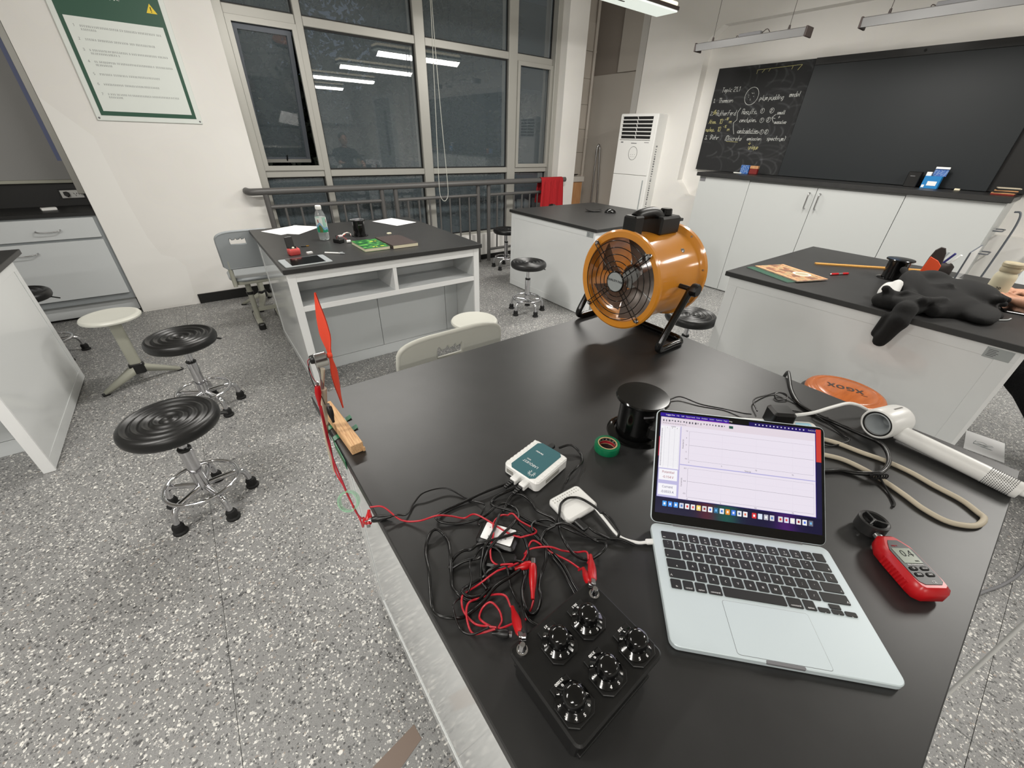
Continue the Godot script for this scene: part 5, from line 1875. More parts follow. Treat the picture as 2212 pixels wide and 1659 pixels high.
func sensors_and_leads() -> void:
	# interface box
	var t := thing("interface_box", "small white data-logging interface box with a teal label", "interface box", V(0.428, TOP, -0.463), 0.2)
	var st := S()
	slab(st, Transform3D.IDENTITY, rrect(0.108, 0.091, 0.010, 5), 0.001, 0.027, 0.003)
	var body := obj("body", st, M.white_plastic, t)
	st = S()
	for s in [-1.0, 1.0]:
		for k in 9:
			bx(st, V(-0.046 + k * 0.0112, 0.0262, s * 0.040 - 0.004), V(-0.040 + k * 0.0112, 0.0276, s * 0.040 + 0.004), 0.0006)
	obj("grip_ribs", st, M.white_plastic, body)
	st = S()
	slab(st, Transform3D.IDENTITY, PackedVector2Array([Vector2(-0.052, -0.024), Vector2(-0.044, -0.032), Vector2(0.044, -0.032), Vector2(0.052, -0.024), Vector2(0.052, 0.024), Vector2(0.044, 0.032), Vector2(-0.044, 0.032), Vector2(-0.052, 0.024)]), 0.0268, 0.0276)
	var lab := obj("label_plate", st, M.label_teal, t)
	st = S()
	var f := Transform3D(Basis(V(0, 0, -1), V(-1, 0, 0), V(0, 1, 0)), V(-0.018, 0.0278, -0.001))
	letters(st, "LABQUEST", f * at(V(0, 0, 0)), 0.0062, 0.0002)
	letters(st, "MINI", f * at(V(0.012, -0.009, 0)), 0.0034, 0.0002)
	letters(st, "Vernier", f * at(V(0.008, -0.040, 0)), 0.0042, 0.0002, "Droid Sans", true)
	text_obj("label_lettering", st, M.print_white, lab)
	st = S()
	for k in 9:
		var a := PI * 0.25 + k * PI * 0.19
		var d := V(cos(a), 0, sin(a))
		rod(st, [V(-0.038, 0.0277, 0.018) + d * 0.0035, V(-0.038, 0.0277, 0.018) + d * 0.0085], 0.0006, 5)
	obj("burst_mark", st, M.print_white, lab)
	st = S()
	bx(st, V(-0.0545, 0.008, -0.036), V(-0.053, 0.019, -0.018), 0.0005)
	bx(st, V(-0.025, 0.008, 0.0448), V(0.02, 0.019, 0.0462), 0.0005)
	obj("spare_port", st, M.aluminium, t)
	for z in [-0.004, 0.019]:
		st = S()
		bx(st, V(-0.072, 0.008, z - 0.0075), V(-0.052, 0.021, z + 0.0075), 0.0015)
		var pl := obj("sensor_plug", st, M.white_plastic, t)
		st = S()
		for q in 4:
			bx(st, V(-0.078 - q * 0.0055, 0.0095 + q * 0.0005, z - 0.0055 + q * 0.0006), V(-0.0735 - q * 0.0055, 0.0195 - q * 0.0006, z + 0.0055 - q * 0.0006), 0.001)
		obj("strain_relief", st, M.black_plastic, pl)
	st = S()
	bx(st, V(0.052, 0.008, -0.018), V(0.078, 0.018, -0.006), 0.002)
	obj("usb_plug", st, M.black_plastic, t)
	var bw := M.black_wire as Material
	cable("sensor_cable", [0.350, -0.459, 0.295, -0.466, 0.245, -0.472, 0.211, -0.474, 0.192, -0.467, 0.196, -0.452, 0.222, -0.433, 0.261, -0.418, 0.301, -0.424, 0.321, -0.418, 0.326, -0.397, 0.314, -0.376, 0.290, -0.362, 0.263, -0.355, 0.228, -0.345, 0.207, -0.330, 0.203, -0.308], 0.0026, bw, "black sensor cable curling left from the farther plug of the interface box", 0.006, 0.4)
	cable("sensor_cable", [0.356, -0.437, 0.315, -0.445, 0.297, -0.440, 0.293, -0.425, 0.313, -0.398, 0.334, -0.358, 0.352, -0.329, 0.366, -0.332, 0.356, -0.372, 0.361, -0.395, 0.353, -0.418, 0.335, -0.427, 0.306, -0.411, 0.284, -0.394, 0.253, -0.369, 0.218, -0.348, 0.195, -0.317, 0.191, -0.296], 0.0026, bw, "black sensor cable looping right from the nearer plug of the interface box", 0.008, 1.7)
	cable("looped_cable", [0.214, -0.346, 0.187, -0.358, 0.164, -0.364, 0.177, -0.374, 0.197, -0.374, 0.224, -0.361, 0.261, -0.349, 0.287, -0.340, 0.290, -0.321, 0.279, -0.305, 0.251, -0.293, 0.206, -0.291, 0.175, -0.285, 0.143, -0.284, 0.125, -0.290, 0.113, -0.304, 0.111, -0.323, 0.121, -0.349, 0.133, -0.377, 0.143, -0.409, 0.154, -0.429, 0.170, -0.440, 0.181, -0.439, 0.187, -0.426, 0.184, -0.404, 0.174, -0.380, 0.162, -0.356, 0.152, -0.336, 0.151, -0.315, 0.158, -0.300, 0.175, -0.294, 0.199, -0.297], 0.0027, bw, "black cable laid in long loops along the left edge of the bench", 0.010, 0.9)
	cable("black_cable", [0.300, -0.359, 0.316, -0.336, 0.316, -0.296, 0.314, -0.263, 0.305, -0.232, 0.299, -0.205], 0.0024, bw, "short black cable running down beside the far corner of the dial box", 0.004, 0.3)
	cable("black_cable", [0.308, -0.352, 0.323, -0.332, 0.322, -0.294, 0.320, -0.262, 0.311, -0.230, 0.306, -0.203], 0.0024, bw, "black cable paired with another, outer one of the two by the dial box", 0.003, 0.8)
	cable("curled_cable", [0.357, -0.322, 0.338, -0.328, 0.318, -0.316, 0.311, -0.296, 0.299, -0.281, 0.279, -0.269, 0.259, -0.251, 0.249, -0.235, 0.235, -0.227, 0.224, -0.229, 0.222, -0.241, 0.236, -0.264, 0.260, -0.286, 0.264, -0.299, 0.247, -0.308, 0.210, -0.318, 0.175, -0.320, 0.158, -0.314, 0.164, -0.302, 0.184, -0.296], 0.0026, bw, "black cable curled in the middle of the tangle by the red clips", 0.012, 2.2)
	cable("black_cable", [0.318, -0.338, 0.326, -0.352, 0.343, -0.356, 0.358, -0.343, 0.366, -0.320, 0.382, -0.291, 0.407, -0.261, 0.432, -0.239, 0.447, -0.215], 0.0024, bw, "black cable running from the tangle towards the left side of the laptop", 0.006, 1.1)
	cable("black_cable", [0.264, -0.299, 0.252, -0.277, 0.233, -0.260, 0.221, -0.241, 0.218, -0.225, 0.226, -0.205], 0.0022, bw, "black cable dipping under the near edge of the tangle at the dial box", 0.008, 2.9)
	# usb lead: interface box - under the hub - loop - usb plug in the hub
	var us := thing("usb_lead", "black USB lead with a plug pushed into the white hub", "cable")
	cable("wire", [0.508, -0.478, 0.534, -0.466, 0.540, -0.442, 0.526, -0.420, 0.496, -0.407, 0.467, -0.401, 0.440, -0.384], 0.0026, bw, "", 0.012, 0.2, us)
	cable("wire", [0.401, -0.281, 0.404, -0.266, 0.427, -0.245, 0.443, -0.247, 0.446, -0.279, 0.445, -0.302, 0.438, -0.335, 0.424, -0.350, 0.400, -0.352, 0.383, -0.340, 0.359, -0.313, 0.343, -0.284, 0.346, -0.261, 0.362, -0.242, 0.385, -0.234, 0.400, -0.241, 0.401, -0.259, 0.388, -0.283, 0.371, -0.310, 0.352, -0.329], 0.0025, bw, "", 0.018, 0.7, us)
	st = S()
	bx(st, V(0.393, TOP + 0.003, -0.312), V(0.406, TOP + 0.012, -0.286), 0.002)
	obj("usb_plug", st, M.black_plastic, us)
	# hub
	t = thing("usb_hub", "flat white USB hub with a short white cable into the laptop", "usb hub", V(0.422, TOP, -0.343), -0.04)
	st = S()
	slab(st, Transform3D.IDENTITY, rrect(0.076, 0.062, 0.009, 5), 0.0, 0.014, 0.0035, true)
	obj("body", st, M.white_plastic, t)
	st = S()
	tube(st, curve([V(0.030, 0.007, 0.031), V(0.026, 0.006, 0.06), V(0.022, 0.005, 0.10), V(0.038, 0.005, 0.125), V(0.052, 0.006, 0.135)], 6), 0.0028, 10)
	obj("cable", st, M.white_plastic, t)
	st = S()
	slab(st, at(V(0.062, 0.0035, 0.140), -0.55), rrect(0.024, 0.010, 0.003), 0.0, 0.006, 0.0015)
	obj("plug", st, M.white_plastic, t)
	st = S()
	rng.seed = 3
	for k in 22:
		var xx := -0.033 + (k % 11) * 0.006
		bx(st, V(xx, 0.0138, -0.024 + (k / 11) * 0.006), V(xx + rng.randf_range(0.0016, 0.003), 0.0142, -0.0235 + (k / 11) * 0.006 + 0.0016))
	obj("embossed_marks", st, M.aluminium, t)
	# sensor with printed label
	t = thing("current_sensor", "small black sensor box with a white printed label amid the cables", "sensor", V(0.259, TOP, -0.362), -0.96)
	st = S()
	slab(st, Transform3D.IDENTITY, rrect(0.070, 0.046, 0.007, 4), 0.0, 0.021, 0.004)
	obj("body", st, M.black_plastic, t)
	st = S()
	slab(st, Transform3D.IDENTITY, rrect(0.055, 0.034, 0.002, 2), 0.021, 0.0216)
	var sl := obj("label", st, M.paper, t)
	st = S()
	f = at(V(0, 0.0218, 0), PI, -PI / 2)
	letters(st, "CURRENT PROBE", f * at(V(0.003, 0.010, 0)), 0.0022, 0.0002, "Droid Sans", true)
	letters(st, "DCP-BTA", f * at(V(-0.01, 0.0055, 0)), 0.0022, 0.0002, "Droid Sans", true)
	for k in 2:
		letters(st, "+" if k == 0 else "-", f * at(V(0.018 - 0.036 * k, -0.008, 0)), 0.004, 0.0002)
	text_obj("label_print", st, M.print_dark, sl)
	t = thing("voltage_sensor", "second black sensor box lying under the one with the white label", "sensor", V(0.238, TOP, -0.325), -0.8)
	st = S()
	slab(st, Transform3D.IDENTITY, rrect(0.05, 0.03, 0.006, 4), 0.0, 0.014, 0.003)
	obj("body", st, M.black_plastic, t)
	# alligator leads
	var rw := M.red_wire as Material
	t = thing("alligator_lead", "long red alligator lead from the bench's left edge into the tangle", "test lead", Vector3.ZERO, 0, "red alligator leads")
	cable("wire", [0.100, -0.548, 0.119, -0.531, 0.138, -0.501, 0.162, -0.476, 0.189, -0.455, 0.213, -0.450, 0.235, -0.439, 0.248, -0.423, 0.259, -0.392, 0.265, -0.372, 0.275, -0.346, 0.291, -0.329, 0.316, -0.331, 0.327, -0.343, 0.307, -0.362, 0.303, -0.384, 0.284, -0.390, 0.264, -0.384, 0.250, -0.364, 0.228, -0.341, 0.223, -0.325, 0.231, -0.311, 0.245, -0.301], 0.0016, rw, "", 0.024, 0.5, t)
	clip(t, V(0.248, TOP + 0.008, -0.300), V(0.280, TOP + 0.010, -0.288), M.red_plastic)
	clip(t, V(0.098, TOP + 0.006, -0.556), V(0.086, TOP - 0.008, -0.530), M.red_plastic)
	t = thing("alligator_lead", "red alligator lead with its upright clip on the far terminal of the dial box", "test lead", Vector3.ZERO, 0, "red alligator leads")
	cable("wire", [0.352, -0.236, 0.362, -0.250, 0.355, -0.266, 0.333, -0.277, 0.313, -0.292, 0.292, -0.314, 0.278, -0.312], 0.0016, rw, "", 0.020, 0.9, t)
	clip(t, V(0.352, TOP + 0.034, -0.234), V(0.296, TOP + 0.075, -0.182), M.red_plastic)
	st = S()
	tube(st, curve([V(0.352, TOP + 0.010, -0.236), V(0.358, TOP + 0.022, -0.237), V(0.352, TOP + 0.034, -0.234)], 4), 0.0019, 8)
	obj("wire", st, rw, t)
	t = thing("alligator_lead", "long red alligator lead sweeping left from the far terminal of the dial box", "test lead", Vector3.ZERO, 0, "red alligator leads")
	cable("wire", [0.331, -0.236, 0.331, -0.262, 0.319, -0.291, 0.305, -0.318, 0.293, -0.319, 0.275, -0.308, 0.251, -0.302, 0.219, -0.309, 0.188, -0.313, 0.166, -0.314, 0.152, -0.305, 0.145, -0.288, 0.151, -0.268, 0.161, -0.251, 0.170, -0.239], 0.0016, rw, "", 0.014, 1.9, t)
	clip(t, V(0.328, TOP + 0.030, -0.226), V(0.297, TOP + 0.066, -0.186), M.red_plastic)
	st = S()
	tube(st, curve([V(0.331, TOP + 0.010, -0.236), V(0.331, TOP + 0.02, -0.231), V(0.328, TOP + 0.030, -0.226)], 4), 0.0019, 8)
	obj("wire", st, rw, t)
	t = thing("alligator_lead", "red alligator lead arching to the near-left terminal of the dial box", "test lead", Vector3.ZERO, 0, "red alligator leads")
	cable("wire", [0.205, -0.252, 0.206, -0.269, 0.193, -0.288, 0.173, -0.295, 0.155, -0.291, 0.145, -0.280, 0.141, -0.260, 0.150, -0.247, 0.167, -0.238], 0.0016, rw, "", 0.016, 0.2, t)
	clip(t, V(0.203, TOP + 0.022, -0.246), V(0.170, TOP + 0.078, -0.185), M.red_plastic)
	t = thing("alligator_lead", "red alligator lead coiled in a small ring beside the dial box", "test lead", Vector3.ZERO, 0, "red alligator leads")
	cable("wire", [0.169, -0.241, 0.160, -0.259, 0.162, -0.272, 0.174, -0.279, 0.185, -0.275, 0.190, -0.261, 0.186, -0.248, 0.174, -0.238, 0.196, -0.231, 0.212, -0.228, 0.229, -0.234, 0.239, -0.240], 0.0016, rw, "", 0.010, 0.6, t)
	clip(t, V(0.239, TOP + 0.012, -0.242), V(0.278, TOP + 0.022, -0.290), M.red_plastic)
	t = thing("alligator_lead", "thin black alligator lead looping round the tangle to the near terminal", "test lead", Vector3.ZERO, 0, "black alligator leads")
	cable("wire", [0.212, -0.240, 0.217, -0.250, 0.226, -0.280, 0.235, -0.304, 0.239, -0.334, 0.227, -0.352, 0.205, -0.355, 0.188, -0.341, 0.178, -0.320, 0.162, -0.311, 0.143, -0.305, 0.132, -0.295, 0.130, -0.274, 0.138, -0.255, 0.159, -0.242], 0.0016, bw, "", 0.022, 1.3, t)
	clip(t, V(0.207, TOP + 0.022, -0.232), V(0.171, TOP + 0.08, -0.182), M.black_plastic)
	clip(t, V(0.163, TOP + 0.008, -0.240), V(0.185, TOP + 0.008, -0.222), M.black_plastic)
	t = thing("alligator_lead", "thin black alligator lead clipped at the left edge of the bench", "test lead", Vector3.ZERO, 0, "black alligator leads")
	cable("wire", [0.126, -0.516, 0.136, -0.509, 0.152, -0.507, 0.175, -0.525, 0.200, -0.531, 0.241, -0.518, 0.264, -0.476, 0.280, -0.443, 0.274, -0.430, 0.254, -0.419, 0.243, -0.403, 0.240, -0.393], 0.0016, bw, "", 0.010, 0.1, t)
	clip(t, V(0.126, TOP + 0.007, -0.517), V(0.090, TOP + 0.001, -0.537), M.black_plastic)
	# tape roll
	t = thing("tape_roll", "roll of green electrical tape lying on the bench", "tape", V(0.605, TOP, -0.420), 0.4)
	st = S()
	lathe(st, Transform3D.IDENTITY, [Vector2(0.0215, 0.0), Vector2(0.0285, 0.0), Vector2(0.0290, 0.001), Vector2(0.0290, 0.017), Vector2(0.0285, 0.018), Vector2(0.0215, 0.018)], 40)
	obj("tape", st, M.tape_green, t)
	st = S()
	lathe(st, Transform3D.IDENTITY, [Vector2(0.0195, 0.018), Vector2(0.0195, 0.0), Vector2(0.022, 0.0002), Vector2(0.022, 0.0182), Vector2(0.0195, 0.0182)], 40)
	obj("card_core", st, M.card_tan, t)
	for h in 2:
		st = S()
		lathe(st, Transform3D.IDENTITY, [Vector2(0.0193, 0.017 - h * 0.008), Vector2(0.0193, 0.010 - h * 0.008)], 40)
		obj("core_print", st, M.print_dark if h == 0 else M.print_red, t)
	st = S()
	for k in 14:
		var a := TAU * k / 14
		letters(st, "TAPE"[k % 4], Transform3D(Basis(V(-sin(a), 0, cos(a)), V(0, 1, 0), V(-cos(a), 0, -sin(a))), V(cos(a), 0, sin(a)) * 0.0189 + V(0, 0.0135, 0)), 0.003, 0.0002)
	text_obj("core_lettering", st, M.print_white, t)

func popup_socket(label: String, p: Vector3, yaw: float, r: float) -> Node3D:
	var t := thing("pop_up_socket", label, "socket", p, yaw, "black pop-up bench sockets")
	var st := S()
	lathe(st, Transform3D.IDENTITY, [Vector2(r * 0.80, 0.001), Vector2(r * 1.08, 0.0), Vector2(r * 1.09, 0.002), Vector2(r * 0.98, 0.005), Vector2(r * 0.84, 0.006), Vector2(r * 0.80, 0.001)], 40)
	obj("flange", st, M.black_gloss, t)
	st = S()
	lathe(st, Transform3D.IDENTITY, [Vector2(0, 0.001), Vector2(r * 0.76, 0.001), Vector2(r * 0.76, 0.098), Vector2(0, 0.098)], 40)
	obj("column", st, M.black_gloss, t)
	st = S()
	lathe(st, Transform3D.IDENTITY, [Vector2(0, 0.098), Vector2(r * 0.95, 0.098), Vector2(r, 0.101), Vector2(r, 0.104), Vector2(r * 0.96, 0.107), Vector2(0, 0.1075)], 44)
	obj("lid", st, M.black_gloss, t)
	st = S()
	bx(st, V(-0.012, 0.074, r * 0.76 - 0.002), V(0.012, 0.078, r * 0.76 + 0.0005))
	obj("badge", st, M.print_grey, t)
	return t

func propeller_rig() -> void:
	var t := thing("pine_block", "small pine wood block lying along the left edge of the bench", "wood block", V(0.1295, TOP, -0.832), 0.0)
	var st := S()
	var xf := at(V(0, 0.0135, 0), 0.06)
	box(st, xf, V(0.027, 0.025, 0.205), 0.001)
	obj("block", st, M.pine, t)
	st = S()
	bx(st, V(0.01, -0.0125, 0.10), V(0.0155, -0.002, 0.106), 0.001, xf)
	obj("splinter", st, M.pine, t)
	for k in 2:
		st = S()
		var z := -0.868 + k * 0.047
		var pts := [V(0.164, TOP + 0.0035, z - 0.004), V(0.15, TOP + 0.001, z), V(0.112, TOP + 0.001, z + 0.008), V(0.1045, TOP + 0.0005, z + 0.011), V(0.1035, TOP - 0.008, z + 0.012), V(0.1035, TOP - 0.03, z + 0.015)]
		for i in pts.size() - 1:
			var a: Vector3 = pts[i]
			var b: Vector3 = pts[i + 1]
			var w := V(0, 0, 0.008)
			var n := (b - a).cross(w).normalized() * 0.0004
			quad(st, a - w + n, a + w + n, b + w + n, b - w + n)
			quad(st, a + w - n, a - w - n, b - w - n, b + w - n)
		tag(obj("green_tape_strip", st, M.tape_green), ["strip of green tape crossing under the pine block, farther one", "strip of green tape crossing under the pine block, nearer one"][k], "tape")
	st = S()
	bx(st, V(0.1025, TOP - 0.026, -0.80), V(0.1045, TOP - 0.002, -0.722), 0.0005)
	tag(obj("green_tape_strip", st, M.tape_green), "green tape stuck along the bench's edge below the pine block", "tape")
	# motor on its post
	t = thing("propeller_motor", "small motor with a red two-bladed propeller taped upright to the bench edge", "motor", Vector3.ZERO)
	st = S()
	tube(st, curve([V(0.092, 0.640, -0.845), V(0.094, 0.763, -0.838), V(0.103, 0.86, -0.825), V(0.118, 0.952, -0.80)], 5), 0.0045, 10)
	obj("post", st, M.dirty_white, t)
	st = S()
	tube(st, curve([V(0.098, 0.77, -0.832), V(0.106, 0.86, -0.818), V(0.112, 0.93, -0.806), V(0.110, 0.962, -0.80)], 5), 0.0032, 8)
	obj("rod", st, M.steel, t)
	st = S()
	tube(st, curve([V(0.098, 0.80, -0.829), V(0.105, 0.85, -0.822), V(0.111, 0.90, -0.812)], 5), 0.007, 10)
	obj("hot_glue", st, M.dirty_white, t)
	st = S()
	cyl(st, V(0.106, 0.978, -0.80), V(0.130, 0.978, -0.80), 0.0105, 0.0105, 24, 0.0015)
	var mo := obj("motor_can", st, M.steel, t)
	st = S()
	slab(st, Transform3D(Basis(V(0, 0, 1), V(1, 0, 0), V(0, 1, 0)), V(0.107, 0.9665, -0.80)), rrect(0.022, 0.012, 0.005), 0.0, 0.024, 0.001)
	obj("bracket", st, M.aluminium, mo)
	st = S()
	cyl(st, V(0.099, 0.978, -0.80), V(0.106, 0.978, -0.80), 0.0085, 0.0095, 16, 0.001)
	obj("end_cap", st, M.black_plastic, mo)
	var pr := thing_part("propeller", t, at(V(0.138, 0.978, -0.80)))
	st = S()
	cyl(st, V(-0.006, 0, 0), V(0.004, 0, 0), 0.0055, 0.0055, 16, 0.001)
	obj("hub", st, M.propeller_red, pr)
	for s in [1.0, -1.0]:
		st = S()
		var rows := []
		for i in 13:
			var f := i / 12.0
			var r := lerpf(0.004, 0.133, f)
			var ch := lerpf(0.007, 0.023, smoothstep(0.0, 0.35, f)) * (1.0 - 0.45 * smoothstep(0.5, 1.0, f)) * sqrt(maxf(0.05, 1.0 - pow(f, 8.0)))
			var tw := lerpf(1.0, 0.32, f)
			var row := []
			for j in 5:
				var u := (j / 4.0 - 0.5) * ch
				row.append(V(u * sin(tw) + 0.0015 * sin(j / 4.0 * PI), s * r, u * cos(tw) * s))
			rows.append(row)
		st.set_smooth_group(4)
		for e in 2:
			var o := V(0.0007 * (1 if e == 0 else -1), 0, 0)
			for i in 12:
				for j in 4:
					if (e == 0) == (s > 0):
						quad(st, rows[i][j] + o, rows[i][j + 1] + o, rows[i + 1][j + 1] + o, rows[i + 1][j] + o)
					else:
						quad(st, rows[i][j] + o, rows[i + 1][j] + o, rows[i + 1][j + 1] + o, rows[i][j + 1] + o)
		obj("blade", st, M.propeller_red, pr)
	st = S()
	tube(st, curve([V(0.099, 0.981, -0.80), V(0.094, 0.975, -0.798), V(0.095, 0.94, -0.80), V(0.103, 0.91, -0.81), V(0.100, 0.885, -0.808)], 5), 0.0008, 6)
	obj("motor_wire", st, M.print_red, t)
	st = S()
	tube(st, curve([V(0.099, 0.976, -0.80), V(0.092, 0.96, -0.797), V(0.094, 0.92, -0.80), V(0.102, 0.89, -0.806), V(0.106, 0.86, -0.81)], 5), 0.0008, 6)
	obj("motor_wire", st, M.black_wire, t)
	t = thing("alligator_lead", "dark red alligator lead hanging down from the propeller post over the bench edge", "test lead", Vector3.ZERO, 0, "red alligator leads")
	clip(t, V(0.094, 0.866, -0.804), V(0.101, 0.925, -0.801), M.red_plastic)
	st = S()
	tube(st, curve([V(0.094, 0.866, -0.804), V(0.092, 0.80, -0.806), V(0.092, 0.755, -0.815), V(0.090, 0.715, -0.79), V(0.089, 0.70, -0.74), V(0.088, 0.688, -0.69), V(0.087, 0.69, -0.64), V(0.087, 0.715, -0.595), V(0.088, 0.738, -0.572)], 6), 0.0019, 8)
	obj("wire", st, M.print_red, t)
	st = S()
	tube(st, curve([V(0.096, 0.866, -0.800), V(0.095, 0.78, -0.815), V(0.093, 0.735, -0.81), V(0.088, 0.68, -0.80), V(0.090, 0.676, -0.745), V(0.086, 0.70, -0.685), V(0.090, 0.672, -0.63), V(0.085, 0.70, -0.585), V(0.088, 0.738, -0.568)], 6), 0.0019, 8)
	obj("wire", st, M.red_wire, t)
	clip(t, V(0.089, 0.735, -0.570), V(0.086, 0.764, -0.535), M.red_plastic)
	t = thing("black_clip", "small black alligator clip on the side of the propeller post", "clip")
	clip(t, V(0.112, 0.815, -0.80), V(0.112, 0.86, -0.812), M.black_plastic)
	t = thing("clear_tape_roll", "greenish clear tape roll hanging on the red wires at the bench edge", "tape", V(0.086, 0.700, -0.672), 0.5)
	st = S()
	lathe(st, at(V(0, -0.004, 0), 0, 0.5, 0.9), [Vector2(0.0195, 0.0), Vector2(0.0225, 0.0), Vector2(0.0225, 0.012), Vector2(0.0195, 0.012), Vector2(0.0195, 0.0)], 36)
	obj("roll", st, M.tinted_tape, t)

func table_right_side() -> void:
	var t := popup_socket("raised pop-up socket behind the laptop with a plug in it", V(0.713, TOP, -0.425), -0.5, 0.0615)
	var st := S()
	box(st, at(V(0.700, TOP + 0.045, -0.367), 0.4), V(0.036, 0.036, 0.03), 0.006)
	tube(st, curve([V(0.705, TOP + 0.04, -0.352), V(0.722, TOP + 0.03, -0.340), V(0.745, TOP + 0.018, -0.335), V(0.77, TOP + 0.006, -0.33), V(0.80, TOP + 0.004, -0.30)], 5), 0.006, 8)
	tag(obj("power_plug", st, M.black_plastic), "black mains plug in the raised pop-up socket behind the laptop", "plug")
	t = thing("power_strip", "white power strip with pale blue sockets behind the laptop lid", "power strip", V(0.960, TOP, -0.243), -0.715)
	st = S()
	slab(st, Transform3D.IDENTITY, rrect(0.27, 0.052, 0.014, 5), 0.0, 0.030, 0.004)
	obj("body", st, M.white_plastic, t)
	for k in 5:
		st = S()
		slab(st, at(V(-0.105 + k * 0.052, 0.0, 0)), rrect(0.036, 0.030, 0.004), 0.0298, 0.0308)
		var so := obj("socket_face", st, M.socket_blue, t)
		st = S()
		for q in 3:
			bx(st, V(-0.115 + k * 0.052 + q * 0.009, 0.0306, -0.005), V(-0.1128 + k * 0.052 + q * 0.009, 0.0311, 0.005))
		obj("pin_holes", st, M.print_dark, so)
	t = thing("mains_adapter", "chunky black mains adapter plugged into the white power strip", "adapter", V(0.985, TOP + 0.0308, -0.222), -0.715)
	st = S()
	slab(st, Transform3D.IDENTITY, rrect(0.052, 0.046, 0.008, 4), 0.0, 0.046, 0.006)
	obj("body", st, M.black_plastic, t)
	var bw := M.black_wire as Material
	cable("adapter_lead", [0.903, -0.456, 0.936, -0.444, 0.955, -0.395, 0.990, -0.345, 1.005, -0.304, 1.020, -0.290], 0.0018, bw, "thin black lead from behind the pop-up socket to the power strip", 0.006, 0.0)
	cable("knotted_lead", [1.045, -0.287, 1.090, -0.318, 1.157, -0.313, 1.192, -0.301, 1.198, -0.281, 1.182, -0.270, 1.157, -0.283, 1.174, -0.298, 1.195, -0.287, 1.185, -0.238, 1.177, -0.203, 1.156, -0.193, 1.143, -0.147, 1.129, -0.113, 1.114, -0.099, 1.094, -0.099, 1.058, -0.115, 1.040, -0.135], 0.0019, bw, "thin black lead tied in a small knot right of the mains adapter", 0.008, 0.6)
	cable("thin_lead", [1.070, -0.262, 1.110, -0.255, 1.145, -0.225, 1.163, -0.190, 1.178, -0.165], 0.0017, bw, "thin black lead crossing below the knotted one", 0.004, 0.3)
	t = thing("mains_cable", "thick black mains cable coming over the bench's right edge and tied up", "cable")
	st = S()
	var p := curve([V(1.36, 0.50, -0.345), V(1.352, 0.70, -0.342), V(1.342, TOP + 0.006, -0.335), V(1.312, TOP + 0.012, -0.318), V(1.25, TOP + 0.0055, -0.285), V(1.200, TOP + 0.0055, -0.252), V(1.179, TOP + 0.0055, -0.228), V(1.166, TOP + 0.006, -0.186), V(1.166, TOP + 0.006, -0.145), V(1.154, TOP + 0.012, -0.089), V(1.146, TOP + 0.016, -0.053), V(1.121, TOP + 0.018, -0.032), V(1.080, TOP + 0.018, -0.017), V(1.032, TOP + 0.018, -0.014), V(1.007, TOP + 0.015, -0.024), V(0.990, TOP + 0.006, -0.049), V(0.973, TOP + 0.0055, -0.072), V(0.945, TOP + 0.0055, -0.090), V(0.90, TOP + 0.0055, -0.12)], 6)
	tube(st, p, 0.0048, 10)
	obj("sheath", st, bw, t)
	st = S()
	tube(st, curve([V(1.005, TOP + 0.016, -0.012), V(1.005, TOP + 0.008, -0.006), V(0.984, TOP + 0.003, 0.013), V(0.960, TOP + 0.003, 0.028), V(0.945, TOP + 0.003, 0.030)], 4), 0.0022, 6)
	for k in 5:
		var ring := PackedVector3Array()
		for q in 12:
			ring.append(V(1.004 + 0.004 * k - 0.006 + cos(TAU * q / 12) * 0.0075 * 0.7, TOP + 0.015 + sin(TAU * q / 12) * 0.0075, -0.020 + 0.003 * k + cos(TAU * q / 12) * 0.0055))
		tube(st, ring, 0.0014, 5, true)
	obj("cable_tie", st, M.rubber, t)
	cable("beige_cable", [1.00, -0.20, 1.03, -0.175, 1.055, -0.150, 1.075, -0.115, 1.085, -0.063, 1.096, -0.023, 1.097, 0.023, 1.087, 0.065, 1.081, 0.106, 1.065, 0.132, 1.053, 0.144, 1.021, 0.140, 0.998, 0.125, 0.982, 0.100, 0.985, 0.066, 1.000, 0.034, 1.014, -0.005, 1.021, -0.044, 1.019, -0.081, 1.002, -0.112, 0.975, -0.15], 0.0052, M.dirty_white, "thick grubby beige cable in a long loop right of the laptop")
	st = S()
	tube(st, curve([V(1.02, TOP + 0.040, -0.235), V(1.04, TOP + 0.040, -0.215), V(1.09, TOP + 0.045, -0.185), V(1.15, TOP + 0.05, -0.165), V(1.21, TOP + 0.05, -0.145), V(1.26, TOP + 0.03, -0.12), V(1.29, TOP + 0.006, -0.10)], 6), 0.0042, 10)
	tag(obj("white_cable", st, M.white_plastic), "white cable from the power strip passing behind the hair dryer's head", "cable")
	# hair dryer
	t = thing("hair_dryer", "white tubular hair dryer lying at the right edge of the bench", "hair dryer")
	var hd := V(-0.31, -0.02, 0.95).normalized()
	var ha := V(0.95, 0.0, 0.31).normalized()
	var hc := V(1.226, TOP + 0.038, -0.062)
	st = S()
	lathe(st, along(hc - ha * 0.045, ha), [Vector2(0.026, 0.006), Vector2(0.0325, 0.0), Vector2(0.0355, 0.002), Vector2(0.0372, 0.008), Vector2(0.0372, 0.070), Vector2(0.035, 0.078), Vector2(0.030, 0.082), Vector2(0, 0.083)], 44)
	obj("head", st, M.white_plastic, t)
	st = S()
	lathe(st, along(hc - ha * 0.045, ha), [Vector2(0.0272, 0.0035), Vector2(0.0315, 0.0012), Vector2(0.0315, 0.004), Vector2(0.0272, 0.006)], 44)
	obj("outlet_slot", st, M.rubber, t)
	st = S()
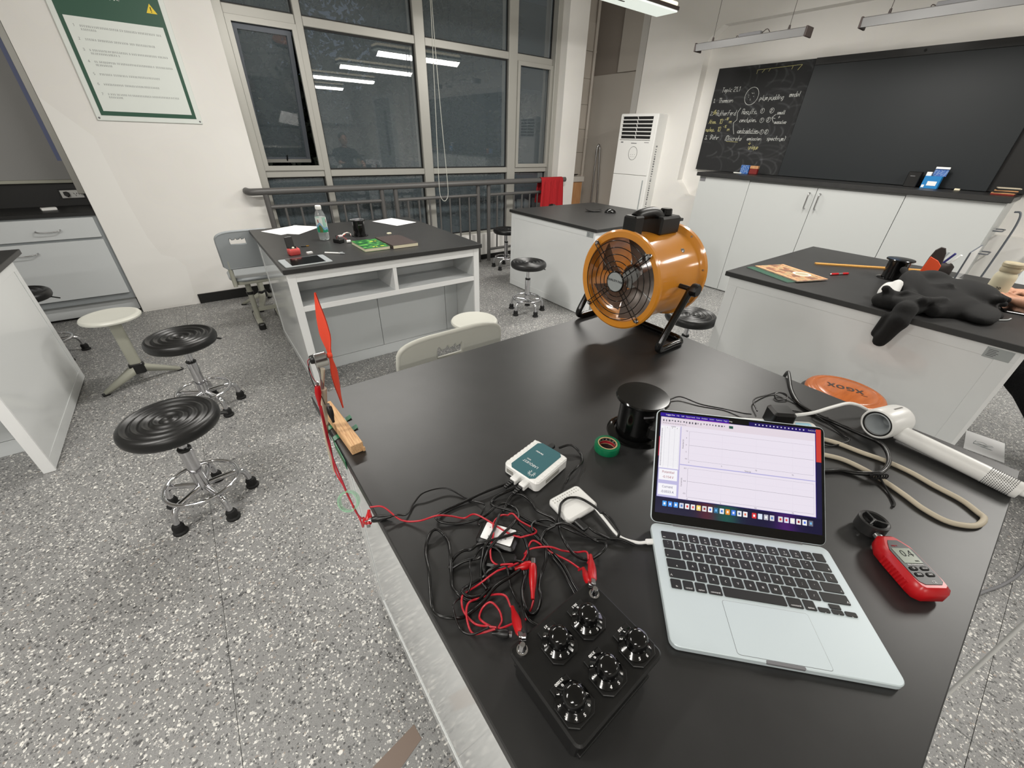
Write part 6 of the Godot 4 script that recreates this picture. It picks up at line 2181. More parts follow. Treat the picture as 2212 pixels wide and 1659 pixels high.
	lathe(st, along(hc - ha * 0.045, ha), [Vector2(0, 0.045), Vector2(0.010, 0.042), Vector2(0.0195, 0.012), Vector2(0.0245, 0.003), Vector2(0.0268, 0.004), Vector2(0.026, 0.012)], 40)
	obj("outlet_cone", st, M.grey_plastic, t)
	st = S()
	var h0 := hc + hd * 0.028 - V(0, 0.012, 0)
	var h1 := V(1.201, TOP + 0.0195, 0.118)
	var hx := (h1 - h0).normalized()
	var hl := h0.distance_to(h1)
	lathe(st, along(h0, hx), [Vector2(0, 0), Vector2(0.0185, 0), Vector2(0.0190, hl * 0.3), Vector2(0.0190, hl), Vector2(0, hl)], 32)
	obj("handle", st, M.white_plastic, t)
	st = S()
	lathe(st, along(h1, hx), [Vector2(0, 0), Vector2(0.0192, 0.0), Vector2(0.0192, 0.050), Vector2(0.0165, 0.056), Vector2(0, 0.058)], 32)
	var inl := obj("inlet_grille", st, M.white_plastic, t)
	st = S()
	var gx := along(h1, hx)
	for i in 13:
		for j in 30:
			var a := TAU * (j + 0.5 * (i % 2)) / 30
			var n := gx.basis * V(cos(a), 0, sin(a))
			var o := gx * V(cos(a) * 0.0192, 0.004 + i * 0.0034, sin(a) * 0.0192)
			slab(st, along(o, n), circle(0.00105, 6), 0.0, 0.0004)
	obj("inlet_holes", st, M.print_dark, inl).set_meta("kind", "stuff")
	st = S()
	tube(st, curve([h1 + hx * 0.056, h1 + hx * 0.075, h1 + hx * 0.10 - V(0, 0.004, 0)], 4), 0.008, 10, false, 0.0045)
	obj("strain_relief", st, M.white_plastic, t)
	st = S()
	var c0 := h1 + hx * 0.10 - V(0, 0.004, 0)
	tube(st, curve([c0, c0 + hx * 0.03 - V(0, 0.003, 0), c0 + hx * 0.08 - V(0, 0.10, 0), c0 + hx * 0.1 - V(0, 0.35, 0), c0 + hx * 0.12 - V(0, 0.7, 0)], 5), 0.004, 8)
	obj("power_cord", st, M.white_plastic, t)
	st = S()
	bx(st, V(-0.002, 0.0, 0.0), V(0.002, 0.03, 0.0006), 0.0, Transform3D(Basis(ha.cross(V(0, 1, 0)).normalized(), ha, V(0, 1, 0)), hc + V(0, 0.0368, 0) - ha * 0.01))
	obj("shine_strip", st, M.chrome, t)
	# anemometer
	t = thing("anemometer", "red handheld anemometer with a small black vane ring", "anemometer", V(0.812, TOP, 0.034), 0.0)
	var yaw := atan2(-0.60, 0.80)                                    # local z runs from the neck to the foot
	t.rotation.y = yaw
	st = S()
	var out := PackedVector2Array([Vector2(-0.011, -0.006), Vector2(0.011, -0.006), Vector2(0.0165, -0.012), Vector2(0.0275, -0.030), Vector2(0.0285, -0.05), Vector2(0.0285, -0.093), Vector2(0.0265, -0.105), Vector2(0.018, -0.112), Vector2(-0.018, -0.112), Vector2(-0.0265, -0.105), Vector2(-0.0285, -0.093), Vector2(-0.0285, -0.05), Vector2(-0.0275, -0.030), Vector2(-0.0165, -0.012)])
	slab(st, Transform3D.IDENTITY, out, 0.002, 0.034, 0.007, true)
	obj("body", st, M.red_plastic, t)
	st = S()
	for s in [-1.0, 1.0]:
		for k in 9:
			bx(st, V(s * 0.0282 - 0.001, 0.009, 0.044 + k * 0.0055), V(s * 0.0282 + 0.001, 0.027, 0.0475 + k * 0.0055), 0.0008)
	obj("grip_ribs", st, M.red_plastic, t)
	st = S()
	var face := PackedVector2Array()
	for q in out:
		face.append((q - Vector2(0, -0.064)) * Vector2(0.72, 0.76) + Vector2(0, -0.064))
	slab(st, Transform3D.IDENTITY, face, 0.0338, 0.0348, 0.0003)
	var fp := obj("face_plate", st, M.black_plastic, t)
	st = S()
	bx(st, V(-0.0155, 0.0346, 0.036), V(0.0155, 0.0354, 0.064), 0.0003)
	var lcd := obj("display", st, M.lcd_grey, fp)
	var fr := at(V(0, 0.0356, 0), 0, -PI / 2)
	st = S()
	letters(st, "0.4", fr * at(V(0.002, -0.0465, 0)), 0.011, 0.0002)
	letters(st, "m/s", fr * at(V(0.008, -0.060, 0)), 0.003, 0.0002)
	text_obj("display_digits", st, M.print_dark, lcd)
	st = S()
	letters(st, "UNI-T", fr * at(V(-0.006, -0.0315, -0.0004)), 0.0028, 0.0002, "Droid Sans", true)
	text_obj("maker_lettering", st, M.print_red, fp)
	st = S()
	letters(st, "Mini Anemometer", fr * at(V(0, -0.0665, -0.0004)), 0.0018, 0.0002)
	letters(st, "CE", fr * at(V(0.004, -0.0965, -0.0004)), 0.0042, 0.0002)
	text_obj("face_lettering", st, M.print_white, fp)
	for i in 2:
		for j in 2:
			st = S()
			slab(st, at(V(-0.0095 + i * 0.018, 0.0346, 0.0735 + j * 0.0105)), rrect(0.0125, 0.0066, 0.0025), 0.0, 0.0016, 0.0005)
			var b := obj("button", st, M.grey_plastic, t)
			b.set_surface_override_material(0, M.rubber)
			st = S()
			letters(st, [["O", "HOLD"], ["MAX", "UNIT"]][j][i], fr * at(V(-0.0095 + i * 0.018, -0.0735 - j * 0.0105, 0.0008)), 0.0022 if i + j > 0 else 0.0034, 0.0002)
			text_obj("button_mark", st, M.print_white, b)
	st = S()
	cyl(st, V(0, 0.017, 0.008), V(0, 0.018, -0.004), 0.0075, 0.0065, 16)
	obj("neck", st, M.steel, t)
	st = S()
	var vx := at(V(0.008, 0.018, -0.026), 0.0, 0.0, 0.0)
	lathe(st, vx, [Vector2(0.0185, 0.012), Vector2(0.0185, -0.010), Vector2(0.0205, -0.012), Vector2(0.0235, -0.011), Vector2(0.0235, 0.012), Vector2(0.0215, 0.0135), Vector2(0.0185, 0.012)], 40)
	cyl(st, V(0.002, 0.017, -0.006), V(0.004, 0.018, -0.003), 0.009, 0.009, 14)
	obj("vane_ring", st, M.print_grey, t)
	(t.get_node("vane_ring") as MeshInstance3D).set_surface_override_material(0, M.bench_top)
	st = S()
	for k in 3:
		var a := TAU * k / 3 + 0.5
		rod(st, [vx * V(0, 0.0125, 0), vx * V(cos(a) * 0.0195, 0.0125, sin(a) * 0.0195)], 0.0015, 8)
	cyl(st, vx * V(0, 0.008, 0), vx * V(0, 0.0135, 0), 0.0035, 0.003, 14)
	obj("ring_spoke", st, M.bench_top, t)
	st = S()
	for k in 6:
		var a := TAU * k / 6
		var d := V(cos(a), 0, sin(a))
		var o := V(-d.z, 0, d.x)
		quad(st, vx * (d * 0.002 + o * 0.001 + V(0, 0.004, 0)), vx * (d * 0.017 + o * 0.006 + V(0, 0.005, 0)), vx * (d * 0.017 - o * 0.006 + V(0, -0.005, 0)), vx * (d * 0.002 - o * 0.001 + V(0, -0.002, 0)))
	obj("vane", st, M.rubber, t)
	# orange flying disc on the stool beside the bench
	t = thing("flying_disc", "orange flying disc with dark printed letters on a stool beside the bench", "flying disc", V(2.028, 0.458, -0.275), 0.0)
	st = S()
	lathe(st, Transform3D.IDENTITY, [Vector2(0.138, 0.0), Vector2(0.144, 0.0), Vector2(0.1465, 0.006), Vector2(0.146, 0.016), Vector2(0.140, 0.024), Vector2(0.130, 0.028), Vector2(0.118, 0.0295), Vector2(0.116, 0.0285), Vector2(0.113, 0.0305), Vector2(0.110, 0.0295), Vector2(0.107, 0.0312), Vector2(0.075, 0.0325), Vector2(0.0, 0.0335)], 64)
	obj("disc", st, M.orange_disc, t)
	st = S()
	var tx := Transform3D(Basis(V(-0.34, 0, -0.94), V(0.94, 0, -0.34) * -1.0, V(0, 1, 0)), V(0, 0.0338, 0))
	letters(st, "XGOX", tx * at(V(0.005, -0.012, 0)), 0.036, 0.0006, "Droid Sans", true)
	text_obj("lettering", st, M.leather_brown, t)
	st = S()
	bx(st, V(-0.02, 0.0333, 0.05), V(-0.018, 0.034, 0.07), 0.0, at(Vector3.ZERO, 0.35))
	obj("mould_mark", st, M.leather_brown, t)
	# on the floor
	st = S()
	slab(st, at(V(3.12, 0.0005, 0.235), 0.1), rrect(0.24, 0.155, 0.001, 1), 0.0, 0.0008)
	t = thing("floor_paper", "sheet of white paper lying on the floor beside the jacket bench", "paper")
	obj("sheet", st, M.paper, t)
	st = S()
	rng.seed = 8
	for k in 7:
		tube(st, curve([V(3.09 + rng.randf() * 0.06, 0.0016, 0.19 + rng.randf() * 0.08), V(3.09 + rng.randf() * 0.06, 0.0016, 0.19 + rng.randf() * 0.08), V(3.09 + rng.randf() * 0.06, 0.0016, 0.19 + rng.randf() * 0.08)], 4), 0.0012, 5)
	obj("faint_drawing", st, M.sign_grey, t)
	st = S()
	tube(st, curve([V(1.335, 0.006, 0.30), V(1.6, 0.006, 0.32), V(1.85, 0.006, 0.37), V(2.02, 0.006, 0.43), V(2.19, 0.006, 0.468), V(2.6, 0.006, 0.52)], 6), 0.005, 8)
	tag(obj("floor_cable", st, M.print_grey), "grey cable lying on the terrazzo right of the foreground bench", "cable")
	st = S()
	slab(st, at(V(-0.0, 0.0005, -0.44), 0.2), PackedVector2Array([Vector2(-0.17, -0.02), Vector2(-0.06, -0.03), Vector2(0.07, -0.015), Vector2(0.075, 0.025), Vector2(-0.04, 0.03), Vector2(-0.17, 0.035)]), 0.0, 0.0006)
	tag(obj("brown_tape_strip", st, M.floor_strip), "worn brown strip stuck on the floor below the foreground bench", "tape")

# ---------------------------------------------------------------- things on the window bench and the mouse bench
func sheet(called: String, c: Vector3, yaw: float, m: Material, w: float, l: float, h: float, label: String, category: String, group := "") -> void:
	var st := S()
	slab(st, at(c, yaw), rrect(w, l), 0.0, h)
	tag(obj(called, st, m), label, category, group)

func book(called: String, label: String, c: Vector3, yaw: float, w: float, l: float, h: float, cover: Material, pages: Material, paper_back := false) -> Node3D:
	var t := thing(called, label, "book", c, yaw)
	var st := S()
	bx(st, V(-w / 2 + 0.002, 0.0015, -l / 2 + 0.002), V(w / 2 - 0.0015, h - 0.0015, l / 2 - 0.0015), 0.0005)
	obj("pages", st, pages, t)
	st = S()
	bx(st, V(-w / 2, h - 0.0018, -l / 2), V(w / 2, h, l / 2), 0.0006)
	obj("front_cover", st, cover, t)
	st = S()
	bx(st, V(-w / 2, 0.0, -l / 2), V(w / 2, 0.0018, l / 2), 0.0006)
	obj("back_cover", st, cover, t)
	if not paper_back:
		st = S()
		bx(st, V(-w / 2 - 0.0005, 0.0, -l / 2), V(-w / 2 + 0.0015, h, l / 2), 0.0006)
		obj("spine", st, cover, t)
	return t

func bench_far_left() -> void:
	sheet("paper_sheet", V(0.515, TOP, -3.385), -1.10, M.paper, 0.21, 0.29, 0.0006, "white paper sheet lying underneath another behind the water bottle", "paper", "white sheets on the window bench")
	sheet("paper_sheet", V(0.560, TOP + 0.0006, -3.365), -0.75, M.paper, 0.21, 0.29, 0.0006, "white paper sheet on top of another behind the water bottle", "paper", "white sheets on the window bench")
	sheet("paper_sheet", V(1.297, TOP, -3.345), 0.36, M.paper, 0.21, 0.29, 0.0006, "single white paper sheet at the far right of the window bench", "paper", "white sheets on the window bench")
	# water bottle
	var t := thing("water_bottle", "clear plastic water bottle with a green and white label", "bottle", V(0.645, TOP, -2.935))
	var prof := [Vector2(0, 0.004), Vector2(0.022, 0.0), Vector2(0.030, 0.003), Vector2(0.0325, 0.012), Vector2(0.0325, 0.030), Vector2(0.0315, 0.034), Vector2(0.0325, 0.038), Vector2(0.0325, 0.135), Vector2(0.031, 0.150), Vector2(0.024, 0.172), Vector2(0.0165, 0.184), Vector2(0.0155, 0.190), Vector2(0.0155, 0.196), Vector2(0.0, 0.197)]
	var st := S()
	lathe(st, Transform3D.IDENTITY, prof, 32)
	obj("shell", st, M.clear_plastic, t)
	st = S()
	lathe(st, Transform3D.IDENTITY, [Vector2(0, 0.002), Vector2(0.029, 0.004), Vector2(0.0312, 0.014), Vector2(0.0312, 0.06), Vector2(0, 0.06)], 32)
	obj("water", st, M.water, t)
	st = S()
	lathe(st, Transform3D.IDENTITY, [Vector2(0, 0.188), Vector2(0.0175, 0.188), Vector2(0.018, 0.19), Vector2(0.018, 0.207), Vector2(0.0165, 0.211), Vector2(0, 0.211)], 28)
	for k in 28:
		var a := TAU * k / 28
		bx(st, V(0.0175, 0.191, -0.0008), V(0.0186, 0.206, 0.0008), 0.0, at(Vector3.ZERO, a))
	obj("cap", st, M.white_plastic, t)
	st = S()
	lathe(st, Transform3D.IDENTITY, [Vector2(0.0329, 0.052), Vector2(0.0329, 0.142)], 40)
	var im := Image.create(256, 128, false, Image.FORMAT_RGB8)
	for y in 128:
		for x in 256:
			var c := Color(0.86, 0.89, 0.87)
			var hill := 70.0 + 22.0 * sin(x * 0.049) + 10.0 * sin(x * 0.13)
			if (x / 32) % 4 == 1:
				c = Color(0.62, 0.78, 0.72)
			if y > hill:
				c = Color(0.50, 0.66, 0.78)
			if y > hill + 22:
				c = Color(0.10, 0.56, 0.42) if (x / 24) % 3 > 0 else Color(0.36, 0.40, 0.22)
			if absi(x % 64 - 32) < 4 and y > 16 and y < 44:
				c = Color(0.62, 0.12, 0.14)
			im.set_pixel(x, y, c)
	var lm := mt("bottle_label", Color(1, 1, 1), 0.4)
	lm.albedo_texture = ImageTexture.create_from_image(im)
	lm.uv1_scale = V(1, 2, 1)
	obj("label", st, lm, t)
	popup_socket("raised pop-up socket standing on the window bench behind the green book", V(0.885, TOP, -2.955), 0.0, 0.051)
	# ring box
	t = thing("ring_box", "small open coral-red box with black lid standing up on the window bench", "box", V(0.395, TOP, -2.625), 0.12)
	st = S()
	slab(st, Transform3D.IDENTITY, rrect(0.062, 0.052, 0.012, 5), 0.0, 0.036, 0.005, true)
	obj("case", st, M.coral_plastic, t)
	st = S()
	slab(st, Transform3D.IDENTITY, rrect(0.040, 0.034, 0.004), 0.0355, 0.0368)
	obj("insert", st, M.rubber, t)
	st = S()
	bx(st, V(-0.021, 0.0, -0.004), V(0.021, 0.062, 0.006), 0.002, at(V(-0.006, 0.034, -0.016), 0, -0.22))
	for s in [-1.0, 1.0]:
		cyl(st, V(s * 0.019 - 0.004, 0.036, -0.012), V(s * 0.019 - 0.004, 0.044, 0.004), 0.003, 0.003, 8)
	obj("lid", st, M.black_plastic, t)
	st = S()
	lathe(st, at(V(0, 0.036, 0.004)), [Vector2(0, 0), Vector2(0.007, 0), Vector2(0.0065, 0.005), Vector2(0.003, 0.008), Vector2(0, 0.0085)], 16)
	obj("pale_bead", st, M.page_cream, t)
	# tablet
	t = thing("tablet", "grey tablet with dark screen at the near corner of the window bench", "tablet", V(0.412, TOP, -2.435), 0.05)
	st = S()
	slab(st, Transform3D.IDENTITY, rrect(0.240, 0.172, 0.010, 4), 0.0, 0.0065, 0.0015)
	obj("body", st, M.sign_grey, t)
	st = S()
	slab(st, Transform3D.IDENTITY, rrect(0.236, 0.168, 0.009, 4), 0.0064, 0.0068)
	obj("bezel", st, M.grey_plastic, t)
	st = S()
	slab(st, at(V(0.0, 0, -0.002)), rrect(0.172, 0.156, 0.002, 2), 0.0067, 0.0071)
	obj("screen", st, M.black_gloss, t)
	t = thing("pen", "white ballpoint pen lying beside the tablet on the window bench", "pen")
	st = S()
	cyl(st, V(0.548, TOP + 0.005, -2.566), V(0.62, TOP + 0.005, -2.507), 0.0048, 0.0048, 12, 0.001)
	obj("barrel", st, M.white_plastic, t)
	st = S()
	cyl(st, V(0.62, TOP + 0.005, -2.507), V(0.64, TOP + 0.005, -2.490), 0.0048, 0.0035, 12)
	bx(st, V(0.612, TOP + 0.008, -2.514), V(0.636, TOP + 0.010, -2.507), 0.0)
	obj("clip_end", st, M.grey_plastic, t)
	sheet("eraser", V(0.475, TOP, -2.615), 0.2, M.white_plastic, 0.03, 0.02, 0.008, "tiny white eraser lying between the tablet and the coral box", "eraser")
	sheet("eraser", V(1.083, TOP, -2.92), 0.2, M.page_cream, 0.028, 0.018, 0.007, "tiny pale eraser lying behind the dark notebook", "eraser")
	t = thing("usb_stick", "black memory stick with gold end beside the coral box", "memory stick", V(0.492, TOP, -2.80), -0.1)
	st = S()
	bx(st, V(-0.024, 0, -0.006), V(0.006, 0.006, 0.006), 0.001)
	obj("body", st, M.black_plastic, t)
	st = S()
	bx(st, V(0.006, 0.001, -0.005), V(0.022, 0.005, 0.005), 0.0005)
	obj("connector", st, M.gold, t)
	t = thing("battery_holder", "black battery holder with red wire to a small white motor", "battery holder", V(0.700, TOP, -2.81), 0.5)
	st = S()
	slab(st, Transform3D.IDENTITY, rrect(0.042, 0.062, 0.006), 0.0, 0.024, 0.003)
	obj("case", st, M.black_plastic, t)
	st = S()
	cyl(st, V(0.016, 0.009, 0.052), V(0.036, 0.009, 0.066), 0.009, 0.009, 16, 0.001)
	obj("white_motor", st, M.white_plastic, t)
	st = S()
	tube(st, curve([V(-0.005, 0.024, -0.01), V(0.0, 0.042, 0.0), V(0.018, 0.036, 0.022), V(0.026, 0.02, 0.045), V(0.024, 0.012, 0.056)], 5), 0.0012, 6)
	obj("red_wire", st, M.red_wire, t)
	st = S()
	tube(st, curve([V(-0.005, 0.024, -0.01), V(-0.012, 0.046, -0.006), V(-0.004, 0.04, 0.01), V(-0.012, 0.022, 0.02)], 5), 0.0012, 6)
	obj("black_wire", st, M.black_wire, t)
	t = thing("wire_bundle", "bundle of coloured wires with white connector by the pop-up socket", "wires", V(0.795, TOP, -2.985), 0.1)
	var cols := [M.red_wire, M.page_cream, M.tape_green, M.white_plastic]
	for k in 4:
		st = S()
		tube(st, curve([V(-0.03, 0.004, 0.0 + k * 0.004), V(-0.01, 0.012 + k * 0.002, 0.012 - k * 0.003), V(0.015, 0.022, -0.01 + k * 0.006), V(0.04, 0.010, -0.02 + k * 0.003), V(0.03, 0.004, 0.02)], 5), 0.0028, 6)
		obj("wire", st, cols[k], t)
	st = S()
	bx(st, V(-0.052, 0.0, -0.006), V(-0.024, 0.011, 0.016), 0.002)
	obj("connector", st, M.white_plastic, t)
	# books
	var gm := mt("green_cover", Color(1, 1, 1), 0.45)
	tri_tex(gm, noise_tex(0.02, [[0.0, Color(0.05, 0.25, 0.12)], [0.48, Color(0.08, 0.33, 0.16)], [0.56, Color(0.16, 0.45, 0.17)], [0.7, Color(0.30, 0.58, 0.24)], [1.0, Color(0.42, 0.62, 0.30)]], 256, 4, false, 14), V(4, 4, 4))
	t = book("green_book", "green paperback book lying on the window bench", V(0.834, TOP, -2.600), 0.02, 0.158, 0.245, 0.020, gm, M.page_cream, true)
	st = S()
	for q in [[0.015, -0.055, 0.022], [0.045, -0.055, 0.014], [-0.02, 0.09, 0.012], [0.0, 0.092, 0.008], [0.03, 0.088, 0.022]]:
		bx(st, V(q[0], 0.0199, q[1]), V(q[0] + q[2], 0.0203, q[1] + 0.009))
	obj("cover_print", st, M.warning_yellow, t)
	t = book("dark_notebook", "dark grey hardback notebook touching the green book", V(1.011, TOP, -2.612), 0.03, 0.172, 0.285, 0.022, M.lamp_brown, M.page_cream)
	# bench with the mouse
	t = thing("computer_mouse", "black computer mouse on the almost empty bench", "mouse", V(3.355, TOP, -2.835), 0.9)
	st = S()
	var g := []
	for i in 9:
		var row := []
		for j in 13:
			var u := i / 8.0
			var w := TAU * j / 12
			var rr := sin(u * PI / 2)
			row.append(V(cos(w) * 0.033 * rr, 0.038 * cos(u * PI / 2) + 0.002, sin(w) * 0.058 * rr))
		g.append(row)
	st.set_smooth_group(3)
	for i in 8:
		for j in 12:
			quad(st, g[i + 1][j], g[i][j], g[i][j + 1], g[i + 1][j + 1])
	obj("shell", st, M.black_gloss, t)
	st = S()
	cyl(st, V(-0.004, 0.030, -0.03), V(0.004, 0.030, -0.03), 0.008, 0.008, 14)
	obj("wheel", st, M.rubber, t)
	t = thing("phone", "black curved pad lying left of the mouse", "phone", V(3.262, TOP, -2.975), 0.95)
	st = S()
	for k in 8:
		var a := (k / 7.0 - 0.5) * 0.6
		bx(st, V(-0.034, 0.0, -0.0105), V(0.034, 0.007, 0.0105), 0.001, at(V(0, 0.0035 + (1 - cos(a)) * 0.24, sin(a) * 0.24), 0, -a))
	obj("pad", st, M.black_plastic, t)

# ---------------------------------------------------------------- surface nets: soft bodies from blended capsules and ellipsoids
class Field:
	var lo: Vector3
	var cell: float
	var n: Vector3i
	var d: PackedFloat32Array

	func _init(a: Vector3, b: Vector3, c: float) -> void:
		lo = a
		cell = c
		n = Vector3i(((b - a) / c).ceil()) + Vector3i.ONE
		d = PackedFloat32Array()
		d.resize(n.x * n.y * n.z)
		d.fill(10.0)

	func blend(i: int, v: float, k: float) -> void:
		var h := maxf(k - absf(d[i] - v), 0.0) / k
		d[i] = minf(d[i], v) - h * h * k * 0.25

	func bone(a: Vector3, b: Vector3, ra: float, rb: float, k := 0.03) -> void:
		var m := maxf(ra, rb) + k + cell * 2
		var from := Vector3i(((a.min(b) - Vector3.ONE * m - lo) / cell).floor()).clamp(Vector3i.ZERO, n - Vector3i.ONE)
		var to := Vector3i(((a.max(b) + Vector3.ONE * m - lo) / cell).ceil()).clamp(Vector3i.ZERO, n - Vector3i.ONE)
		var ab := b - a
		var l2 := maxf(ab.length_squared(), 1e-9)
		for z in range(from.z, to.z + 1):
			for y in range(from.y, to.y + 1):
				for x in range(from.x, to.x + 1):
					var p := lo + Vector3(x, y, z) * cell
					var t := clampf((p - a).dot(ab) / l2, 0.0, 1.0)
					blend(x + n.x * (y + n.y * z), p.distance_to(a + ab * t) - lerpf(ra, rb, t), k)

	func egg(c: Vector3, r: Vector3, k := 0.03, basis := Basis.IDENTITY) -> void:
		var m := maxf(r.x, maxf(r.y, r.z)) + k + cell * 2
		var from := Vector3i(((c - Vector3.ONE * m - lo) / cell).floor()).clamp(Vector3i.ZERO, n - Vector3i.ONE)
		var to := Vector3i(((c + Vector3.ONE * m - lo) / cell).ceil()).clamp(Vector3i.ZERO, n - Vector3i.ONE)
		var inv := basis.inverse()
		for z in range(from.z, to.z + 1):
			for y in range(from.y, to.y + 1):
				for x in range(from.x, to.x + 1):
					var q := inv * (lo + Vector3(x, y, z) * cell - c)
					var k0 := (q / r).length()
					var k1 := (q / (r * r)).length()
					blend(x + n.x * (y + n.y * z), k0 * (k0 - 1.0) / maxf(k1, 1e-6), k)

	func shape(st: SurfaceTool) -> void:
		var id := {}
		var pts: Array[Vector3] = []
		var sx := 1
		var sy := n.x
		var sz := n.x * n.y
		for z in n.z - 1:
			for y in n.y - 1:
				for x in n.x - 1:
					var i := x + sy * y + sz * z
					var neg := 0
					for c in 8:
						if d[i + (c & 1) * sx + ((c >> 1) & 1) * sy + (c >> 2) * sz] < 0.0:
							neg += 1
					if neg == 0 or neg == 8:
						continue
					var s := Vector3.ZERO
					var k := 0
					for e in [[0, 1], [2, 3], [4, 5], [6, 7], [0, 2], [1, 3], [4, 6], [5, 7], [0, 4], [1, 5], [2, 6], [3, 7]]:
						var da := d[i + (e[0] & 1) * sx + ((e[0] >> 1) & 1) * sy + (e[0] >> 2) * sz]
						var db := d[i + (e[1] & 1) * sx + ((e[1] >> 1) & 1) * sy + (e[1] >> 2) * sz]
						if (da < 0.0) != (db < 0.0):
							var t := da / (da - db)
							s += Vector3(e[0] & 1, (e[0] >> 1) & 1, e[0] >> 2).lerp(Vector3(e[1] & 1, (e[1] >> 1) & 1, e[1] >> 2), t)
							k += 1
					id[i] = pts.size()
					pts.append(lo + (Vector3(x, y, z) + s / k) * cell)
		st.set_smooth_group(1)
		for z in range(1, n.z - 1):
			for y in range(1, n.y - 1):
				for x in range(1, n.x - 1):
					var i := x + sy * y + sz * z
					for a in 3:
						var step := sx if a == 0 else (sy if a == 1 else sz)
						var u := sy if a == 0 else (sz if a == 1 else sx)
						var w := sz if a == 0 else (sx if a == 1 else sy)
						var here := d[i] < 0.0
						if here == (d[i + step] < 0.0):
							continue
						var q := [i - u - w, i - w, i, i - u]
						if not (id.has(q[0]) and id.has(q[1]) and id.has(q[2]) and id.has(q[3])):
							continue
						if here:
							q.reverse()
						for o in [0, 1, 2, 0, 2, 3]:
							st.add_vertex(pts[id[q[o]]])

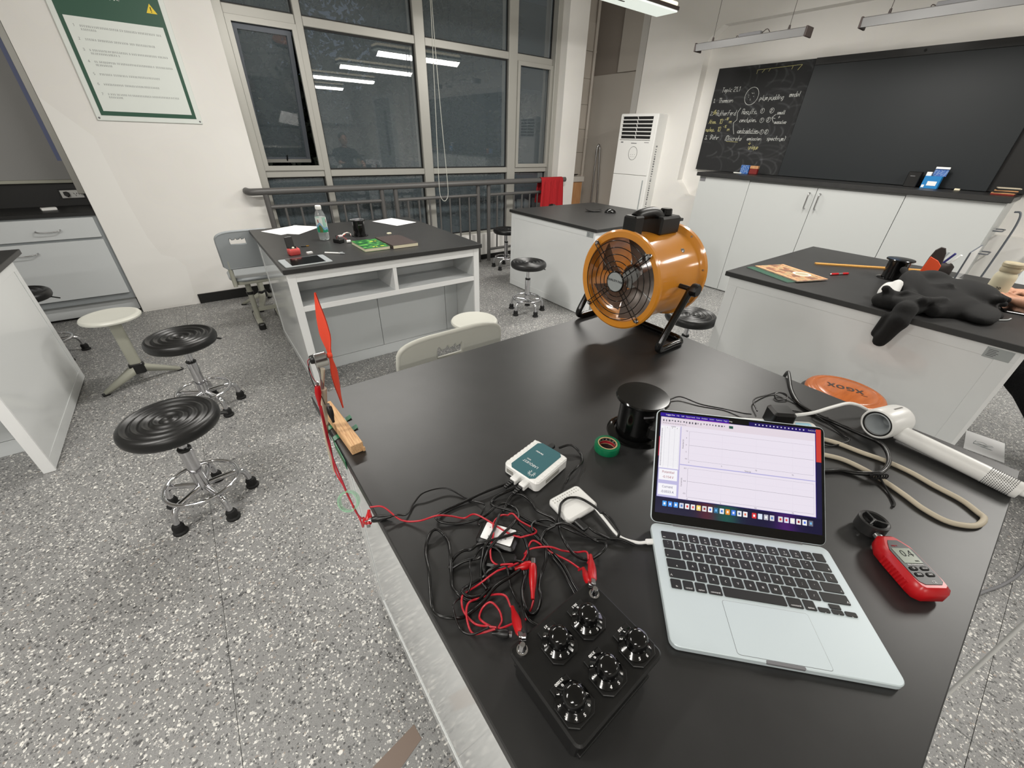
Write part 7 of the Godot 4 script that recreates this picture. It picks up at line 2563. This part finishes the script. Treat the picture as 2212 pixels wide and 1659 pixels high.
func bench_far_right() -> void:
	var mag := mt("orange_cover", Color(1, 1, 1), 0.4)
	tri_tex(mag, noise_tex(0.015, [[0.0, Color(0.42, 0.38, 0.30)], [0.42, Color(0.55, 0.36, 0.27)], [0.5, Color(0.68, 0.47, 0.34)], [0.58, Color(0.75, 0.60, 0.44)], [1.0, Color(0.52, 0.52, 0.40)]], 256, 4, false, 30), V(4, 4, 4))
	var t := book("magazine", "dark green magazine mostly covered by the orange one", V(2.545, TOP, -0.865), -0.40, 0.205, 0.292, 0.005, M.poster_green, M.paper, true)
	t = book("magazine", "orange and cream illustrated magazine lying on the green one", V(2.594, TOP + 0.005, -0.840), -0.385, 0.205, 0.297, 0.006, mag, M.paper, true)
	var st := S()
	for x in [-0.1025, 0.085]:
		bx(st, V(x, 0.0059, -0.1485), V(x + 0.0175, 0.0064, 0.1485))
	obj("cream_border", st, mt("apricot_print", Color(0.82, 0.62, 0.45), 0.45), t)
	st = S()
	slab(st, at(V(0.035, 0.0058, 0.045)), circle(0.045, 28), 0.0, 0.0006)
	obj("round_emblem", st, M.page_cream, t)
	st = S()
	slab(st, at(V(0.035, 0.0063, 0.045)), circle(0.033, 28), 0.0, 0.0004)
	obj("emblem_centre", st, M.khaki_lid, t)
	t = thing("pen", "red ballpoint pen with a silver middle beside the magazines", "pen")
	var a := V(2.772, TOP + 0.006, -0.702)
	var b := V(2.897, TOP + 0.006, -0.645)
	st = S()
	cyl(st, a.lerp(b, 0.06), a.lerp(b, 0.42), 0.006, 0.006, 14, 0.001)
	cyl(st, a.lerp(b, 0.62), a.lerp(b, 0.92), 0.006, 0.006, 14, 0.001)
	obj("red_barrel", st, M.red_plastic, t)
	st = S()
	cyl(st, a.lerp(b, 0.42), a.lerp(b, 0.62), 0.0056, 0.0056, 14)
	cyl(st, a, a.lerp(b, 0.06), 0.003, 0.005, 10)
	cyl(st, a.lerp(b, 0.92), b, 0.0045, 0.002, 10)
	obj("silver_fitting", st, M.steel, t)
	st = S()
	var r0 := V(2.979, TOP + 0.0045, -0.848)
	var r1 := V(3.47, TOP + 0.0045, -0.345)
	var rd := (r1 - r0).normalized()
	box(st, Transform3D(Basis(rd, V(0, 1, 0), rd.cross(V(0, 1, 0))), r0 + rd * 0.36), V(0.72, 0.008, 0.026), 0.0008)
	t = thing("wooden_ruler", "yellow wooden ruler lying diagonally across the jacket bench", "ruler")
	obj("stick", st, M.rule_wood, t)
	st = S()
	for k in 70:
		var l := 0.010 if k % 10 == 0 else (0.007 if k % 5 == 0 else 0.005)
		bx(st, V(0.005 + k * 0.0101, 0.0041, 0.013 - l), V(0.0056 + k * 0.0101, 0.0044, 0.013), 0.0, Transform3D(Basis(rd, V(0, 1, 0), rd.cross(V(0, 1, 0))), r0))
	obj("scale_marks", st, M.print_dark, t)
	popup_socket("raised pop-up socket standing on the bench with the magazines", V(3.022, TOP, -0.482), 0.6, 0.063)
	# pencil case
	t = thing("pencil_case", "brown and orange standing pencil case with pens sticking out", "pencil case", V(3.262, TOP, -0.352), -1.3)
	st = S()
	slab(st, Transform3D.IDENTITY, rrect(0.115, 0.06, 0.02, 5), 0.0, 0.085, 0.012, true)
	obj("pouch", st, M.leather_brown, t)
	st = S()
	var flap := PackedVector2Array([Vector2(-0.045, 0.0), Vector2(0.03, 0.0), Vector2(0.026, 0.10), Vector2(0.02, 0.14), Vector2(0.008, 0.165), Vector2(-0.012, 0.168), Vector2(-0.028, 0.15), Vector2(-0.036, 0.11)])
	slab(st, Transform3D(Basis(V(1, 0, 0), V(0, 0, 1), V(0, -1, 0)), V(-0.028, 0.0, 0.030)), flap, 0.0, 0.008, 0.003)
	obj("raised_flap", st, M.leather_brown, t)
	st = S()
	slab(st, Transform3D(Basis(V(1, 0, 0), V(0, 0, 1), V(0, -1, 0)), V(-0.035, 0.0, 0.038)), PackedVector2Array([Vector2(-0.040, 0.0), Vector2(0.034, 0.0), Vector2(0.034, 0.075), Vector2(0.012, 0.098), Vector2(-0.026, 0.115)]), 0.0, 0.008, 0.002)
	obj("orange_front", st, M.leather_orange, t)
	for k in 3:
		st = S()
		var d := V(0.35 + 0.12 * k, 1.0, 0.15 * k - 0.1).normalized()
		var o := V(-0.015 + k * 0.02, 0.08, 0.0)
		box(st, along(o + d * 0.03, d), V(0.014, 0.075, 0.010), 0.002)
		tag(obj("marker_pen", st, [M.sign_grey, M.print_blue, M.white_plastic][k]), ["grey marker pen sticking out of the pencil case, nearest its flap", "dark blue marker pen in the middle of the pencil case", "white marker pen leaning out of the pencil case, farthest from its flap"][k], "pen").transform = t.transform
	# acrylic stand
	t = thing("acrylic_stand", "clear acrylic sign holder with dark edge behind the jacket", "sign holder", V(3.05, TOP, -0.25), 0.0)
	st = S()
	bx(st, V(0.0, 0.004, -0.003), V(0.32, 0.185, 0.003), 0.001)
	var pane := obj("pane", st, M.clear_plastic, t)
	st = S()
	bx(st, V(0.004, 0.03, -0.0005), V(0.316, 0.180, 0.0005))
	obj("paper_insert", st, M.paper, pane)
	st = S()
	bx(st, V(-0.003, 0.0, -0.0035), V(0.0, 0.186, 0.0035), 0.001)
	bx(st, V(0.0, 0.185, -0.0035), V(0.32, 0.188, 0.0035), 0.001)
	obj("edge", st, M.aluminium_dark, t)
	st = S()
	bx(st, V(0.0, 0.0, -0.04), V(0.32, 0.004, 0.04), 0.001)
	obj("foot", st, M.clear_plastic, t)
	# frosted bottle
	t = thing("frosted_bottle", "frosted beige drinking bottle with printed lettering by the hand", "bottle", V(2.962, TOP, -0.088), 0.0)
	st = S()
	lathe(st, Transform3D.IDENTITY, [Vector2(0, 0), Vector2(0.034, 0.0), Vector2(0.038, 0.004), Vector2(0.0385, 0.012), Vector2(0.0385, 0.115), Vector2(0.036, 0.130), Vector2(0.031, 0.140), Vector2(0.031, 0.146), Vector2(0, 0.146)], 36)
	obj("body", st, M.frosted, t)
	st = S()
	lathe(st, Transform3D.IDENTITY, [Vector2(0, 0.144), Vector2(0.0335, 0.144), Vector2(0.0345, 0.148), Vector2(0.0325, 0.165), Vector2(0.035, 0.167), Vector2(0.0355, 0.180), Vector2(0.032, 0.185), Vector2(0, 0.186)], 36)
	var lid := obj("lid", st, M.khaki_lid, t)
	st = S()
	tube(st, curve([V(0.03, 0.175, 0.018), V(0.045, 0.172, 0.03), V(0.048, 0.155, 0.034), V(0.040, 0.145, 0.03)], 5), 0.005, 8)
	obj("carry_loop", st, M.khaki_lid, lid)
	st = S()
	var lx := Transform3D(Basis(V(0.03, 0, 1.0).normalized(), V(0, 1, 0), V(-1, 0, 0.03).normalized()), V(-0.0393, 0.062, 0.002))
	letters(st, "20", lx * at(V(0.0, 0.010, 0)), 0.012, 0.0005, "Droid Sans", true)
	letters(st, "have a nice", lx * at(V(0, -0.006, 0)), 0.005, 0.0005)
	letters(st, "summer", lx * at(V(-0.002, -0.015, 0)), 0.0055, 0.0005)
	text_obj("printed_lettering", st, M.print_dark, t)
	st = S()
	slab(st, at(V(2.94, TOP, 0.03), 0.25), rrect(0.24, 0.17, 0.01), 0.0, 0.008, 0.002)
	tag(obj("dark_tablet", st, M.black_gloss), "dark tablet lying under the resting hand on the jacket bench", "tablet")
	# jacket
	t = thing("jacket", "black jacket heaped on the bench, one sleeve hanging over its edge", "jacket")
	var f := Field.new(V(2.24, 0.60, -0.52), V(3.06, 0.95, 0.08), 0.0085)
	f.egg(V(2.64, 0.80, -0.24), V(0.20, 0.065, 0.12), 0.03, Basis.from_euler(V(0, 0.35, 0.1)))
	f.egg(V(2.60, 0.832, -0.335), V(0.13, 0.05, 0.05), 0.025, Basis.from_euler(V(0, 0.3, 0.25)))
	f.egg(V(2.77, 0.815, -0.165), V(0.15, 0.06, 0.10), 0.03, Basis.from_euler(V(0, 0.6, -0.1)))
	f.egg(V(2.76, 0.84, -0.29), V(0.12, 0.05, 0.05), 0.02, Basis.from_euler(V(0, -0.35, -0.2)))
	f.egg(V(2.62, 0.785, -0.09), V(0.16, 0.035, 0.07), 0.03, Basis.from_euler(V(0, 0.2, 0)))
	f.egg(V(2.86, 0.79, -0.09), V(0.08, 0.038, 0.06), 0.03)
	f.bone(V(2.43, 0.79, -0.20), V(2.60, 0.80, -0.13), 0.028, 0.03, 0.02)
	f.bone(V(2.40, 0.79, -0.38), V(2.47, 0.80, -0.31), 0.032, 0.035, 0.018)
	f.bone(V(2.385, 0.787, -0.36), V(2.41, 0.79, -0.26), 0.027, 0.034, 0.015)
	f.bone(V(2.42, 0.80, -0.275), V(2.335, 0.785, -0.275), 0.036, 0.035, 0.02)
	f.bone(V(2.335, 0.785, -0.275), V(2.302, 0.745, -0.272), 0.034, 0.034, 0.02)
	f.bone(V(2.302, 0.745, -0.272), V(2.300, 0.668, -0.290), 0.034, 0.030, 0.015)
	f.bone(V(2.300, 0.665, -0.291), V(2.300, 0.645, -0.294), 0.030, 0.027, 0.004)
	f.bone(V(2.318, 0.75, -0.315), V(2.314, 0.665, -0.325), 0.019, 0.016, 0.006)
	for k in 26:                                             # folds
		rng.seed = 700 + k
		var c := V(rng.randf_range(2.42, 2.9), rng.randf_range(0.80, 0.865), rng.randf_range(-0.40, -0.04))
		var d := V(rng.randf_range(-1, 1), rng.randf_range(-0.3, 0.1), rng.randf_range(-1, 1)).normalized() * rng.randf_range(0.03, 0.07)
		f.bone(c - d - V(0, 0.028, 0), c + d - V(0, 0.028, 0), 0.016, 0.012, 0.016)
	st = S()
	f.shape(st)
	obj("shell", st, M.black_cloth, t)
	f = Field.new(V(2.38, 0.72, -0.50), V(2.62, 0.90, -0.28), 0.006)
	f.egg(V(2.475, 0.798, -0.385), V(0.05, 0.026, 0.030), 0.02, Basis.from_euler(V(0, 0.5, 0.5)))
	f.egg(V(2.515, 0.825, -0.385), V(0.036, 0.020, 0.030), 0.02, Basis.from_euler(V(0, 0.5, 0.3)))
	f.bone(V(2.45, 0.80, -0.36), V(2.52, 0.845, -0.37), 0.022, 0.02, 0.012)
	st = S()
	f.shape(st)
	obj("white_lining", st, M.white_cloth, t)
	st = S()
	tube(st, curve([V(2.62, TOP + 0.004, -0.02), V(2.66, TOP + 0.004, 0.005), V(2.70, TOP + 0.004, 0.012)], 4), 0.003, 6)
	obj("drawcord", st, M.sign_grey, t)

func people() -> void:
	# person sitting at the near side of the right bench, only a hand and the dark lap come into the photograph
	var t := thing("person", "person in dark trousers seated beyond the right edge, one hand resting on the bench", "person", V(2.93, 0, 0.58))
	var f := Field.new(V(-0.40, 0.45, -0.72), V(0.40, 1.25, 0.32), 0.014)
	f.bone(V(0, 0.56, 0.05), V(0, 0.80, 0.07), 0.135, 0.125, 0.06)          # trunk
	f.bone(V(0, 0.80, 0.07), V(0, 1.0, 0.04), 0.130, 0.125, 0.06)
	f.bone(V(-0.15, 1.02, 0.03), V(0.15, 1.02, 0.03), 0.075, 0.075, 0.06)
	f.bone(V(0, 1.05, 0.03), V(0, 1.14, 0.01), 0.055, 0.05, 0.03)
	var arms := [[V(-0.19, 1.02, 0.03), V(-0.20, 0.84, -0.26), V(-0.05, 0.806, -0.555), V(0.02, 0.802, -0.655)], [V(0.19, 1.02, 0.03), V(0.26, 0.84, -0.24), V(0.20, 0.805, -0.54), V(0.13, 0.802, -0.62)]]
	for m in arms:
		f.bone(m[0], m[1], 0.052, 0.042, 0.03)
		f.bone(m[1], m[2], 0.042, 0.028, 0.02)
	st_commit(f, "body", M.skin, t)
	f = Field.new(V(-0.40, 0.0, -0.55), V(0.40, 0.75, 0.35), 0.014)          # trousers
	f.bone(V(-0.09, 0.54, 0.05), V(0.09, 0.54, 0.05), 0.145, 0.145, 0.05)
	for s in [-1.0, 1.0]:
		f.bone(V(s * 0.10, 0.53, 0.02), V(s * 0.17, 0.535, -0.40), 0.098, 0.080, 0.04)
		f.bone(V(s * 0.17, 0.53, -0.40), V(s * 0.17, 0.10, -0.02), 0.074, 0.056, 0.03)
	st_commit(f, "trousers", M.dark_trousers, t)
	f = Field.new(V(-0.42, 0.45, -0.32), V(0.42, 1.25, 0.35), 0.014)         # shirt
	f.bone(V(0, 0.58, 0.05), V(0, 0.80, 0.07), 0.155, 0.142, 0.06)
	f.bone(V(0, 0.80, 0.07), V(0, 1.0, 0.04), 0.146, 0.14, 0.06)
	f.bone(V(-0.15, 1.02, 0.03), V(0.15, 1.02, 0.03), 0.088, 0.088, 0.06)
	for m in arms:
		f.bone(m[0], (m[0] as Vector3).lerp(m[1], 0.75), 0.066, 0.062, 0.03)
	st_commit(f, "shirt", M.dark_trousers, t)
	f = Field.new(V(-0.13, 1.08, -0.14), V(0.13, 1.42, 0.14), 0.006)         # head
	f.egg(V(0, 1.27, 0.01), V(0.075, 0.105, 0.092), 0.02)
	f.egg(V(0, 1.21, -0.03), V(0.052, 0.055, 0.055), 0.03)
	f.bone(V(0, 1.265, -0.082), V(0, 1.235, -0.100), 0.010, 0.014, 0.012)
	for s in [-1.0, 1.0]:
		f.egg(V(s * 0.078, 1.255, 0.015), V(0.010, 0.028, 0.018), 0.008)
		f.egg(V(s * 0.030, 1.282, -0.078), V(0.018, 0.007, 0.010), 0.008)
	f.bone(V(-0.018, 1.203, -0.086), V(0.018, 1.203, -0.086), 0.006, 0.006, 0.006)
	f.bone(V(0, 1.08, 0.02), V(0, 1.2, 0.005), 0.05, 0.048, 0.03)
	st_commit(f, "head", M.skin, t)
	f = Field.new(V(-0.13, 1.18, -0.14), V(0.13, 1.44, 0.15), 0.007)
	f.egg(V(0, 1.305, 0.028), V(0.084, 0.088, 0.092), 0.02)
	st_commit(f, "hair", M.hair, t)
	for h in 2:                                                              # hands, fingers pointing away from the sitter
		var m: Array = arms[h]
		var w: Vector3 = m[2]
		var e: Vector3 = m[3]
		var d := (e - w).normalized()
		var side := d.cross(Vector3.UP).normalized() * (1.0 if h == 0 else -1.0)   # towards the thumb
		f = Field.new(w.min(e) - V(0.09, 0.06, 0.11), w.max(e) + V(0.09, 0.05, 0.06), 0.0042)
		f.bone(w - d * 0.04, w + d * 0.01, 0.027, 0.024, 0.015)
		f.bone(w + d * 0.01 + side * 0.016, w + d * 0.075 + side * 0.024, 0.017, 0.015, 0.02)
		f.bone(w + d * 0.01 - side * 0.014, w + d * 0.068 - side * 0.024, 0.016, 0.014, 0.02)
		for k in 4:
			var o := side * (0.029 - k * 0.0185)
			var l: float = [0.070, 0.078, 0.072, 0.056][k]
			var p0 := w + d * (0.075 - 0.004 * absf(k - 1.3)) + o
			var p1 := p0 + d * l * 0.48 + V(0, 0.010, 0) + o * 0.12
			var p2 := p1 + d * l * 0.30 + V(0, -0.012, 0)
			var p3 := p2 + d * l * 0.18 + V(0, -0.012, 0)
			f.bone(p0, p1, 0.0092, 0.0085, 0.006)
			f.bone(p1, p2, 0.0085, 0.0078, 0.004)
			f.bone(p2, p3, 0.0078, 0.0068, 0.004)
		var t0 := w + d * 0.022 + side * 0.022
		f.bone(t0, t0 + d * 0.034 + side * 0.026, 0.0125, 0.0105, 0.01)
		f.bone(t0 + d * 0.034 + side * 0.026, t0 + d * 0.062 + side * 0.032 - V(0, 0.006, 0), 0.0105, 0.008, 0.004)
		st_commit(f, "hand", M.skin, t)
	for s in [-1.0, 1.0]:
		f = Field.new(V(s * 0.16 - 0.09, -0.01, -0.22), V(s * 0.16 + 0.09, 0.16, 0.12), 0.008)
		f.bone(V(s * 0.16, 0.05, 0.02), V(s * 0.165, 0.035, -0.14), 0.045, 0.034, 0.03)
		f.bone(V(s * 0.16, 0.10, 0.0), V(s * 0.16, 0.05, 0.02), 0.045, 0.045, 0.03)
		st_commit(f, "shoe", M.black_plastic, t)
	black_stool(V(2.93, -0.0, 0.64), 0.0, "black stool under the seated person at the right edge")

func st_commit(f: Field, called: String, m: Material, parent: Node) -> void:
	var st := S()
	f.shape(st)
	obj(called, st, m, parent)

# ---------------------------------------------------------------- what the window glass reflects
func back_of_room() -> void:
	var t := thing("wall_cupboard", "white hanging cupboard on the wall behind the photographer", "cupboard", V(3.7, 1.6, 4.82))
	var st := S()
	bx(st, V(-0.8, 0, -0.16), V(0.8, 0.75, 0.18), 0.003)
	obj("carcass", st, M.white_laminate, t)
	for k in 2:
		st = S()
		bx(st, V(-0.795 + k * 0.8, 0.005, -0.18), V(-0.005 + k * 0.8, 0.745, -0.16), 0.002)
		var d := obj("door", st, M.white_laminate, t)
		st = S()
		tube(st, curve([V(-0.12 + k * 0.12, 0.06, -0.18), V(-0.12 + k * 0.12, 0.06, -0.205), V(-0.0 + k * 0.12, 0.06, -0.205), V(0.0 + k * 0.12, 0.06, -0.18)], 4), 0.005, 6)
		obj("handle", st, M.steel, d)
	t = thing("base_cupboard", "dark-topped base cupboard below the hanging white one", "cupboard", V(3.2, 0, 4.7))
	st = S()
	bx(st, V(-1.6, 0.0, -0.28), V(1.4, 0.80, 0.29), 0.003)
	obj("carcass", st, M.door_grey, t)
	st = S()
	bx(st, V(-1.62, 0.80, -0.31), V(1.42, 0.83, 0.29), 0.003)
	obj("worktop", st, M.bench_top, t)
	var d := Node3D.new()
	d.name = "door_1"
	add_child(d)
	struct(d, "grey classroom door with a narrow glass slot in the blackboard wall", "door")
	st = S()
	bx(st, V(4.70, 0.0, 2.2), V(4.75, 2.15, 3.25), 0.003)
	obj("leaf", st, M.grey_plastic, d)
	st = S()
	bx(st, V(4.69, 0.9, 2.5), V(4.70, 1.9, 2.65), 0.002)
	obj("glass_slot", st, M.black_gloss, d)
	st = S()
	for q in [[2.1, 2.2], [3.25, 3.35]]:
		bx(st, V(4.68, 0.0, q[0]), V(4.76, 2.25, q[1]), 0.003)
	bx(st, V(4.68, 2.15, 2.2), V(4.76, 2.25, 3.25), 0.003)
	obj("frame", st, M.matt_white, d)
